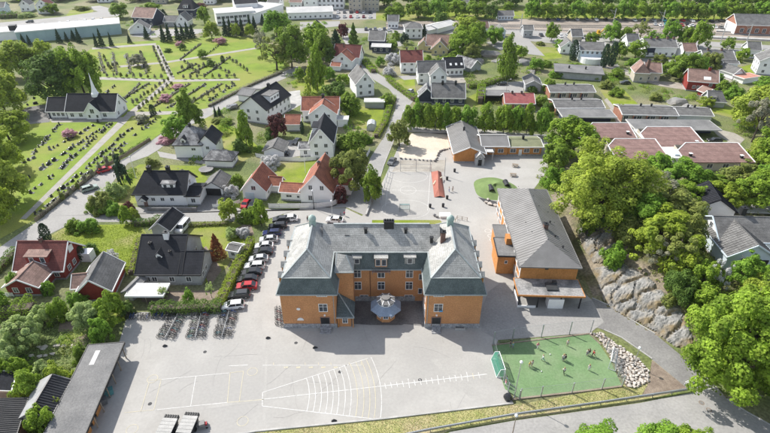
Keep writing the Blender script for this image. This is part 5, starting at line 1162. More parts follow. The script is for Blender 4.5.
# near left sheds
def ribs(t, x0, x1, y0, y1, z0, z1, n, m, axis='x'):
    b = MB()
    for i in range(n):
        y = y0+(y1-y0)*(i+.5)/n; b.beam((x0,y,z0),(x1,y,z1),.09,.09)
    tag(b.build('roof_rib', m, t), kind='stuff')
A = G(55,433); Bq = G(100,433); 
def shed_long():
    p0, p1 = G(121.5,345.5,3.), G(84,433,3.); p0.z = p1.z = 0          # yard side foot line of the long shed
    d = (p1-p0); L = d.length+8; ang = math.atan2(d.y, d.x); t = house(p0, 'long low shed with flat grey felt roof along the schoolyard', 'shed', 'long_shed', math.degrees(ang))
    W = 5.5; b = MB(); b.box(L/2-.3, -W/2-.4, -.2, L, W-1.4, 2.9); b.build('wall', dark, t)
    r_ = MB(); r_.box(L/2-.3, -W/2, 2.75, L+.8, W+.5, .3); ro = r_.build('roof', felt, t)
    k = MB(); k.box(L/2-.3, .28, 2.68, L+.9, .12, .44); k.box(L/2-.3, -W-.28, 2.68, L+.9, .12, .44); k.box(-.75, -W/2, 2.68, .12, W+.4, .44); k.build('fascia', dark, ro)
    for x0, x1 in ((10.5,12.2),(12.8,13.8),(14.5,22)):
        n = int((x1-x0)/.9)+1
        for i in range(n): MB().box(x0+(x1-x0)*(i+.5)/n, .02-.7, 0, (x1-x0)/n-.06, .08, 2.5).build('door_board', ochre2, t)
    k = MB()
    for i in range(9): k.box(i*L/9+.2, .1, 0, .14, .14, 2.7)
    k.build('post', wood, t)
    MB().box(2.4, -3.6, 3.06, 3.2, .8, .02).build('roof_patch', felt_light, t)
    return t
shed_long()
def gable_free(A, B, d, eave, rise, wm, rm, label, rot, n, rm2=None, cat='shed', name='gabled_shed'):
    c, w, r = fr(A, B, rot); t = house(c, label, cat, name, rot); wing(t, w, d, eave, rise, 'y', wm, rm, ov=.4, base=False, trimm=rm2 or rm)
    b = MB()
    for i in range(n):
        y = -.35+(d+.7)*(i+.5)/n
        for s in (-1, 1): b.beam((s*(w/2+.38),y,eave+.03-.38*rise/(w/2)+.26),(s*.1,y,eave+rise+.22),.09,.08)
    tag(b.build('roof_rib', rm, t), kind='stuff'); return t, w
def roof_line(p, q):
    d = q-p; return (p.x, p.y), math.degrees(math.atan2(-d.x, d.y)), d.length
(x0, y0), rot, L = roof_line(G(30.8,412,4.3), G(51.5,377,4.3))
c = Vector((x0, y0, 0)); t = house(c, 'white gabled shed with black ribbed roof beside the long shed', 'shed', 'gabled_shed', rot); w = 4.4
wing(t, w, L, 3.0, 1.3, 'y', white, mat('dark_ribbed_roof', (.05,.05,.055), (.035,.035,.04), rough=.45), ov=.35, base=False, trimm=metal_roof)
k = MB(); k.add([(-w/2-.36,-.36,3.02),(-.05,-.36,4.56),(-.05,L+.36,4.56),(-w/2-.36,L+.36,3.02),(-w/2-.36,-.36,3.10),(-.05,-.36,4.62),(-.05,L+.36,4.62),(-w/2-.36,L+.36,3.10)], [(0,3,2,1),(4,5,6,7),(0,1,5,4),(2,3,7,6),(3,0,4,7),(1,2,6,5)]); k.build('painted_sheen_slope', mat('painted_sun_sheen', (.34,.345,.35), fine=.04, rough=.5), t)  # left slope overlaid paler: the sun's sheen on the black roof, put into colour
k = MB()
for i in range(16):
    y = -.3+(L+.6)*(i+.5)/16; k.beam((w/2+.34,y,3.08),(.1,y,4.58),.08,.09)
tag(k.build('roof_rib', dark, t), kind='stuff'); window(t, face(w, L, 'f'), -.2, 1.9, 1.2, 1.0)
(x0, y0), rot, L = roof_line(G(14,443,3.2), G(27.5,400,3.2)); rr_ = R(rot)
c = Vector((x0-5.2*math.cos(rr_), y0-5.2*math.sin(rr_), 0)); t = house(c, 'dark ribbed roof of a building at the bottom left corner', 'shed', 'gabled_shed', rot); w = 10
anth = mat('anthracite_roof', (.055,.055,.057), (.04,.04,.042), rough=.5)
wing(t, w, L, 3.2, 1.6, 'y', brick, anth, ov=.3, base=False, trimm=dark); k = MB()
for i in range(22):
    y = -.2+(L+.4)*(i+.5)/22
    for s in (-1, 1): k.beam((s*(w/2+.28),y,3.4),(s*.1,y,5.08),.09,.09)
tag(k.build('roof_rib', anth, t), kind='stuff')
c = G(2,402); t = house(c, 'small black roofed garden hut at the left edge', 'hut', 'garden_hut', 20); wing(t, 3.6, 3.6, 2.0, .9, 'y', grey_wood, black_tile, ov=.3, base=False)
# ================================================================ CARS
CG = 'cars in the slanted school parking row'
CARS = [(281.5,219.5,'dark','hatch','dark hatchback at the far end of the school parking row'),(289.5,218.5,'white','hatch','white hatchback tucked behind the dark one at the far end of the row'),
 (278,226,'black','estate','black estate car, second from the far end of the school parking row'),(272.3,233,'navy','estate','navy blue car, the only blue one in the school parking row'),
 (269,239.5,'silver','hatch','silver car just below the blue one in the parking row'),(264.5,246,'white','hatch','white car between silver and black ones, upper half of the parking row'),
 (263.5,252,'black','hatch','black hatchback in the middle of the parking row, above a grey car'),(259,259,'silver','hatch','grey silver car in the middle of the parking row'),
 (255,266,'white','estate','white car in the lower middle of the parking row beside the hedge'),(252,272.8,'black','hatch','black hatchback directly below the lower middle white car'),
 (247.8,279.3,'black','hatch','black car directly above the red car in the parking row'),(247.2,286.3,'red','hatch','red hatchback, the only red car in the parking row'),
 (239.6,294.8,'dark','estate','dark grey car between the red car and the nearest white one'),(233.5,305.6,'white','estate','white estate car at the near end of the parking row beside the bicycles')]
for x, y, c_, k, l in CARS: car(G(x, y+2), 8+random.uniform(-3,3), c_, k, l, CG)
for x, y, rot, c_, k, l in ((105.5,171.5,222,'red','estate','red car driving along the street beside the cemetery fence'),(90,190,222,'green','estate','pale green car following the red one beside the cemetery'),
  (246,206,80,'red','hatch','red car parked nose-in at the white cottage'),(254,206,80,'dark','hatch','dark car parked beside the red one at the white cottage'),(183.5,229,82,'white','van','white van parked on the street behind the modern grey house'),
  (297,143,70,'dark','hatch','dark car parked between the grey garage and white gabled house'),(283,155,170,'black','hatch','black car half hidden in front of the dark garage'),(259.5,109,35,'dark','estate','dark car by the long white house'),
  (502,85,5,'black','estate','black car on the parking pad below the hedge'),(714,142,-3,'black','estate','black car parked by the pink roofed pavilions'),(232,109,40,'grey','estate','grey car beside the low grey garage'),
  (335,222,-6,'white','hatch','white car parked behind the school near the ball court'),(392,163,70,'grey','hatch','olive grey car parked beside the sand pit'),(752,20,0,'white','van','white van near the red brick station building'),
  (30,22.5,20,'grey','estate','grey car driving on the highway at the far left'),(625,84,0,'dark','hatch','dark car on the lane above the terraced houses'),(410,93,60,'silver','hatch','silver car beside the hedge at the lane corner')):
    car(G(x, y), rot, c_, k, l, detail=y > 60)
cc = ['white','white','silver','white','white','white','grey','white','white','silver']
for i in range(10):
    x = 27+i*8.3; y = 28.2-i*.85-(i % 3)*.3; car(G(x, y), 105+random.uniform(-6,6), cc[i], 'hatch', f'{cc[i]} car, {ORD[i]} from the left in the row behind the teal warehouse', 'cars parked behind the warehouse', False)
cc = ['dark','blue','black','silver','grey','white','black','navy','dark','white','blue','silver','teal','black','red','white','grey','black','dark']
for i in range(19):
    x = 548+i*9.6; car(G(x, 19.6+.012*(x-548)+(i % 2)*.5), 88, cc[i], 'van' if cc[i] == 'teal' else 'hatch', f'{cc[i]} car, {ORD[i]} from the left under the long avenue of trees', 'cars parked under the avenue trees', False)
cc = ['white','grey','dark','red','white','black','white','silver','red','white','maroon','white']
for i in range(12):
    x = 338+(i % 6)*6.4; y = 13+(i//6)*4.6; car(G(x, y), 90, cc[i], 'hatch', f'{cc[i]} car, {ORD[i % 6]} from the left in the {["far","near"][i//6]} row at the beige block', 'cars at the beige block', False)
cc = ['dark','white','grey','white','silver','dark','navy']
for i in range(7):
    x = 541+i*6.6; car(G(x, 36+i*.35), 90, cc[i], 'hatch', f'{cc[i]} car, {ORD[i]} from the left on the station road', 'cars along the station road', False)
cc = ['silver','white','teal','white','dark','red','black','white']
for i in range(8):
    x = 655+i*5.3; car(G(x, 25+(i % 2)*1.2), 75, cc[i], 'hatch', f'{cc[i]} car, {ORD[i]} from the left in the station car park', 'cars in the station car park', False)
cc = ['dark','black','grey','white','dark','silver']
for i in range(6):
    x = 366+i*4.6; car(G(x, 30+(i % 2)), 90, cc[i], 'hatch', f'{cc[i]} car, {ORD[i]} from the left near the white block house', 'cars near the white block house', False)
cc = ['white','dark','silver','blue','white','grey','red','dark','white','black','silver','white']
for i in range(12):
    x = 690+i*6.2; car(G(x, 30.2+(x-690)*.02) if False else G(x, 27.5+(i % 3)*.5), 82, cc[i], 'hatch', f'{cc[i]} car, {ORD[i]} from the left on the strip beside the brick station', 'cars beside the brick station', False) if x < 733 else None
cc = ['white','silver','dark','white','grey','blue','white','dark','white']
for i in range(9):
    x = 672+i*7.4; car(G(x, 50.5+i*.55), 5, cc[i], 'hatch', f'{cc[i]} car, {ORD[i]} from the left along the road behind the twin house', 'cars behind the twin house', False)
# excavator in the rail yard
t = empty('excavator', G(597,37), R(20), 'yellow excavator working beside the railway tracks', 'excavator'); ym = mat('machine_yellow', (.62,.38,.04), fine=.05)
k = MB()
for s in (-1, 1): k.box(0, s*1.2, 0, 4.2, .6, .9)
k.build('track', dark, t); k = MB(); k.box(-.4,0,.9,3.4,2.6,1.3); k.box(.7,.6,2.2,1.4,1.2,1.4); k.build('cab', ym, t); k = MB(); k.beam((1.2,-.3,2),(4,-.3,4.6),.5); k.beam((4,-.3,4.6),(5.8,-.3,1.6),.4); k.box(5.9,-.3,.6,.9,1.1,1); k.build('arm', ym, t)

# ================================================================ BICYCLES
BIKE = {}
bike_p = {k: mat('bike_'+k, c, rough=.35, fine=0) for k, c in {'black': (.03,.03,.032), 'blue': (.03,.09,.33), 'red': (.38,.04,.035), 'white': (.7,.7,.7), 'green': (.07,.2,.09), 'grey': (.25,.25,.26), 'teal': (.05,.28,.33)}.items()}
def bike_parts():
    if BIKE: return BIKE
    f = MB(); r = .045
    bb, st, hd, ra, fa, ht = (0,0,.32), (-.18,0,.78), (.42,0,.74), (-.5,0,.34), (.56,0,.34), (.38,0,.92)
    for a, b in ((bb,st),(st,hd),(bb,hd),(bb,ra),(st,ra),(hd,fa),(hd,ht)): f.beam(a, b, r)
    BIKE['frame'] = f.mesh('frame', bike_p['black'])
    w = MB(); n = 14
    for k in range(n):
        a, b = 2*math.pi*k/n, 2*math.pi*(k+1)/n; w.beam((.33*math.cos(a),0,.33*math.sin(a)), (.33*math.cos(b),0,.33*math.sin(b)), .05, .05)
    for k in range(4):
        a = math.pi*k/4; w.beam((.33*math.cos(a),0,.33*math.sin(a)), (-.33*math.cos(a),0,-.33*math.sin(a)), .012)
    BIKE['wheel'] = w.mesh('wheel', tyre_m)
    h = MB(); h.beam((.38,-.3,.98),(.38,.3,.98),.04); h.beam((.38,0,.9),(.38,0,.98),.05); BIKE['handlebar'] = h.mesh('handlebar', dark)
    s = MB(); s.beam((-.18,0,.78),(-.21,0,.9),.04); s.box(-.22,0,.9,.28,.15,.07,taper=.8); BIKE['saddle'] = s.mesh('saddle', dark); return BIKE
def bicycle(p, ang, col, label, group):
    B = bike_parts(); t = empty('bicycle', p, ang, label, 'bicycle', group); t.rotation_euler = (random.uniform(-.12,.12), 0, ang)
    link('frame', B['frame'], t, m=bike_p[col])
    for x in (-.5, .56): link('wheel', B['wheel'], t, (x, 0, .34))
    link('handlebar', B['handlebar'], t); link('saddle', B['saddle'], t)
for nm, a, b in (('left bicycle rack', (165.5,339.5), (178.5,315)), ('middle bicycle rack', (195.5,339), (201.5,314.5)), ('right bicycle rack', (222.3,338), (229.3,312.5))):
    p0, p1 = G(*a), G(*b); d = p1-p0; L = d.length; d.normalize(); r = Vector((d.y, -d.x, 0)); ang = math.atan2(r.y, r.x)
    k = MB(); k.beam((0,0,.06),(L,0,.06),.08); k.beam((0,0,.5),(L,0,.5),.05)
    for i in range(14): k.beam((L*i/13,-.25,.05),(L*i/13,0,.52),.03); k.beam((L*i/13,.25,.05),(L*i/13,0,.52),.03)
    k.build('rack_frame', steel, empty('bicycle_rack', p0, math.atan2(d.y, d.x), f'{nm} of steel bars on the schoolyard, filled from both sides', 'bicycle rack', 'bicycle racks'))
    for i in range(13):
        for s in (-1, 1):
            if random.random() < .06: continue
            c = random.choice(['black','black','black','black','grey','grey','blue','red','white','green','teal'])
            bicycle(p0+d*(L*(i+.5)/13+random.uniform(-.06,.06))+r*s*(.95+random.uniform(-.12,.12)), ang+(math.pi if s > 0 else 0)+random.uniform(-.12,.12), c, f'{c} bicycle standing in the {nm} of the schoolyard', f'{c} bicycles in the {nm}')
for i in range(15):
    c = random.choice(['black','black','blue','grey','white','blue']); p = G(128+i*2.9, 317+random.uniform(-1.2,1.2)); bicycle(p, R(80)+random.uniform(-.3,.3), c, f'{c} bicycle in the row under the dark hedge', f'{c} bicycles under the hedge')
for i in range(9):
    c = random.choice(['black','grey','red']); bicycle(G(279.8-i*.1, 326.5-i*2.1), R(175)+random.uniform(-.2,.2), c, f"{c} bicycle leaning by the school's left wing wall", f'{c} bicycles by the left wing')

# ================================================================ FOOTBALL PITCH
PT = [(492,345.5),(512,341.5),(551,336.5),(589,334),(594,336.5),(600,345),(610,360),(621,384),(622,386.3),(580,391.5),(519,398.5),(505,389),(497,366)]
sheet('artificial_pitch', PT, E*4, turf_m)
seam_m = mat('turf_seam', (.19,.285,.15), fine=.08)
for k in range(1, 6):
    t0 = k/6; A_ = (492+(589-492)*t0, 345.5+(334.5-345.5)*t0); B_ = (519+(621-519)*t0, 398+(386-398)*t0); tag(ribbon('turf_seam', [G(*A_), G(*B_)], .07, E*4+.004, seam_m), kind='structure')
kerb([(492,345.5),(589,334),(601,345)], .25, .15, wood); kerb([(622,386.6),(580,392),(519,399),(512,400)], .3, .2, wood)
fence([(493,344.5),(512,341),(541,337.3),(569,334.3),(590,332.8)], 3.2, 'wire mesh fence along the far side of the football pitch', steel, steel, 5.5, 'net', name='pitch_fence')
fence([(519.5,399.5),(540.5,397),(571.5,393.5),(601.5,389.5),(621.5,387)], 2.6, 'wire mesh fence along the near side of the football pitch', steel, steel, 6.5, 'net', name='pitch_fence')
fence([(493,345),(497,363),(503.5,382),(508,392),(519,399.5)], 2.2, 'wire mesh fence at the left end of the football pitch', steel, steel, 4.5, 'net', name='pitch_fence')
fence([(606,350),(611.5,362),(618,376),(622,386)], 2.2, 'wire mesh fence at the right end of the football pitch', steel, steel, 4.0, 'net', name='pitch_fence')
net_m = mat('green_goal_net', (.10,.36,.26), (.08,.31,.22), fine=.05)
def goal(p, ang, w, h, dep, label, nm=net_m, fm_=white, dense=.16):
    t = empty('football_goal', p, ang, label, 'goal'); k = MB()
    for s in (-1, 1): k.beam((0,s*w/2,0),(0,s*w/2,h),.1); k.beam((0,s*w/2,h),(dep*.6,s*w/2,h),.06); k.beam((dep*.6,s*w/2,h),(dep,s*w/2,0),.06); k.beam((0,s*w/2,.05),(dep,s*w/2,.05),.06)
    k.beam((0,-w/2,h),(0,w/2,h),.1); k.beam((dep,-w/2,.05),(dep,w/2,.05),.06); k.build('goal_frame', fm_, t)
    n = MB(); j = -w/2
    while j <= w/2: n.beam((.02,j,h),(dep*.6,j,h-.02),.035); n.beam((dep*.6,j,h-.02),(dep,j,.05),.035); j += dense
    for i in range(int(h/dense)+1):
        z = h-i*dense; x = dep*.6+(dep*.4)*(1-z/h); n.beam((x,-w/2,z),(x,w/2,z),.035)
        for s in (-1, 1): n.beam((0,s*w/2,z),(x,s*w/2,z),.035)
    for i in range(4): n.beam((dep*.15*i,-w/2,h),(dep*.15*i,w/2,h),.035)
    tag(n.build('net', nm, t), kind='stuff'); return t
g0 = G(497.5,367); goal(G(501,368), R(184), 4.0, 1.9, 1.3, 'goal with bright green net at the left end of the pitch', dense=.17)
goal(G(609.5,362), R(-28), 3.4, 2.0, 1.2, 'goal with pale green net at the right end beside the stones', steel, dense=.3)
goal(G(404.5,212), R(90), 2.6, 2.0, 1.3, 'small goal with teal net on the school ball court', mat('teal_net', (.16,.36,.36), fine=0), steel, .3)
lamp_post(G(514,398), 8.2, 'lamp post with round white globe at the near pitch corner'); lamp_post(G(633,366), 4.2, 'short lamp post with white globe beside the stone bank'); lamp_post(G(512,436), 4.6, 'dark street lamp with small white head by the guard rail', 'globe', m=wood)
# ball court fence posts, masts
for x, y0, y1 in ((400.5,171.5,160.5),(416,171.5,159),(430,171.5,159.5),(444.5,176,157.5)):
    p = G(x, y0); h = HT(p, y1); MB().tube([(0,0,-.2),(0,0,h)], .08, 6).build('pole', steel, empty('court_post', p, 0, 'tall steel post of the ball court net, ' + {400.5:'leftmost of the four',416:'second from the left',430:'third from the left',444.5:'rightmost beside the red mound'}[x], 'post', 'posts of the ball court'))
p0, p1, p2 = G(386,172), G(400.5,171.8), G(444.5,176)
fence([(389,171.5),(400.5,171.5),(416,171.5),(431,171.5)], 2.4, 'open rail fence along the far end of the ball court', steel, steel, 4, 'rail', name='court_fence')
fence([(389,172),(380,206)], 1.6, 'wire fence between the ball court and the main street', steel, steel, 3.5, 'rail', name='court_fence')
p = G(505,101); lamp_post(p, 8.5, 'tall street lamp above the dark carport', 'arm'); lamp_post(G(403.5,131), 7.0, 'street lamp among the trees at the lane corner', 'globe')
p = G(305.5,173); h = 6.5; MB().tube([(0,0,-.2),(0,0,h)], .08, 6).build('pole', white, empty('flag_pole', p, 0, 'white flag pole in the corner house garden', 'flag pole'))
lamp_post(G(314,209), 5.2, 'street lamp in front of the white corner house', 'globe', m=dark); lamp_post(G(136,178), 6.4, 'pale street lamp beside the street below the cemetery', 'globe', m=white); lamp_post(G(533,131), 7, 'street lamp beside the lane trees north of the kindergarten', 'arm')
lamp_post(G(332.5,219), 5., 'slim lamp post behind the school', 'globe')
fence([(690,391),(652,397.3),(600,404.5),(560,410.5),(512,416.8),(470,424),(430,431.5),(380,442)], .75, 'grey steel guard rail along the lower street', steel, steel, 4, 'rail', 'guard rail', 'guard_rail')
q = [G(*a) for a in ((690,391),(600,404.5),(512,416.8),(430,431.5),(380,442))]; gr = bpy.data.objects['guard_rail']; b = MB()
for a, c in zip(q[:-1], q[1:]): b.beam(a-gr.location+Vector((0,0,.62)), c-gr.location+Vector((0,0,.62)), .16, .34)
b.build('rail_band', steel, gr)
# kerb barrier and bike at the junction
t = empty('barrier', G(689.5,383.5), R(20), 'low steel barrier at the end of the access road', 'barrier'); k = MB()
for x in (-1.1,0,1.1): k.tube([(x,0,-.1),(x,0,.9)], .05, 6)
k.build('post', steel, t); k = MB(); k.beam((-1.2,0,.85),(1.2,0,.85),.1,.2); k.beam((-1.2,0,.45),(1.2,0,.45),.08,.14); k.build('rail', trim, t)
k = MB(); k.beam((-2.9,0,0.6),(2.9,-.2,.7),.1); k.beam((-2.9,.45,.35),(2.9,.4,.4),.1); k.beam((-2.9,-.5,.9),(2.9,-.6,1.),.1)
t = empty('wooden_rails', P(741,398), R(4), 'pale wooden rails lying under the big tree beside the street', 'rails'); k.build('rail', wood, t)

# yard furniture
def trailer(p, ang, label, lid):
    t = empty('waste_trailer', p, ang, label, 'trailer', 'waste trailers'); b = MB(); b.box(0,0,.45,2.1,2.9,1.0,taper=1.06); b.build('tub', dark, t)
    l = MB()
    for i in range(5): l.box(0,-1.2+.6*i,1.46,2.3,.56,.12)
    l.build('lid', lid, t); k = MB(); k.box(0,1.75,1.0,2.2,.7,.5)
    for i in range(6): k.box(-.95+.38*i,1.75,1.5,.2,.75,.07)
    k.build('front_rack', dark, t)
    for s in (-1, 1):
        w = MB(); w.add([(s*1.1+dx,.35*math.cos(a),.35+.35*math.sin(a)) for dx in (-.1,.1) for a in [2*math.pi*i/12 for i in range(12)]], [tuple(range(12)),tuple(range(23,11,-1))]+[(i,(i+1)%12,12+(i+1)%12,12+i) for i in range(12)]); w.build('wheel', tyre_m, t)
trailer(G(168.5,433), R(-4), 'dark waste trailer with ribbed pale lid, left of the pair', concrete); trailer(G(189,430.5), R(-4), 'dark waste trailer with ribbed pale lid, right of the pair', concrete)
t = empty('hand_cart', G(203.5,427), R(20), 'small grey hand cart loaded beside the right waste trailer', 'cart'); k = MB(); k.box(0,0,.4,1.4,1.,.12); k.box(-.1,0,.52,.8,.8,.6); k.build('load', metal_roof, t); k = MB(); k.box(.45,0,.5,.35,.5,.3); k.build('red_box', PAINT['red'], t); k = MB(); k.beam((-.7,0,.45),(-1.2,0,1.1),.06)
k.box(.5,.45,0,.3,.1,.4); k.box(.5,-.45,0,.3,.1,.4); k.build('wheels', tyre_m, t)
def bench(p, ang, label):
    t = empty('picnic_table', p, ang, label, 'picnic table', 'picnic tables of the kindergarten'); k = MB()
    for i in range(3): MB().box(-.28+.28*i,0,.72,.26,1.8,.05).build('plank', wood, t)
    for s in (-1, 1):
        MB().box(s*.75,0,.43,.28,1.8,.05).build('seat', wood, t); k.beam((-.8,s*.6,.42),(.8,s*.6,.42),.06,.1); k.beam((-.55,s*.6,0),(-.2,s*.6,.72),.08); k.beam((.55,s*.6,0),(.2,s*.6,.72),.08)
    k.build('leg', wood, t)
bench(G(515,166.5), R(70), 'wooden picnic table nearer the kindergarten wall'); bench(G(513,176), R(80), 'wooden picnic table nearer the sports hall')
# kindergarten mound with tunnels
t = empty('play_mound', G(494,188.5), 0, 'green turf play mound with black tunnel openings', 'play mound'); b = MB(); nr, na = 12, 36; v = []
for i in range(nr+1):
    for j in range(na):
        a = 2*math.pi*j/na; r = i/nr; h = 1.25*(math.cos(math.pi*min(r, 1))*.5+.5)**.8*(1+.25*math.sin(2*a+.5)); v.append((6.2*r*math.cos(a)*(1+.1*math.cos(3*a)), 6.8*r*math.sin(a), h))
b.add(v, [(i*na+j, i*na+(j+1)%na, (i+1)*na+(j+1)%na, (i+1)*na+j) for i in range(nr) for j in range(na)]); b.build('turf', mound_m, t, smooth=True)
for x, y in ((-1.2,-2.2),(3.5,.6)):
    w = MB(); ring = [2*math.pi*i/14 for i in range(14)]
    w.add([(x+rr*math.cos(a), yy, .8+rr*math.sin(a)) for rr, yy in ((.75,y-.9),(.75,y+2),(.6,y-.9),(.6,y+2)) for a in ring], [(i,(i+1)%14,14+(i+1)%14,14+i) for i in range(14)]+[(28+i,28+(i+1)%14,42+(i+1)%14,42+i) for i in range(14)]+[(i,(i+1)%14,28+(i+1)%14,28+i) for i in range(14)]+[tuple(range(42,56))]); w.build('tunnel', dark, t)
def boulder_mesh(seed, n=14, sub=1, rough=.06):
    rs = random.Random(seed); bm = bmesh.new()
    for i in range(n):
        d = Vector((rs.gauss(0,1), rs.gauss(0,1), rs.gauss(0,1))).normalized(); bm.verts.new(d*rs.uniform(.8,1.05)*.5)
    r = bmesh.ops.convex_hull(bm, input=bm.verts); bmesh.ops.delete(bm, geom=[g for g in r['geom_interior'] if isinstance(g, bmesh.types.BMVert)], context='VERTS')
    if sub:
        bmesh.ops.subdivide_edges(bm, edges=bm.edges[:], cuts=sub, use_grid_fill=True)
        bmesh.ops.triangulate(bm, faces=bm.faces[:])
        for vv in bm.verts: vv.co += Vector(mnoise.noise_vector(vv.co*3+Vector((seed,0,0))))*rough+Vector(mnoise.noise_vector(vv.co*9+Vector((seed,0,0))))*rough*.4
    me = bpy.data.meshes.new('boulder'); bm.to_mesh(me); bm.free(); return me
BOULD = [boulder_mesh(i) for i in range(8)]
for m_ in BOULD: m_.materials.append(stone_m)
for i, (x, y, s) in enumerate(((486,203,1.3),(490,205,1.5),(495,206,1.2),(499,204,1.6),(501,201,1.1),(488,200,1.0))):
    o = link('boulder', BOULD[i % 8], None, G(x, y)+Vector((0,0,s*.25))); o.scale = (s,s,s*.7); o.rotation_euler = (0,0,i); tag(o, 'pale boulder bordering the rubber mat below the play mound', 'boulder', 'boulders by the play mound')
for i in range(26):
    t_ = i/25; pts = [(401,159),(420,160.5),(436,161.5),(439,153),(441,151),(447,149.5),(456,147.5)]; k = t_*(len(pts)-1); j = min(int(k), len(pts)-2); a, c = pts[j], pts[j+1]; f_ = k-j
    p = G(a[0]+(c[0]-a[0])*f_, a[1]+(c[1]-a[1])*f_); s = random.uniform(.6,.95); o = link('boulder', BOULD[i % 8], None, p+Vector((0,0,s*.3)), m=granite_g); o.scale = (s*1.2,s,s); o.rotation_euler = (0,0,i*1.7); tag(o, 'grey boulder in the curved row edging the sand pit', 'boulder', 'boulders edging the sand pit')
# red rubber mound with ramp
t = empty('rubber_mound', G(438,185), R(-1), 'long ridged red rubber play mound beside the ball court', 'play mound'); b = MB()
A_, B_ = G(432.5,197.5), G(443.5,197.5); C_, D_ = G(433.5,172), G(444.5,172); ctr = G(438,185)
w2 = (B_-A_).length/2; y1, y2 = A_.y-ctr.y, C_.y-ctr.y
b.add([(-w2,y1,.02),(w2,y1,.02),(w2,y2,.02),(-w2,y2,.02),(-.3,y1+2.5,1.5),(.3,y2-2,1.5),(-.1,y1,.5)], [(0,6,4),(6,1,4),(1,2,5,4),(2,3,5),(3,0,4,5)]); b.build('rubber', red_turf, t)
k = MB(); k.beam((-1.4,y1+6,.75),(-.7,y1+7.5,1.1),.35,.06); k.beam((.7,y2-6,1.2),(1.3,y2-4.5,.9),.35,.06); k.build('yellow_hold', paint_y, t)
# yard bins, light bits
for i, (x, y, l) in enumerate(((447,180,'dark bin right of the red rubber mound'),(447,199,'dark bin at the near end of the red rubber mound'),(454.5,172,'small dark bin in front of the kindergarten'),(443,207,'dark bin north of the school'),(430,207.5,'dark bin beside the ball court line'))):
    MB().lathe([(.01,0),(.3,0),(.36,.95),(.38,1.0),(.01,1.08)], 0, 0, 10).build('drum', dark, empty('waste_bin', G(x, y), 0, l, 'bin', 'dark waste bins'))
for x, y, l in ((268,338.5,'black drain bollard on the yard left of the school'),(315,348.3,'black low bollard at the edge of the school shadow'),(165,346.5,'black rock weight near the left bicycle rack'),(334,421.5,'black rubber lump near the yard kerb by the fan marking')):
    o = link('kerb_weight', BOULD[3], None, G(x, y)+Vector((0,0,.2)), m=dark); o.scale = (1.1,.5,.5); tag(o, l, 'weight')
MB().lathe([(.01,0),(.55,0),(.75,.5),(.5,.95),(.01,1.05)], 0, 0, 10).build('sack', PAINT['black'], empty('refuse_sack', G(507.5,399), 0, 'black refuse sack at the near left pitch corner', 'refuse sack'))
t = empty('table_box', G(445,216.8), 0, 'white sand box with lid behind the school', 'box'); MB().box(0,0,0,2.6,1.6,.6).build('box', trim, t); MB().box(0,0,.6,2.8,1.8,.12).build('lid', white, t)
for i, (x, y) in enumerate(((437,217.5),(434,216))):
    o = link('boulder', BOULD[i], None, G(x, y)+Vector((0,0,.3)), m=granite_g); o.scale = (1.2,.9,.8); tag(o, 'dark boulder beside the white box behind the school', 'boulder', 'boulders behind the school')
fence([(455,222),(457,219),(467,221)], 1., 'low wooden trellis beside the lawn behind the school', wood, wood, 1.5, 'rail', name='trellis')
t = empty('dustbin', G(67.5,397), 0, 'teal wheelie bin beside the long shed', 'bin')
for i, (x, y, m_, l) in enumerate(((109.5,394.5,mat('teal_plastic', (.10,.26,.27), fine=0),'teal wheelie bin standing beside the long shed'),(103.5,404,PAINT['grey'],'grey wheelie bin standing beside the long shed'))):
    t2 = empty('wheelie_bin', G(x, y), R(30), l, 'bin'); MB().box(0,0,.1,1.3,.8,1.,taper=1.1).build('body', m_, t2); MB().box(0,0,1.1,1.5,.95,.12).build('lid', m_, t2)
bpy.data.objects.remove(t)
for i, (x, y) in enumerate(((39.5,348),(44,348.5),(57,346.5),(64,347),(73.5,347.5),(31.5,357),(40,357.5),(46,356.5),(53,355))):
    o = link('garden_stone', BOULD[i % 8], None, G(x, y)+Vector((0,0,.25))); s = random.uniform(.7,1.3); o.scale = (s*1.3,s,s*.8); tag(o, 'pale stone lying among the shrubs of the lower left garden', 'stone', 'stones in the lower left garden')
# trampolines and garden things
t = empty('trampoline', G(206.5,171.5), 0, 'grey round trampoline behind the pale double garage', 'trampoline'); MB().lathe([(2.1,.8),(2.1,.9),(1.9,.92),(.01,.86)], 0, 0, 20).build('mat', granite_g, t); k = MB()
for i in range(6): a = i*1.047; k.beam((2*math.cos(a),2*math.sin(a),0),(2*math.cos(a),2*math.sin(a),.85),.06)
k.build('leg', steel, t)
t = empty('boat', G(232.5,107.5), R(38), 'small dark covered boat trailer beside the lane', 'trailer'); k = MB(); k.box(0,0,.5,4.2,1.7,.7,taper=.85); k.build('cover', granite_g, t); k = MB(); k.box(0,.8,0,.7,.2,.6); k.box(0,-.8,0,.7,.2,.6); k.build('wheel', tyre_m, t)

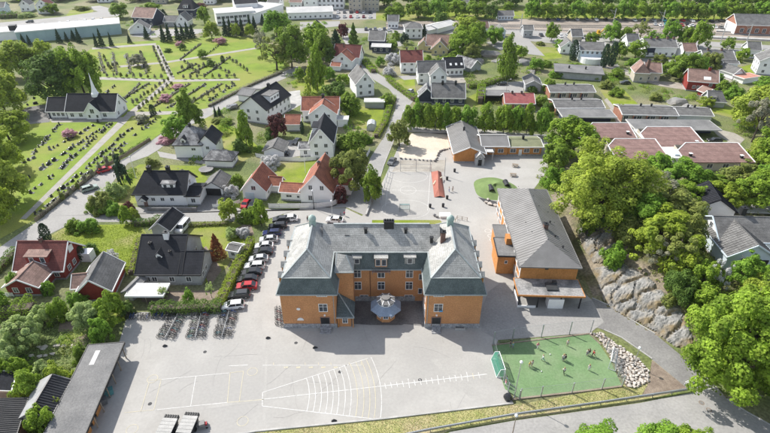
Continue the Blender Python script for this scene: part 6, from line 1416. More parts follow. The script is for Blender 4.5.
# stone bank beside the pitch: every stone a thing
rs = random.Random(11)
BANK = [(590,334),(602,333),(617,345),(628,352),(641,361),(649,372),(648,383),(638,388),(626,387),(622,377),(614,363),(606,349),(598,338)]
def inpoly(x, y, P_):
    c = False; j = len(P_)-1
    for i in range(len(P_)):
        if (P_[i][1] > y) != (P_[j][1] > y) and x < (P_[j][0]-P_[i][0])*(y-P_[i][1])/(P_[j][1]-P_[i][1])+P_[i][0]: c = not c
        j = i
    return c
sheet('bank_soil', BANK, E*3.6, soil)
n = 0; tries = 0; placed = []
while n < 290 and tries < 16000:
    tries += 1; x, y = rs.uniform(588,651), rs.uniform(331,390)
    if not inpoly(x, y, BANK): continue
    s = rs.uniform(.45,.85)*(.8 if y < 345 else 1.05); p = G(x, y)
    if any((p.x-q.x)**2+(p.y-q.y)**2 < (.37*(s+q[3]))**2 for q in placed): continue
    q4 = Vector((p.x, p.y, 0, s)); placed.append(q4)
    o = link('bank_stone', BOULD[n % 8], None, p+Vector((0,0,s*.28))); o.scale = (s*rs.uniform(.9,1.4), s, s*rs.uniform(.65,.9)); o.rotation_euler = (rs.uniform(-.3,.3), rs.uniform(-.3,.3), rs.uniform(0,6)); n += 1
    tag(o, 'pale rounded stone in the bank at the right end of the pitch', 'stone', 'stones of the bank beside the pitch')

# bedrock slope: faceted rock slabs set into the hillside
SLAB = []
for i in range(6):
    me = boulder_mesh(50+i, 20, 4, .045); me.materials.append(rock_m); SLAB.append(me)
ROCKPOLY = []
def rock_patch(poly, seeds, w, rise=1.1, step=.32, axis=.6):
    """bedrock cut by joints: every slab between the joints is an object of its own, following the hillside"""
    Pw = [P(*q) for q in poly]; Pw = [(q.x, q.y) for q in Pw]; ROCKPOLY.append(Pw); Sd = np.array([(P(*q).x, P(*q).y) for q in seeds])
    xs = np.arange(min(q[0] for q in Pw)-.5, max(q[0] for q in Pw)+.5, step); ys = np.arange(min(q[1] for q in Pw)-.5, max(q[1] for q in Pw)+.5, step)
    Xg, Yg = np.meshgrid(xs, ys); H = hill_np(Xg, Yg); Z = np.zeros(Xg.shape); ID = np.full(Xg.shape, -1)
    ca, sa = math.cos(axis), math.sin(axis)
    for i in range(Xg.shape[0]):
        for j in range(Xg.shape[1]):
            x, y = Xg[i, j], Yg[i, j]
            if not inpoly(x, y, Pw): continue
            nv = mnoise.noise_vector((x*.35, y*.35, 2.)); xx, yy = x+nv[0]*1.3, y+nv[1]*1.3
            dx, dy = Sd[:, 0]-xx, Sd[:, 1]-yy; u = dx*ca+dy*sa; v_ = -dx*sa+dy*ca; dd = np.hypot(u*.62, v_*1.25); o_ = np.argsort(dd); e_ = dd[o_[1]]-dd[o_[0]]
            edge = min(_segd(np.array(x), np.array(y), Pw[k], Pw[(k+1) % len(Pw)]) for k in range(len(Pw)))
            rv = abs(mnoise.noise((x*.55*ca+y*.55*sa, (-x*sa+y*ca)*1.5, 7.))); tilt = .22*((u[o_[0]]) % 2.2)/2.2
            Z[i, j] = H[i, j]+rise*min(1, e_/.8)**.5*min(1, edge/1.3)**.6+.3*rv+.55*tilt+.14*mnoise.noise((x*1.4, y*1.4, 1.))+.06*mnoise.noise((x*3.3, y*3.3, 4.))-.3
            ID[i, j] = o_[0]
    for s in range(len(Sd)):
        vid = {}; V = []; Fc = []
        def vi(i, j):
            if (i, j) not in vid: vid[(i, j)] = len(V); V.append((Xg[i, j], Yg[i, j], Z[i, j]))
            return vid[(i, j)]
        for i in range(Xg.shape[0]-1):
            for j in range(Xg.shape[1]-1):
                if ID[i, j] == s and min(ID[i+1, j], ID[i, j+1], ID[i+1, j+1]) >= 0: Fc.append((vi(i, j), vi(i, j+1), vi(i+1, j+1), vi(i+1, j)))
        if len(Fc) < 6: continue
        cnt = {}
        for q in Fc:
            for a_, b_ in zip(q, q[1:]+q[:1]): cnt[(a_, b_)] = 1
        for a_, b_ in [k for k in cnt if (k[1], k[0]) not in cnt]:
            n_ = len(V); V += [(V[a_][0], V[a_][1], V[a_][2]-1.2), (V[b_][0], V[b_][1], V[b_][2]-1.2)]; Fc.append((b_, a_, n_, n_+1))
        c0 = np.array(V).mean(0); me = bpy.data.meshes.new('rock_slab'); me.from_pydata([tuple(np.array(q)-c0) for q in V], [], Fc); me.materials.append(rock_m); me.update()
        o = link('rock_slab', me, None, Vector(c0)); tag(o, f'grey brown granite slab, part of the {w}', 'rock', w)
rock_patch([(598,286),(592,268),(606,266),(622,262),(640,272),(655,282),(663,291),(676,302),(688,318),(694,338),(700,356),(688,353),(672,345.5),(655,333),(640,324.5),(622,316),(611,309),(603,301)], [(606,296),(622,294),(612,276),(630,278),(648,288),(622,310),(640,316),(650,302),(662,322),(672,308),(684,340)], 'bedrock face between sports hall corner and access road')
rock_patch([(575,232),(588,222),(600,219),(616,224),(618,240),(614,254),(607,264),(593,264),(584,251)], [(584,232),(600,226),(592,246),(608,240),(600,258)], 'upper bedrock face beside the long hall roof')
for i, (x, y, a, b_, h, l) in enumerate(((488,55,14,12,5,'large pale bedrock hump among the mid distance trees'),(478,62,10,9,4,'smaller pale bedrock hump left of the large one'),(500,62,9,8,3.5,'bedrock hump behind the tall birch'),(523,64,13,9,4.5,'brown mossy bedrock knoll above the parking pad'),(531,72,8,6,3,'bedrock ledge right of the grey shed'),(678,103,13,9,4,'brown rock outcrop above the terraced houses'),(688,107,8,6,2.5,'small rock outcrop beside the bright green bush'),(750,182,6,5,3,'pale rock at the right edge among trees'))):
    p = P(x, y); o = link('bedrock_hump', SLAB[i % 6], None, p-Vector((0,0,.6))); o.scale = (a, b_, h*1.5); o.rotation_euler = (0,0,i*1.3); tag(o, l, 'rock')

# ================================================================ CEMETERY: headstones and paths' little trees
HST = []
for k, (w, h) in enumerate(((.75,.85),(.95,.7),(.6,1.05),(1.2,.75))):
    b = MB(); pts = [(-w/2,.1),(w/2,.1),(w/2,h*.8)]+[(w/2*math.cos(a), h*.8+h*.2*math.sin(a)) for a in [math.pi*i/6 for i in range(1, 6)]]+[(-w/2,h*.8)]
    n_ = len(pts); b.add([(x,-.1,z) for x, z in pts]+[(x,.1,z) for x, z in pts], [tuple(range(n_)),tuple(range(2*n_-1,n_-1,-1))]+[(i,(i+1)%n_,n_+(i+1)%n_,n_+i) for i in range(n_)]); b.box(0,0,0,w+.25,.4,.14); b.box(0,-.65,0,w,.75,.07); HST.append(b.mesh('headstone', granite))
rs = random.Random(5); NS = [0]; EXTRA = MB()
def stones(a, b, step, sec, prob=.75, jit=.35, ang=None):
    p0, p1 = G(*a), G(*b); d = p1-p0; L = d.length; d.normalize(); r = Vector((-d.y, d.x, 0)); an = math.atan2(d.y, d.x); x = 0
    while x < L:
        if rs.random() < prob and NS[0] >= 296:
            p = p0+d*(x+rs.uniform(-.3,.3))+r*rs.uniform(-jit,jit); EXTRA.box(p.x, p.y, 0, rs.uniform(.6,1.), .3, rs.uniform(.6,.9), 0, an)
        elif rs.random() < prob*1.15:
            m_ = granite if rs.random() < .8 else granite_g; p = p0+d*(x+rs.uniform(-.3,.3))+r*rs.uniform(-jit,jit)
            s = .98*rs.uniform(.8,1.3); o = link('headstone', HST[rs.randrange(4)], None, p, an+(rs.choice([0,math.pi])), m_); o.scale = (s,s,s); NS[0] += 1
            k = 'dark' if m_ is granite else 'grey'; tag(o, f'{k} granite headstone in the rows {sec}', 'headstone', f'{k} headstones {sec}')
        x += step*rs.uniform(.8,1.3)
s1, s2, s3, s4 = 'between the church and the main path', 'between the main path and the street fence', 'below the round trees left of the church', 'in the upper cemetery lawns'
for a, b in (((24,163),(66,142)),((66,142),(100,121.5)),((22,183),(50,163)),((50,163),(112,122.5)),((14,204),(42,185)),((42,185),(76,155)),((76,155),(113,123.5)),((30,158),(62,122)),((60,172),(72,155))): stones(a, b, 1.6, s1, .66, .3)
for a, b in (((46,200),(74,180)),((74,180),(128,131)),((40,212),(70,190)),((70,190),(126,142)),((128,131),(160,112)),((126,142),(158,118)),((33,217),(62,197))): stones(a, b, 1.6, s2, .62, .3)
for a, b in (((26,100),(48,96)),((28,105),(46,101)),((30,95),(44,92))): stones(a, b, 2.4, s3, .7, .8)
for a, b in (((104,112),(150,84)),((120,104),(140,84)),((152,108),(190,83)),((168,108),(206,84)),((186,106),(222,84)),((204,104),(236,84)),((100,98),(116,86)),((104,74),(98,52)),((116,75),(112,52)),((130,74),(126,54)),((146,74),(140,52)),((178,74),(196,64)),((190,75),(214,62)),((205,76),(228,58)),((180,60),(200,44)),((205,56),(222,44))): stones(a, b, 1.9, s4, .75, .35)
tag(EXTRA.build('headstones', granite), kind='stuff')
for a_, b_ in (((104,110),(148,84)),((121,102),(140,84)),((154,107),(190,84)),((170,107),(206,84)),((188,105),(222,84)),((105,73),(99,53)),((117,74),(113,53)),((131,73),(127,54)),((147,73),(141,52)),((179,73),(197,64)),((191,74),(215,62)),((206,75),(229,58)),((181,59),(201,44))):
    hedge([a_, b_], .6, .55, 'grey', f'low clipped hedge line between the grave rows of the upper cemetery lawns', 'low hedge lines of the upper cemetery', dens=9, size=.4)
# small clipped bushes along the cemetery paths
rs = random.Random(8)
def pollards(a, b, n, sec, h=(1.6,2.6), col='grey'):
    for i in range(n):
        k = (i+.5)/n; x, y = a[0]+(b[0]-a[0])*k+rs.uniform(-.6,.6), a[1]+(b[1]-a[1])*k
        tree_at(G(x, y), rs.uniform(*h), rs.uniform(.9,1.4), 'round', col if rs.random() < .85 else 'olive', f'small pollarded tree {sec}', f'pollarded trees {sec}', 'tree', 5, 'pollarded_tree')
pollards((132,106),(170,80),10, 'along the diagonal cemetery path'); pollards((138,112),(174,84),9, 'along the diagonal cemetery path'); pollards((158,48),(172,78),9, 'along the central cemetery path'); pollards((153,48),(165,74),9, 'along the central cemetery path')
pollards((104,77),(165,79),9, 'along the level cemetery path'); pollards((180,79),(238,77.5),8, 'along the level cemetery path'); pollards((60,204),(126,152),9, 'inside the street fence', (2.2,3.4)); pollards((98,70),(120,66),5, 'on the upper left lawn'); pollards((104,58),(112,72),5, 'on the upper left lawn'); pollards((140,52),(150,74),6, 'on the upper left lawn')
pollards((180,70),(212,66),6, 'on the upper right lawn'); pollards((184,62),(200,76),6, 'on the upper right lawn'); pollards((206,62),(232,76),6, 'on the upper right lawn'); pollards((228,58),(250,74),6, 'on the upper right lawn'); pollards((192,104),(236,84),7, 'by the street side of the level path')
hedge([(40,218),(100,170)], .9, 1.1, 'grey', 'grey clipped hedge along the street side of the cemetery', dens=14); hedge([(101,169),(150,140)], .9, 1.0, 'dark', 'dark clipped hedge along the upper street side of the cemetery', dens=14)
fence([(36,222),(66,198),(100,171.5),(128,156),(150,141)], 1.2, 'dark picket fence along the street side of the cemetery', wood, wood, 2.5, 'picket', name='cemetery_fence'); hedge([(209,107),(232,95),(256,83.5),(282,73)], 1.2, 1.3, 'grey', 'dark brownish hedge between cemetery and upper street', dens=12)

# ================================================================ FENCES AND WALLS OF GARDENS
fence([(269,208.5),(300,208.3),(318,208),(332,206.3),(342,201),(349,190),(356,178),(364,163),(370,152)], 1.5, 'white board fence around the corner house garden', trim, trim, 2.4)
fence([(256,157),(276,160.5),(300,161.5),(316,160)], 1.3, 'white board fence below the dark garage', trim, trim, 2.4)
fence([(213,208),(232,206.5),(240,203)], 1.1, 'white board fence beside the cottage drive', trim, trim, 2.4)
wall_run([(148,211),(197,211)], .4, 1.0, granite_g, 'dark stone retaining wall in front of the white house'); fence([(255,262),(268,238),(279,222)], 1.3, 'dark wire fence between the hedge and the parking row', dark, dark, 3, 'rail')
wall_run([(366,216),(372,200),(378,188)], .3, .5, concrete, 'low concrete wall between street and ball court'); fence([(2,297),(14,296.5)], 1., 'short white picket fence left of the red house', trim, trim, 1.5, 'picket')
fence([(716,207),(745,208),(775,210)], 1.4, 'pale rail fence beside the white terrace on the hill', metal_roof, metal_roof, 3, 'rail'); wall_run([(405,131.5),(470,134.5),(520,137),(600,141)], .3, .8, concrete, 'pale low wall along the lane north of the kindergarten')
sheet('hill_terrace', [(G(722,214,6).x,G(722,214,6).y),(G(900,222,6).x,G(900,222,6).y),(G(900,208,6).x,G(900,208,6).y),(G(728,206,6).x,G(728,206,6).y)], 6.6, mat('pale_terrace', (.5,.49,.46), fine=.05), world=True)
# overhead line masts in the rail yard
for x, y, h in ((720,44,11),(612,28,11),(660,30,11),(745,46,11),(520,32,10)):
    p = G(x, y); t = empty('railway_mast', p, R(15), f'grey railway mast {"beside the station platforms" if x > 700 else "in the middle of the rail yard" if x > 600 else "at the left of the rail yard"}', 'mast', 'railway masts'); k = MB(); k.beam((0,0,0),(0,0,h),.3); k.beam((0,0,h*.85),(-4,0,h*.95),.15); k.beam((0,0,h*.65),(-3.4,0,h*.93),.1); k.build('mast', steel, t)
# ================================================================ PEOPLE
def skin_mesh(name, verts, edges, radii, root, m, sub=1):
    me = bpy.data.meshes.new(name); me.from_pydata(verts, edges, []); o = bpy.data.objects.new(name, me); COL.objects.link(o)
    sk = o.modifiers.new('skin', 'SKIN'); me.skin_vertices.new() if not me.skin_vertices else None
    for i, r in enumerate(radii): me.skin_vertices[0].data[i].radius = r if isinstance(r, tuple) else (r, r)
    me.skin_vertices[0].data[root].use_root = True
    sk.use_smooth_shade = True; s = o.modifiers.new('sub', 'SUBSURF'); s.levels = sub; s.render_levels = sub
    dg = bpy.context.evaluated_depsgraph_get(); ev = o.evaluated_get(dg); r = bpy.data.meshes.new_from_object(ev)
    bpy.data.objects.remove(o); r.name = name; r.materials.clear(); r.materials.append(m); return r
skin_m = mat('skin_tone', (.55,.36,.27), fine=.03, rough=.6)
POSE = {}
def pose_meshes(k):
    if k in POSE: return POSE[k]
    st = {'stand': (0,0,.12,.1,.25), 'run': (.32,-.34,.5,.8,.5), 'walk': (.18,-.2,.25,-.2,.3)}[k]; a, b, armA, armB, el = st
    # facing +y, height about 1.4
    V = [(0,0,.74),(0,.01,.92),(0,.03,1.1),(0,.04,1.2),(0,.06,1.3),
         (.08,0,.70),(.09,a*.55,.38),(.09,a*.5-.12*abs(a),.05),(.09,a*.5+.02,.03),
         (-.08,0,.70),(-.09,b*.35,.38),(-.09,b*1.1,.09),(-.09,b*1.1+.14,.04),
         (.15,.03,1.08),(.19,-armA*.25,.86),(.19,-armA*.25+el*.4,.70),(.19,-armA*.2+el*.5,.63),
         (-.15,.03,1.08),(-.19,armB*.2,.86),(-.19,armB*.3+el*.3,.72),(-.19,armB*.3+el*.42,.66)]
    Eg = [(0,1),(1,2),(2,3),(3,4),(0,5),(5,6),(6,7),(7,8),(0,9),(9,10),(10,11),(11,12),(2,13),(13,14),(14,15),(15,16),(2,17),(17,18),(18,19),(19,20)]
    Rd = [.10,.10,.11,.05,.09,.075,.05,.035,.03,.075,.05,.035,.03,.055,.038,.028,.03,.055,.038,.028,.03]
    body = skin_mesh('body', V, Eg, Rd, 0, skin_m)
    sv = [0,1,2,13,14,17,18]; mp = {v: i for i, v in enumerate(sv)}; se = [(mp[x], mp[y]) for x, y in Eg if x in mp and y in mp]
    V2 = [V[i] for i in sv]; V2[0] = (0,0,.70); V2[4] = tuple(np.array(V[13])*.2+np.array(V[14])*.8); V2[6] = tuple(np.array(V[17])*.2+np.array(V[18])*.8)
    shirt = skin_mesh('shirt', V2, se, [.125,.12,.13,.078,.06,.078,.06], 1, white)
    tv = [0,5,6,7,9,10,11]; mp = {v: i for i, v in enumerate(tv)}; te = [(mp[x], mp[y]) for x, y in Eg if x in mp and y in mp]; V3 = [V[i] for i in tv]; V3[0] = (0,0,.78)
    tr = skin_mesh('trousers', V3, te, [.12,.092,.068,.052,.092,.068,.052], 0, dark)
    h = MB(); h.lathe([(.01,-.02),(.09,.0),(.115,.06),(.105,.12),(.06,.165),(.01,.175)], 0, 0, 10); hair = h.mesh('hair', dark, True); POSE[k] = (body, shirt, tr, hair); return POSE[k]
CLO = {k: mat('cloth_'+k, c, fine=.05) for k, c in {'white': (.75,.75,.74), 'pink': (.72,.16,.3), 'black': (.025,.025,.028), 'teal': (.12,.4,.42), 'yellow': (.65,.5,.08), 'grey': (.28,.28,.3), 'navy': (.03,.04,.1), 'red': (.5,.06,.05), 'beige': (.5,.43,.34), 'blue': (.15,.25,.55)}.items()}
HAIR = {k: mat('hair_'+k, c, fine=.05) for k, c in {'dark': (.03,.022,.018), 'fair': (.42,.31,.16), 'brown': (.12,.07,.04)}.items()}
def person(px, py, rot, pose, sh, tr_, hr, label, s=1.1, group=None):
    b, s_, t_, h = pose_meshes(pose); t = empty('person', G(px, py)+Vector((0,0,.05)), R(rot), label, 'person', group); t.scale = (s,)*3
    bo = link('body', b, t); link('shirt', s_, bo, m=CLO[sh]); link('trousers', t_, bo, m=CLO[tr_]); link('hair', h, bo, (0,.05,1.29), m=HAIR[hr])
for a in ((512.5,348.5,30,'stand','teal','grey','fair','child in teal shirt in the shaded far corner of the pitch'),(537,348.5,200,'run','pink','white','fair','child in pink top running out of the shade on the pitch'),(567,346,160,'stand','white','beige','fair','child in white shirt alone near the far pitch fence'),
  (529,367.5,220,'walk','yellow','beige','fair','child in yellow top near the left half of the pitch'),(531.5,366.5,200,'stand','white','beige','brown','child in white top beside the child in yellow'),(542.5,361,90,'run','white','teal','fair','child in white shirt and teal trousers mid pitch'),
  (562.5,361,180,'stand','white','grey','fair','taller person in white beside one in black mid pitch',1.25),(564.5,360.5,150,'walk','black','navy','dark','person in black clothes beside the taller one in white'),(563.5,374,10,'run','white','black','fair','child in white shirt and black shorts nearest the near fence'),
  (586.5,355.5,200,'stand','white','grey','brown','child in white at the left of a trio near the right goal'),(588.5,355,160,'walk','black','grey','dark','child in black in the middle of the trio near the right goal'),(593,356.5,120,'run','red','black','brown','child in red at the right of the trio near the right goal'),
  (588.5,370.5,160,'stand','white','white','fair','child in white clothes alone in the near right part of the pitch'),(505.5,386,80,'walk','pink','white','fair','child in pink and white outside the left pitch fence'),(506,382.5,60,'stand','blue','white','brown','child in blue top just above the pink one at the left fence'),
  (308,222,180,'walk','black','navy','dark','person in dark clothes walking behind the left school wing',1.25),(341,218.5,120,'run','navy','grey','brown','child in navy running behind the school roof'),(344.5,216,200,'walk','pink','navy','dark','child in pink behind the school near the street'),(339,224,90,'stand','grey','black','fair','child in grey close behind the school roof'),
  (449,192,60,'walk','white','blue','fair','child in white on the yard right of the red mound'),(452.5,191.5,200,'stand','white','beige','brown','second child in white on the yard nearer the play mound'),(510,347,60,'stand','black','grey','dark','child in black at the far fence of the pitch')):
    person(*a)
for x, y in ((541.3,372),(550,355)): MB().lathe([(.11*math.sin(math.pi*i/8)+.001, .11-.11*math.cos(math.pi*i/8)) for i in range(9)], 0, 0, 10).build('football', white, None, G(x, y)+Vector((0,0,.05)), 0, True)
for i, o in enumerate([o for o in COL.objects if o.name.startswith('football') and o.type == 'MESH' and o.parent is None]): tag(o, ['white football on the near half of the turf', 'white football near the child in white and teal'][i], 'ball')
# ================================================================ TREES AND HEDGES
T = tree
# left edge and around the church
T(23,76,37,34,'wide','yellow','spreading yellow green tree at the far left above the church'); T(46,72,38,26,'broad','yellow','yellow green tree behind the dark round tree by the church'); T(56,101,48,47,'broad','dark','large dark green round tree behind the church annex')
T(86,98,41,36,'broad','fresh','large green tree right behind the church roof'); T(72,84,45,24,'broad','fresh','fresh green tree between the dark round tree and the green one'); T(6,114,63,46,'broad','lime','big green tree at the left edge level with the church'); T(10,141,106,40,'broad','yellow','yellow olive tree at the left edge below the church')
T(6,172,130,36,'broad','yellow','yellow green tree at the left edge beside the headstone rows'); T(12,202,155,34,'broad','lime','fresh green tree at the left edge above the street'); T(-4,222,170,36,'broad','yellow','yellow green tree cut by the left edge above the street'); T(0,66,46,24,'broad','yellow','yellow green tree at the far left edge beyond the church'); T(4,96,64,30,'broad','yellow','yellow tree at the left edge behind the big green one')
T(191,131,87,30,'birch','mid','tall dark green birch behind the pyramid roofed white house'); T(178,140,112,27,'round','green','bright round tree left of the tall birch'); T(167,142,134,16,'bush','pink','pink flowering shrub left of the pyramid roofed house')
T(166,101,93,13,'round','pink','pink cherry tree in the middle of the cemetery'); T(70,137,128,14,'round','pink','pink cherry tree on the lawn below the church'); T(142,122,113,13,'round','grey','grey budding round tree by the path junction'); T(178,88,83,12,'round','pink','faint pink tree beside the central cemetery path'); T(139,66,52,15,'round','grey','grey brown round tree in the upper left cemetery')
T(180,47,40,8,'round','pink','small pink tree left in front of the conifers'); T(183,50,43,7,'round','dark','dark round bush beside the small pink tree'); T(221,44,36,11,'round','pink','pink tree right of the round lime tree'); T(203,58,48,10,'round','mid','light green small tree on the cemetery lawn'); T(211,66,59,8,'round','dark','dark small tree below the light green one in the cemetery'); T(153.5,115.5,104,6,'column','conifer','single dark cypress at the cemetery path'); T(223,62.5,55,4,'column','conifer','thin dark cypress in the upper cemetery'); T(168,52,47,7,'bush','dark','dark bush near the central path')
# conifers beside the warehouse and hall
for i, (x, y, t) in enumerate(((24,44,33),(30.5,46,34),(37,41,33),(43.5,37,31),(60,43,28),(67.5,42,31),(74.5,41,29),(80,43,27),(97,47,32.5),(102.5,47,27.5),(112,46.5,31.5),(130,43,33),(147,39,25))): T(x, y, t, 6.5 if t < 30 else 5, 'conifer', 'conifer', f'dark slim conifer, {ORD[i]} from the left in the row by the teal warehouse', 'conifers by the warehouse')
for i, (x, y, t) in enumerate(((164,42,24),(170,42,22),(178.5,41,23),(183.5,40,24),(188.5,39,21),(193,38,23),(226,36,16),(231,36,17),(238,35,15),(242.5,35,17),(250.5,33,14),(255,32,15),(263,25,13))): T(x, y, t, 7, 'conifer', 'conifer', f'dark pointed conifer, {ORD[i]} from the left in the row by the white hall', 'conifers by the white hall')
T(212,39,20,17,'round','lime','bright lime round tree between the dark conifers'); T(236.5,37,22,9,'round','lime','small lime tree among conifers in front of the hall'); T(250,37,22,9,'round','yellow','yellow green tree in front of the hall windows')
T(121,18,0,17,'broad','mid','green tree beside the highway at the top left'); T(53,14,1,15,'round','mid','green tree beside the tall white house'); T(27,17,10,15,'bush','pale','pale shrub in front of the small white house'); T(82,10,4,15,'bush','olive','olive shrub cluster inside the highway loop'); hedge([(0,18.5),(18,17.5)], 4, 3.5, 'dark', 'dark hedge by the highway at the far left', dens=4, size=.7)
T(199,9,1,16,'round','copper','copper red tree beside the black house with the dormer'); T(152,10,0,16,'broad','fresh','fresh tree above the dark blue house'); T(164,16,8,8,'conifer','conifer','dark conifer right of the dark blue house'); T(156,24,14,9,'broad','dark','dark tree against the dark blue house'); T(205,24,4,12,'broad','mid','green tree left of the white hall')
# centre
T(277,36,6,26,'broad','green','large bright green tree by the white flat roofed building'); T(292,68,22,30,'broad','mid','tall dark green tree beside the bare one at the cemetery end'); T(277,70,29,36,'sparse','olive','half bare olive tree at the cemetery end'); T(262,58,27,16,'sparse','grey','bare grey tree left of the half bare olive one')
T(318,92,41,18,'birch','fresh','tall fresh green birch in front of the white house'); T(316,55,18,26,'round','fresh','light green round tree before the black roofed house'); T(323,62,28,20,'round','mid','mid green tree right behind the tall birch'); T(336,48,27,15,'conifer','conifer','dark broad conifer left of the main street bend'); T(343,38,21,11,'round','copper','dark copper tree above the broad conifer'); T(354,53,21,15,'conifer','dark','tall spruce standing at the main street bend'); T(331,64,45,13,'round','dark','dark tree left of the red roofed T-shaped house')
T(311,93,66,13,'birch','lime','narrow lime green tree above the red cross gabled house'); T(336,106,79,26,'broad','dark','dark green broad tree right of the narrow lime tree'); T(350,114,90,20,'broad','mid','green tree below the white gabled house'); T(278,138,112,19,'round','copper','copper brown tree beside the small red garage'); T(272,140,126,14,'bush','dark','dark green bush below the copper brown tree'); T(302.5,134,121,4,'column','conifer','tiny dark column conifer right of the small red garage')
T(247,148,110,18,'birch','fresh','slender fresh birch in front of the long white house'); T(241,152,137,16,'bush','dark','dark green garden bush below the slender birch'); T(218,122,116,12,'bush','olive','olive clipped bush near the low grey garage'); T(226,124,117,14,'bush','mid','green clipped bush near the low grey garage'); T(216,118,105,4,'conifer','conifer','small dark conifer beside the lane corner'); T(220,116,106,5,'conifer','conifer','second small dark conifer beside the lane corner')
T(349,190,147,35,'round','olive','large olive yellow tree right of the corner house'); T(372,202,164,22,'birch','mid','street tree between the main street and ball court'); T(341,201,183,13,'bush','copper','dark red shrub against the corner house'); T(356,152,128,22,'broad','mid','green tree left of the main street near the greenhouse'); T(346,148,133,20,'bush','mid','green shrub mass behind the white gabled house'); T(366,142,132,14,'bush','green','green shrub below the greenhouse')
T(230,220,197,19,'round','lime','round lime tree on the street by the white cottage'); T(262,226,200,15,'round','fresh','fresh round tree above the school parking row'); T(248,220,208,18,'bush','mid','green shrub between the round lime tree and parking row'); T(271,166,153,20,'bush','blossom','pale blossoming bush below the dark garage'); T(238,186,172,12,'bush','mid','green bush left of the white cottage'); T(232,195,183,14,'bush','blossom','white blossoming bush beside the double garage'); T(315,142,127,14,'bush','pale','pale green bush beside the red cross gabled house')
T(125,187,155,13,'round','conifer','dark rounded conifer at the street below the cemetery'); T(118,196,180,18,'bush','pale','pale shrub beside the dark conifer on the street'); T(104,210,188,22,'bush','olive','olive shrub at the street corner'); T(95,212,200,14,'bush','mid','green shrub at the lower street corner'); T(112,214,200,18,'bush','green','green shrub in front of the white house garden'); T(130,212,200,10,'bush','copper','dark copper round bush beside the white house steps'); T(152,166,156,14,'bush','olive','olive bush along the lane behind the white house'); T(182,178,168,10,'sparse','grey','bare little tree behind the white house roof')
T(134,219,206,10,'bush','lime','lime green bush by the street left of the white house')
T(48,241,223,9,'column','conifer','dark clipped cypress behind the red house'); T(43,240,234,5,'column','conifer','small dark cypress left of the tall clipped one'); T(83.5,260,246,8,'column','conifer','dark round cypress right of the red house'); T(92.5,253,243,13,'round','dark','dark round clipped bush on the lawn by the red house'); T(113,266,250,19,'sparse','blossom','white blossoming small tree beside the red outbuilding'); T(75,230,217,15,'bush','mid','green bush on the lawn corner, left of the pair'); T(90,231,217,20,'bush','green','green bush on the lawn corner, right of the pair'); T(128,224,204,14,'birch','fresh','thin fresh tree on the lawn beside the street')
hedge([(135,226),(150,224.5),(163,221.5)], 1.6, 1.6, 'dark', 'dark clipped hedge behind the modern grey house'); hedge([(131,275),(136,252),(140,240)], 1.5, 1.3, 'lime', 'yellow green hedge left of the modern grey house'); hedge([(190,226.5),(228,224.5)], 1., .8, 'olive', 'low brownish hedge along the street garden edge')
T(218,257,232,17,'conifer','brown','dead rusty brown conifer in the garden by the parking row'); hedge([(219,309),(226,296),(232,282),(238,269),(246,256),(252,243)], 1.7, 1.9, 'yellow', 'yellow green clipped hedge along the school parking row', dens=34, size=.26); hedge([(152,312),(185,311),(222,310)], 2.2, 2.0, 'dark', 'dark green hedge behind the bicycle racks', dens=30, size=.28)
T(243,236,226,16,'bush','blossom','white blossoming shrub above the tiny playhouse'); T(232,238,226,12,'bush','pale','pale shrub left of the blossoming one'); T(253,222,205,14,'bush','mid','green shrub at the top of the parking row'); T(212,298,282,11,'sparse','pale','small pale apple tree before the modern grey house, right'); T(165,300,285,11,'sparse','pale','small pale apple tree before the modern grey house, left'); T(190,302,288,10,'bush','green','low green bush in front of the modern grey house')
# lower left garden
hedge([(0,318),(20,316),(36,314)], 3.2, 3.6, 'mid', 'tall dark garden hedge below the red house'); T(28,347,313,40,'sparse','pale','spreading pale apple tree in the lower left garden'); T(27,345,318,30,'wide','pale','pale leafy apple tree standing beside the spreading one'); T(92,330,301,28,'wide','pale','pale green fruit tree near the red outbuilding'); T(112,324,293,28,'broad','fresh','fresh green tree between outbuilding and bicycles'); T(104,342,318,20,'broad','green','green tree at the end of the long shed')
for x, y, t, w, c, l in ((45,324,302,18,'pale','pale shrub right of the tall garden hedge'),(62,320,297,20,'fresh','green shrub in front of the red house porch'),(10,365,342,24,'pale','pale shrub at the left picture edge'),(5,380,356,22,'fresh','green shrub at the left edge by the garden hut'),(35,398,370,28,'fresh','large green bush above the white gabled shed'),(64,386,362,24,'yellow','olive bush beside the long shed roof'),(22,376,356,20,'fresh','fresh green bush above the large green one'),(45,378,362,18,'pale','pale bush above the olive one'),(84,360,344,16,'mid','green bush by the bare soil'),(46,432,404,26,'fresh','fresh green tree in front of the white gabled shed'),(63,414,396,7,'lime','small lime shrub between the two sheds'),(80,306,290,18,'green','green shrub before the red outbuilding gable')):
    T(x, y, t, w, 'bush', c, l)
T(2,312,284,18,'bush','green','green bush left of the red house extension'); hedge([(-6,276),(6,264),(18,252)], 2, 1.6, 'dark', 'dark hedge between street and red house'); T(16,290,272,14,'bush','green','green bush at the left side of the red house'); T(50,293,280,12,'bush','green','green bush in the red house corner'); T(127,313,300,14,'bush','dark','dark bush at the white roofed open shed')
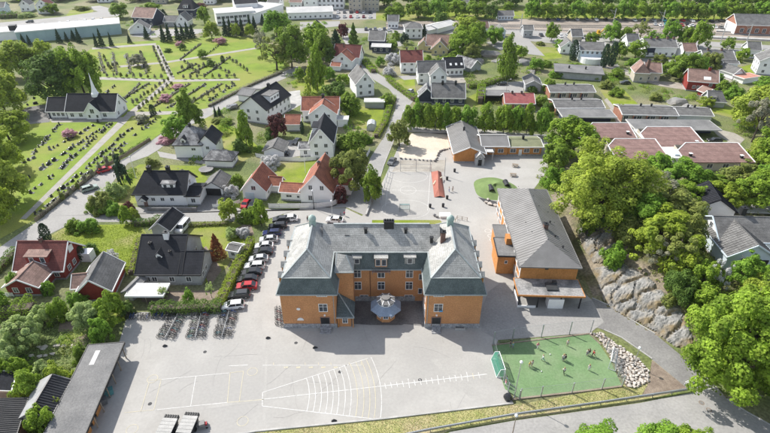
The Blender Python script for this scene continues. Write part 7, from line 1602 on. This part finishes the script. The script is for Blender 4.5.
# street tree row north of the kindergarten
for i, (x, y, t, w, c) in enumerate(((410,129.5,103,15,'mid'),(417,130,98,17,'green'),(426,130.5,100,17,'mid'),(435.5,131,101,15,'fresh'),(445,131.5,103,15,'green'),(454,132,103,15,'fresh'),(467.5,132.5,103,18,'green'),(484.5,133,101,20,'fresh'),(503,134,101,19,'fresh'),(514,134.5,103,16,'green'),(526,135.5,103,17,'fresh'),(541,137,104,17,'green'))):
    T(x, y, t, w, 'birch' if i % 3 == 1 else 'broad', c, f'street tree, {ORD[i]} from the left in the row north of the kindergarten', 'street trees north of the kindergarten', pale=True)
T(399,146,119,22,'round','olive','olive round tree at the sand pit corner'); hedge([(430,126),(480,127),(545,130)], 2.5, 1.6, 'dark', 'dark undergrowth hedge beneath the street trees', dens=10, size=.45)
# right middle distance
T(463,54,23,32,'wide','fresh','wide fresh tree in front of the bedrock humps'); T(467,36,12,26,'round','lime','lime green round tree behind the wide fresh tree'); T(476,46,21,20,'round','mid','mid green tree right of the wide fresh tree'); T(494,44,24,20,'round','green','green tree above the bedrock humps'); T(505,81,32,21,'birch','mid','tall thin birch beside the bedrock humps'); T(471,60,42,18,'round','olive','olive tree in front of the bedrock humps'); T(453,62,50,18,'bush','mid','green bushes above the low white house'); T(438,66,56,14,'bush','dark','dark bush beside the brown roofed house'); T(404,44,32,9,'round','conifer','dark clipped bush left of the white block house'); T(424,35,23,7,'conifer','conifer','dark conifer right of the white block house'); T(393,63,50,17,'bush','blossom','white blossoming tree left of the maroon roofed house'); T(389,75,64,12,'bush','blossom','white blossoming shrub below the other blossoming tree'); T(431,73,60,18,'bush','mid','green bush behind the white villa'); T(402,60,48,12,'bush','olive','olive bush by the maroon roofed house'); T(396,40,30,9,'round','mid','small tree left of the white block house')
for x, y, t, w, c, l in ((396,21,0,20,'mid','tree in the park beyond the railway, leftmost'),(418,18,-4,24,'mid','broad tree in the park beyond the railway, second from the left'),(436,18,-3,20,'green','tree in the park beyond the railway, third from the left'),(440,26,10,13,'dark','dark small tree at the railway below the park'),(456,16,-4,20,'fresh','fresh tree in the park beyond the railway, fourth'),(475,18,-2,22,'mid','tree left of the pale blue bungalow, broad'),(491,20,2,14,'dark','dark tree right beside the pale blue bungalow'),(508,10,0,12,'mid','small tree above the pale blue bungalow')): T(x, y, t, w, 'broad', c, l)
for i in range(17): x = 531+i*15.2; T(x, 18.5+i*.1+(i % 2)*.5, -2+(i % 3), 16+(i % 2)*2, 'broad', ['green','fresh','mid'][i % 3], f'avenue tree, {ORD[i]} from the left along the top of the view', 'avenue trees beyond the railway')
for i in range(14): x = 384+i*31; T(x, 6+i*.2, -16, 26, 'broad', ['mid','dark','green'][i % 3], f'far park tree, {ORD[i]} from the left in the row behind the avenue', 'far park trees')
for i in range(9): x = 20+i*40; T(x, 0.5, -14, 24, 'broad', ['mid','green','dark'][i % 3], f'distant tree at the top edge, {ORD[i]} from the left', 'distant trees at the top left')
T(551,41,21,13,'round','mid','single tree beside the station road'); T(540,45,40,8,'bush','olive','olive bush on the traffic island'); T(572.5,60,39,8,'column','conifer','dark column conifer left of the white terrace house'); T(579,59,43,5,'column','conifer','slim dark conifer beside the thicker one'); T(603,67,43,7,'column','conifer','dark column conifer right of the white terrace house'); T(610.5,66,41,8,'column','conifer','second dark conifer right of the white terrace house'); T(611,42,19,17,'broad','green','green tree beyond the white terrace house'); T(624,44,24,14,'broad','mid','green tree right behind the conifers'); T(619,58,40,13,'broad','mid','green tree beside the dark conifers'); T(635,58,38,18,'broad','fresh','fresh tree left of the twin house'); T(639,42,18,20,'sparse','olive','olive bare tree behind the twin house'); T(634,66,56,14,'bush','green','green bush above the cream house')
T(668,44,18,18,'broad','green','green tree behind the twin house, left of three'); T(685,46,23,17,'broad','mid','green tree behind the twin house, middle of three'); T(697,49,17,18,'broad','fresh','taller fresh tree behind the twin house, right of three'); T(660,62,52,14,'bush','olive','olive round bush in front of the twin house'); T(680,80,50,28,'broad','mid','dark green tree mass left of the red house'); T(692,78,50,20,'broad','green','green tree just behind the red house'); T(677,76,50,10,'conifer','dark','dark conifer inside the green trees by the red house'); T(708,72,49,20,'round','olive','olive round tree before the grey roofed house'); T(668,74,60,18,'broad','mid','green tree beside the cream house'); T(725,94,78,24,'bush','mid','green bush right of the red house'); T(705,107,95,15,'round','lime','bright lime bush on the lawn by the rock outcrop'); T(733,98,84,18,'bush','green','green bush near the salmon roofed shed'); T(736,62,54,9,'bush','lime','lime hedge bush right of the grey roofed house'); T(616,77,66,14,'bush','mid','green bush beside the lane')
for x, y, t, w, c, l in ((606,88,78,13,'olive','olive shrub near the upper terraced house'),(616,96,86,14,'mid','green shrub right of the upper terraced house'),(620,113,102,9,'lime','lime shrub at the end of the middle terraced house'),(541,105,93,12,'mid','green shrub between rose roof and terraces'),(547,112,100,12,'dark','dark shrub at the left end of the terraces'),(556,77,68,14,'green','green shrub above the upper terraced house'),(596,79,71,12,'mid','green shrub beside the flat carport'),(532,92,84,10,'dark','dark shrub right of the pale grey shed'),(545,66,58,14,'mid','green shrub by the small grey house'),(575,68,61,14,'fresh','fresh shrub below the dark conifers'),(655,100,91,12,'olive','olive shrub left of the rock outcrop'),(664,112,104,8,'mid','green shrub on the terrace lawn')): T(x, y, t, w, 'bush', c, l)
hedge([(388,80),(397,88),(408,96),(412,99)], 2.2, 1.6, 'fresh', 'clipped green hedge along the lane before the white villa', dens=14, size=.4); hedge([(412,101),(424,98),(434,95),(448,93),(464,90)], 3, 2.2, 'mid', 'dark clipped hedge in front of the white villa', dens=12, size=.45); hedge([(468,88),(484,86),(505,80),(516,77)], 2.6, 2.2, 'mid', 'long clipped hedge above the parking pad', dens=12, size=.45); hedge([(480,104),(481,92)], 3, 3.5, 'fresh', 'tall light green hedge left of the dark carport', dens=14, size=.4); hedge([(384,126),(389,110),(394,98)], 1.8, 1.5, 'fresh', 'hedge on the left side of the lane by the greenhouse', dens=14, size=.4); hedge([(364,62),(374,73)], 3, 2, 'fresh', 'light green hedge right of the main street bend', dens=12, size=.45); hedge([(376,138),(384,124)], 2, 1.8, 'lime', 'lime hedge between greenhouse and main street', dens=16); T(386,105,92,16,'bush','mid','green shrub at the lane corner left of the villa')
for x, y, t, w, k, c, l in ((560,50,38,12,'round','green','green tree between station road and grey house'),(590,44,30,14,'round','mid','green tree above the white terrace house'),(650,47,30,13,'round','green','green tree left above the twin house'),(727,50,36,12,'round','mid','green tree right above the grey roofed house'),(742,60,46,13,'round','fresh','fresh tree on the lawn below the platforms'),(548,92,78,14,'round','mid','green tree left of the upper terraced house'),(520,58,44,13,'round','fresh','fresh tree beside the railway hut road'),(536,70,56,14,'round','green','green tree above the grey shed'),(600,58,46,10,'round','mid','green tree close behind the white terrace house'),(655,76,62,13,'round','fresh','fresh tree between cream house and red house'),(414,64,52,12,'round','mid','green tree beside the maroon roofed house'),(428,64,54,10,'round','fresh','fresh tree behind the white villa'),(456,44,32,13,'round','green','green tree above the cream house'),(392,50,38,12,'round','mid','green tree above the blossoming tree'),(380,66,56,10,'round','green','green tree beside the main street bend'),(294,60,46,14,'round','green','green tree beside the tall dark one'),(344,84,72,13,'round','fresh','fresh tree behind the long grey roof'),(330,80,66,14,'round','green','green tree below the red T-shaped roof'),(300,80,66,12,'birch','fresh','thin fresh tree at the upper street bend'),(765,92,74,22,'round','green','green tree above the big yellow green one'),(716,84,72,14,'round','green','green tree just right of the red house')): T(x, y, t, w, k, c, l)
# the wooded rock slope
for x, y, t, w, k, c, l in ((596,224,140,78,'wide','lime','very large yellow green tree beside the sports hall'),(572,158,114,46,'broad','fresh','large fresh tree right of the kindergarten'),(553,168,140,26,'broad','mid','green tree at the right end of the kindergarten'),(552,186,166,20,'bush','green','green bush between kindergarten and sports hall'),(625,206,168,34,'sparse','yellow','thin yellow tree right of the very large yellow green tree'),(650,205,166,46,'sparse','grey','grey half bare tree in the middle of the wood'),(652,186,150,26,'round','green','dark green tree in front of the front left pavilion'),(683,190,158,34,'round','green','bright green tree below the link building'),(708,192,170,30,'round','mid','green tree below the front right pavilion'),(738,192,161,36,'round','olive','olive tree at the corner of the front right pavilion'),(752,205,168,38,'broad','fresh','fresh tree beside the hill terrace'),(668,222,184,50,'round','olive','large olive dark tree in the middle of the wood'),(684,206,180,28,'broad','fresh','fresh tree left of the dark ribbed roof'),(640,228,188,34,'broad','green','green tree on the slope behind the rocks'),(618,228,196,32,'broad','green','bright green tree beside the sports hall roof'),(606,215,186,26,'broad','fresh','fresh tree at the far corner of the sports hall'),(655,254,208,46,'round','yellow','yellow green tree in the upper slope wood'),(680,252,210,30,'round','olive','olive green tree left of the white hill house'),(672,268,224,44,'sparse','olive','half bare olive tree in the lower slope wood'),(662,272,236,32,'sparse','grey','grey half bare pine on the rocks'),(678,278,244,26,'broad','yellow','yellow green tree beside the white hill house wall'),(611,266,241,22,'bush','green','bright green bush growing on the rock face'),(700,290,258,24,'round','fresh','bright fresh tree below the white hill house'),(712,292,258,18,'sparse','blossom','white budding bush at the corner of the hill house'),(744,284,254,28,'round','green','bright green round tree in front of the hill house'),(678,296,266,28,'bush','dark','dark bush in the lower slope wood'),(720,206,180,28,'broad','yellow','yellow tree above the dark ribbed roof'),(764,196,160,30,'broad','green','green tree at the right edge above the terrace'),
   (692,222,204,18,'bush','mid','green bush by the wall of the dark ribbed roof'),(628,244,216,26,'bush','olive','olive bush on the upper rocks'),(660,238,214,24,'broad','dark','dark tree between the yellow ones in the wood'),(668,306,292,12,'bush','olive','olive bush on top of the lower rocks'),(588,232,205,18,'bush','mid','green bush in the gap behind the sports hall'),(758,306,278,34,'bush','lime','lime bushes below the hill house entrance'),(705,312,282,26,'bush','fresh','fresh bush at the edge of the big tree')): T(x, y, t, w, k, c, l)
T(758,130,76,54,'broad','lime','big yellow green tree at the right edge'); T(752,142,88,34,'sparse','grey','grey bare tree before the big yellow green one'); T(775,172,118,46,'broad','fresh','fresh green tree at the right edge above the wood'); T(757,160,136,24,'bush','lime','lime bush beside the gravel drive'); T(745,120,104,14,'bush','mid','green bush on the right lawn')
T(737,394,276,112,'broad','fresh','very large fresh green tree at the lower right corner'); T(792,384,288,76,'broad','green','green tree cut off by the lower right edge'); T(768,384,352,34,'bush','fresh','fresh undergrowth bush beneath the very large tree'); T(722,344,298,54,'broad','fresh','lime green tree leaning at the left of the very large one')
T(590,458,428,52,'bush','green','green shrub at the bottom edge beside the lower street'); T(660,456,426,46,'bush','green','round green shrub on the traffic island, left half'); T(686,456,428,40,'bush','fresh','round green shrub on the traffic island, right half')
# low ground plants and understory: leaf litter shrubs of the slope as one mass
rs = np.random.RandomState(4); pts = []
while len(pts) < 900:
    x, y = rs.uniform(46,110), rs.uniform(60,130); h = hill(x, y)
    if h > 2.2 and not any(inpoly(x, y, q) for q in ROCKPOLY): pts.append((x, y, h))
pos, nor = [], []
for x, y, h in pts:
    n = 26; r = rs.uniform(.3,1.1); q = rs.normal(size=(n, 3)); q /= np.linalg.norm(q, axis=1, keepdims=True); q[:, 2] = abs(q[:, 2])
    pos.append(np.array((x, y, h))+q*r*np.array((1,1,.7))*rs.uniform(.6,1,(n,1))); nor.append(q+rs.normal(size=(n, 3))*.4)
me = leaf_mesh('undergrowth', np.concatenate(pos), np.concatenate(nor), .3, 1); me.materials.append(LEAF['olive']); tag(link('undergrowth', me), kind='stuff')
def tufts(name, poly, n, col, size, h, seed, z0=.03):
    rs = np.random.RandomState(seed); xs = [p[0] for p in poly]; ys = [p[1] for p in poly]; out = []
    while len(out) < n:
        x, y = rs.uniform(min(xs), max(xs)), rs.uniform(min(ys), max(ys))
        if inpoly(x, y, poly): g = G(x, y); out.append((g.x, g.y, z0))
    p = np.array(out); p[:, 2] += rs.uniform(0, h, n); nr = np.stack([rs.normal(size=n)*.5, rs.normal(size=n)*.5, rs.uniform(.6,1.2,n)], 1)
    me = leaf_mesh(name, p, nr, size, seed, .35); me.materials.append(LEAF[col]); tag(link(name, me), kind='stuff')
VERGE = [(258,433),(513,405),(596,391.5),(650,381),(640,399),(512,417),(448,429),(300,445)]
tufts('verge_grass', VERGE, 2500, 'pale', .22, .07, 3); tufts('verge_grass', VERGE, 6000, 'dry', .2, .06, 13)
tufts('lawn_grass', [(50,238),(64,229),(88,226),(140,225),(146,236),(134,248),(134,270),(112,272),(104,256),(80,252)], 5000, 'yellow', .3, .06, 5); tufts('garden_grass', [(0,320),(60,330),(110,330),(100,360),(60,390),(0,390)], 9000, 'pale', .35, .2, 7)
def shrubbery(poly, n, seed, cols=('mid','green','fresh','olive'), size=(.8,2.2), hh=.8):
    """low garden planting that nobody could count: rounded leaf mounds joined into one mass"""
    rs = np.random.RandomState(seed); xs = [p[0] for p in poly]; ys = [p[1] for p in poly]
    buck = {c: ([], []) for c in cols}; k = 0
    while k < n:
        x, y = rs.uniform(min(xs), max(xs)), rs.uniform(min(ys), max(ys))
        if not inpoly(x, y, poly): continue
        k += 1; g = P(x, y); r = rs.uniform(*size); m = int(50*r); q = rs.normal(size=(m, 3)); q /= np.linalg.norm(q, axis=1, keepdims=True); q[:, 2] = abs(q[:, 2])
        c = cols[rs.randint(len(cols))]; buck[c][0].append(np.array(g)+q*r*np.array((1,1,hh))*rs.uniform(.7,1.05,(m,1))); buck[c][1].append(q+rs.normal(size=(m, 3))*.4+np.array((0,0,.3)))
    for c, (p, nr) in buck.items():
        if p: me = leaf_mesh('garden_shrubbery', np.concatenate(p), np.concatenate(nr), .42, seed); me.materials.append(LEAF[c]); tag(link('garden_shrubbery', me), kind='stuff')
for i, (poly, n) in enumerate((([(404,60),(420,57),(418,64),(400,68)],10),([(450,54),(480,66),(470,84),(452,70)],22),([(500,66),(530,60),(545,66),(545,76),(522,74),(505,84)],26),([(594,46),(612,70),(640,78),(636,62),(620,50)],26),([(600,70),(622,80),(634,90),(612,88)],14),([(640,86),(700,96),(690,104),(650,100)],24),([(660,60),(705,60),(700,72),(668,74)],14),([(715,72),(738,92),(722,108),(716,96)],16),([(560,66),(600,72),(596,80),(585,72)],10),
    ([(284,80),(310,62),(330,88),(318,100),(300,98)],24),([(338,98),(352,96),(360,118),(346,124)],14),([(342,120),(366,118),(364,150),(344,152)],20),([(214,112),(236,108),(238,130),(222,140)],16),([(252,140),(266,134),(264,152),(244,160)],12),([(86,208),(110,188),(126,176),(134,168),(140,170),(120,200),(118,214)],30),([(384,70),(396,74),(392,82),(386,78)],8),([(398,46),(416,42),(416,54),(400,56)],12),([(440,44),(460,56),(452,66),(436,62)],16),([(540,62),(562,58),(572,62),(556,76)],12),([(0,14),(38,13),(36,18),(0,20)],14),([(120,20),(140,18),(160,30),(200,30),(210,38),(150,38),(126,30)],30),([(258,28),(290,24),(300,60),(270,60)],30),([(300,22),(332,22),(345,30),(338,46),(310,44)],24),([(356,40),(366,38),(366,58),(360,56)],8),([(384,32),(402,30),(398,42),(384,44)],10),
    ([(190,160),(206,158),(204,166),(192,164)],4),([(0,318),(60,326),(100,346),(80,372),(40,395),(0,395)],16),([(640,60),(656,62),(650,80),(640,78)],8),([(545,98),(552,96),(556,116),(548,118)],8),([(486,104),(506,100),(506,116),(486,116)],8),([(540,168),(560,150),(572,178),(536,190)],20),([(728,120),(752,126),(756,140),(742,138)],10))): shrubbery(poly, n, 100+i)
for i, (poly, n) in enumerate((([(600,160),(640,168),(700,172),(760,176),(770,200),(690,215),(620,205)],90),([(664,240),(690,225),(712,260),(704,300),(672,292)],60),([(700,300),(730,290),(770,300),(770,380),(720,390),(704,350)],60))): shrubbery(poly, n, 300+i, ('mid','green','olive','yellow'), (1.2,2.6), 1.0)
# ================================================================ AIR
hz = MB().box(0, 1500, -1.5, 3600, 3900, CH+8+1.5).build('haze', white); hz.data.materials.clear()
hm = bpy.data.materials.new('haze_air'); hm.use_nodes = True; ht = hm.node_tree; ht.nodes.remove(ht.nodes['Principled BSDF'])
pv = ht.nodes.new('ShaderNodeVolumePrincipled'); pv.inputs['Color'].default_value = (.86,.93,1,1); pv.inputs['Density'].default_value = 0.00006; pv.inputs['Anisotropy'].default_value = .3
ht.links.new(pv.outputs[0], ht.nodes['Material Output'].inputs['Volume']); hz.data.materials.append(hm); tag(hz, kind='stuff')
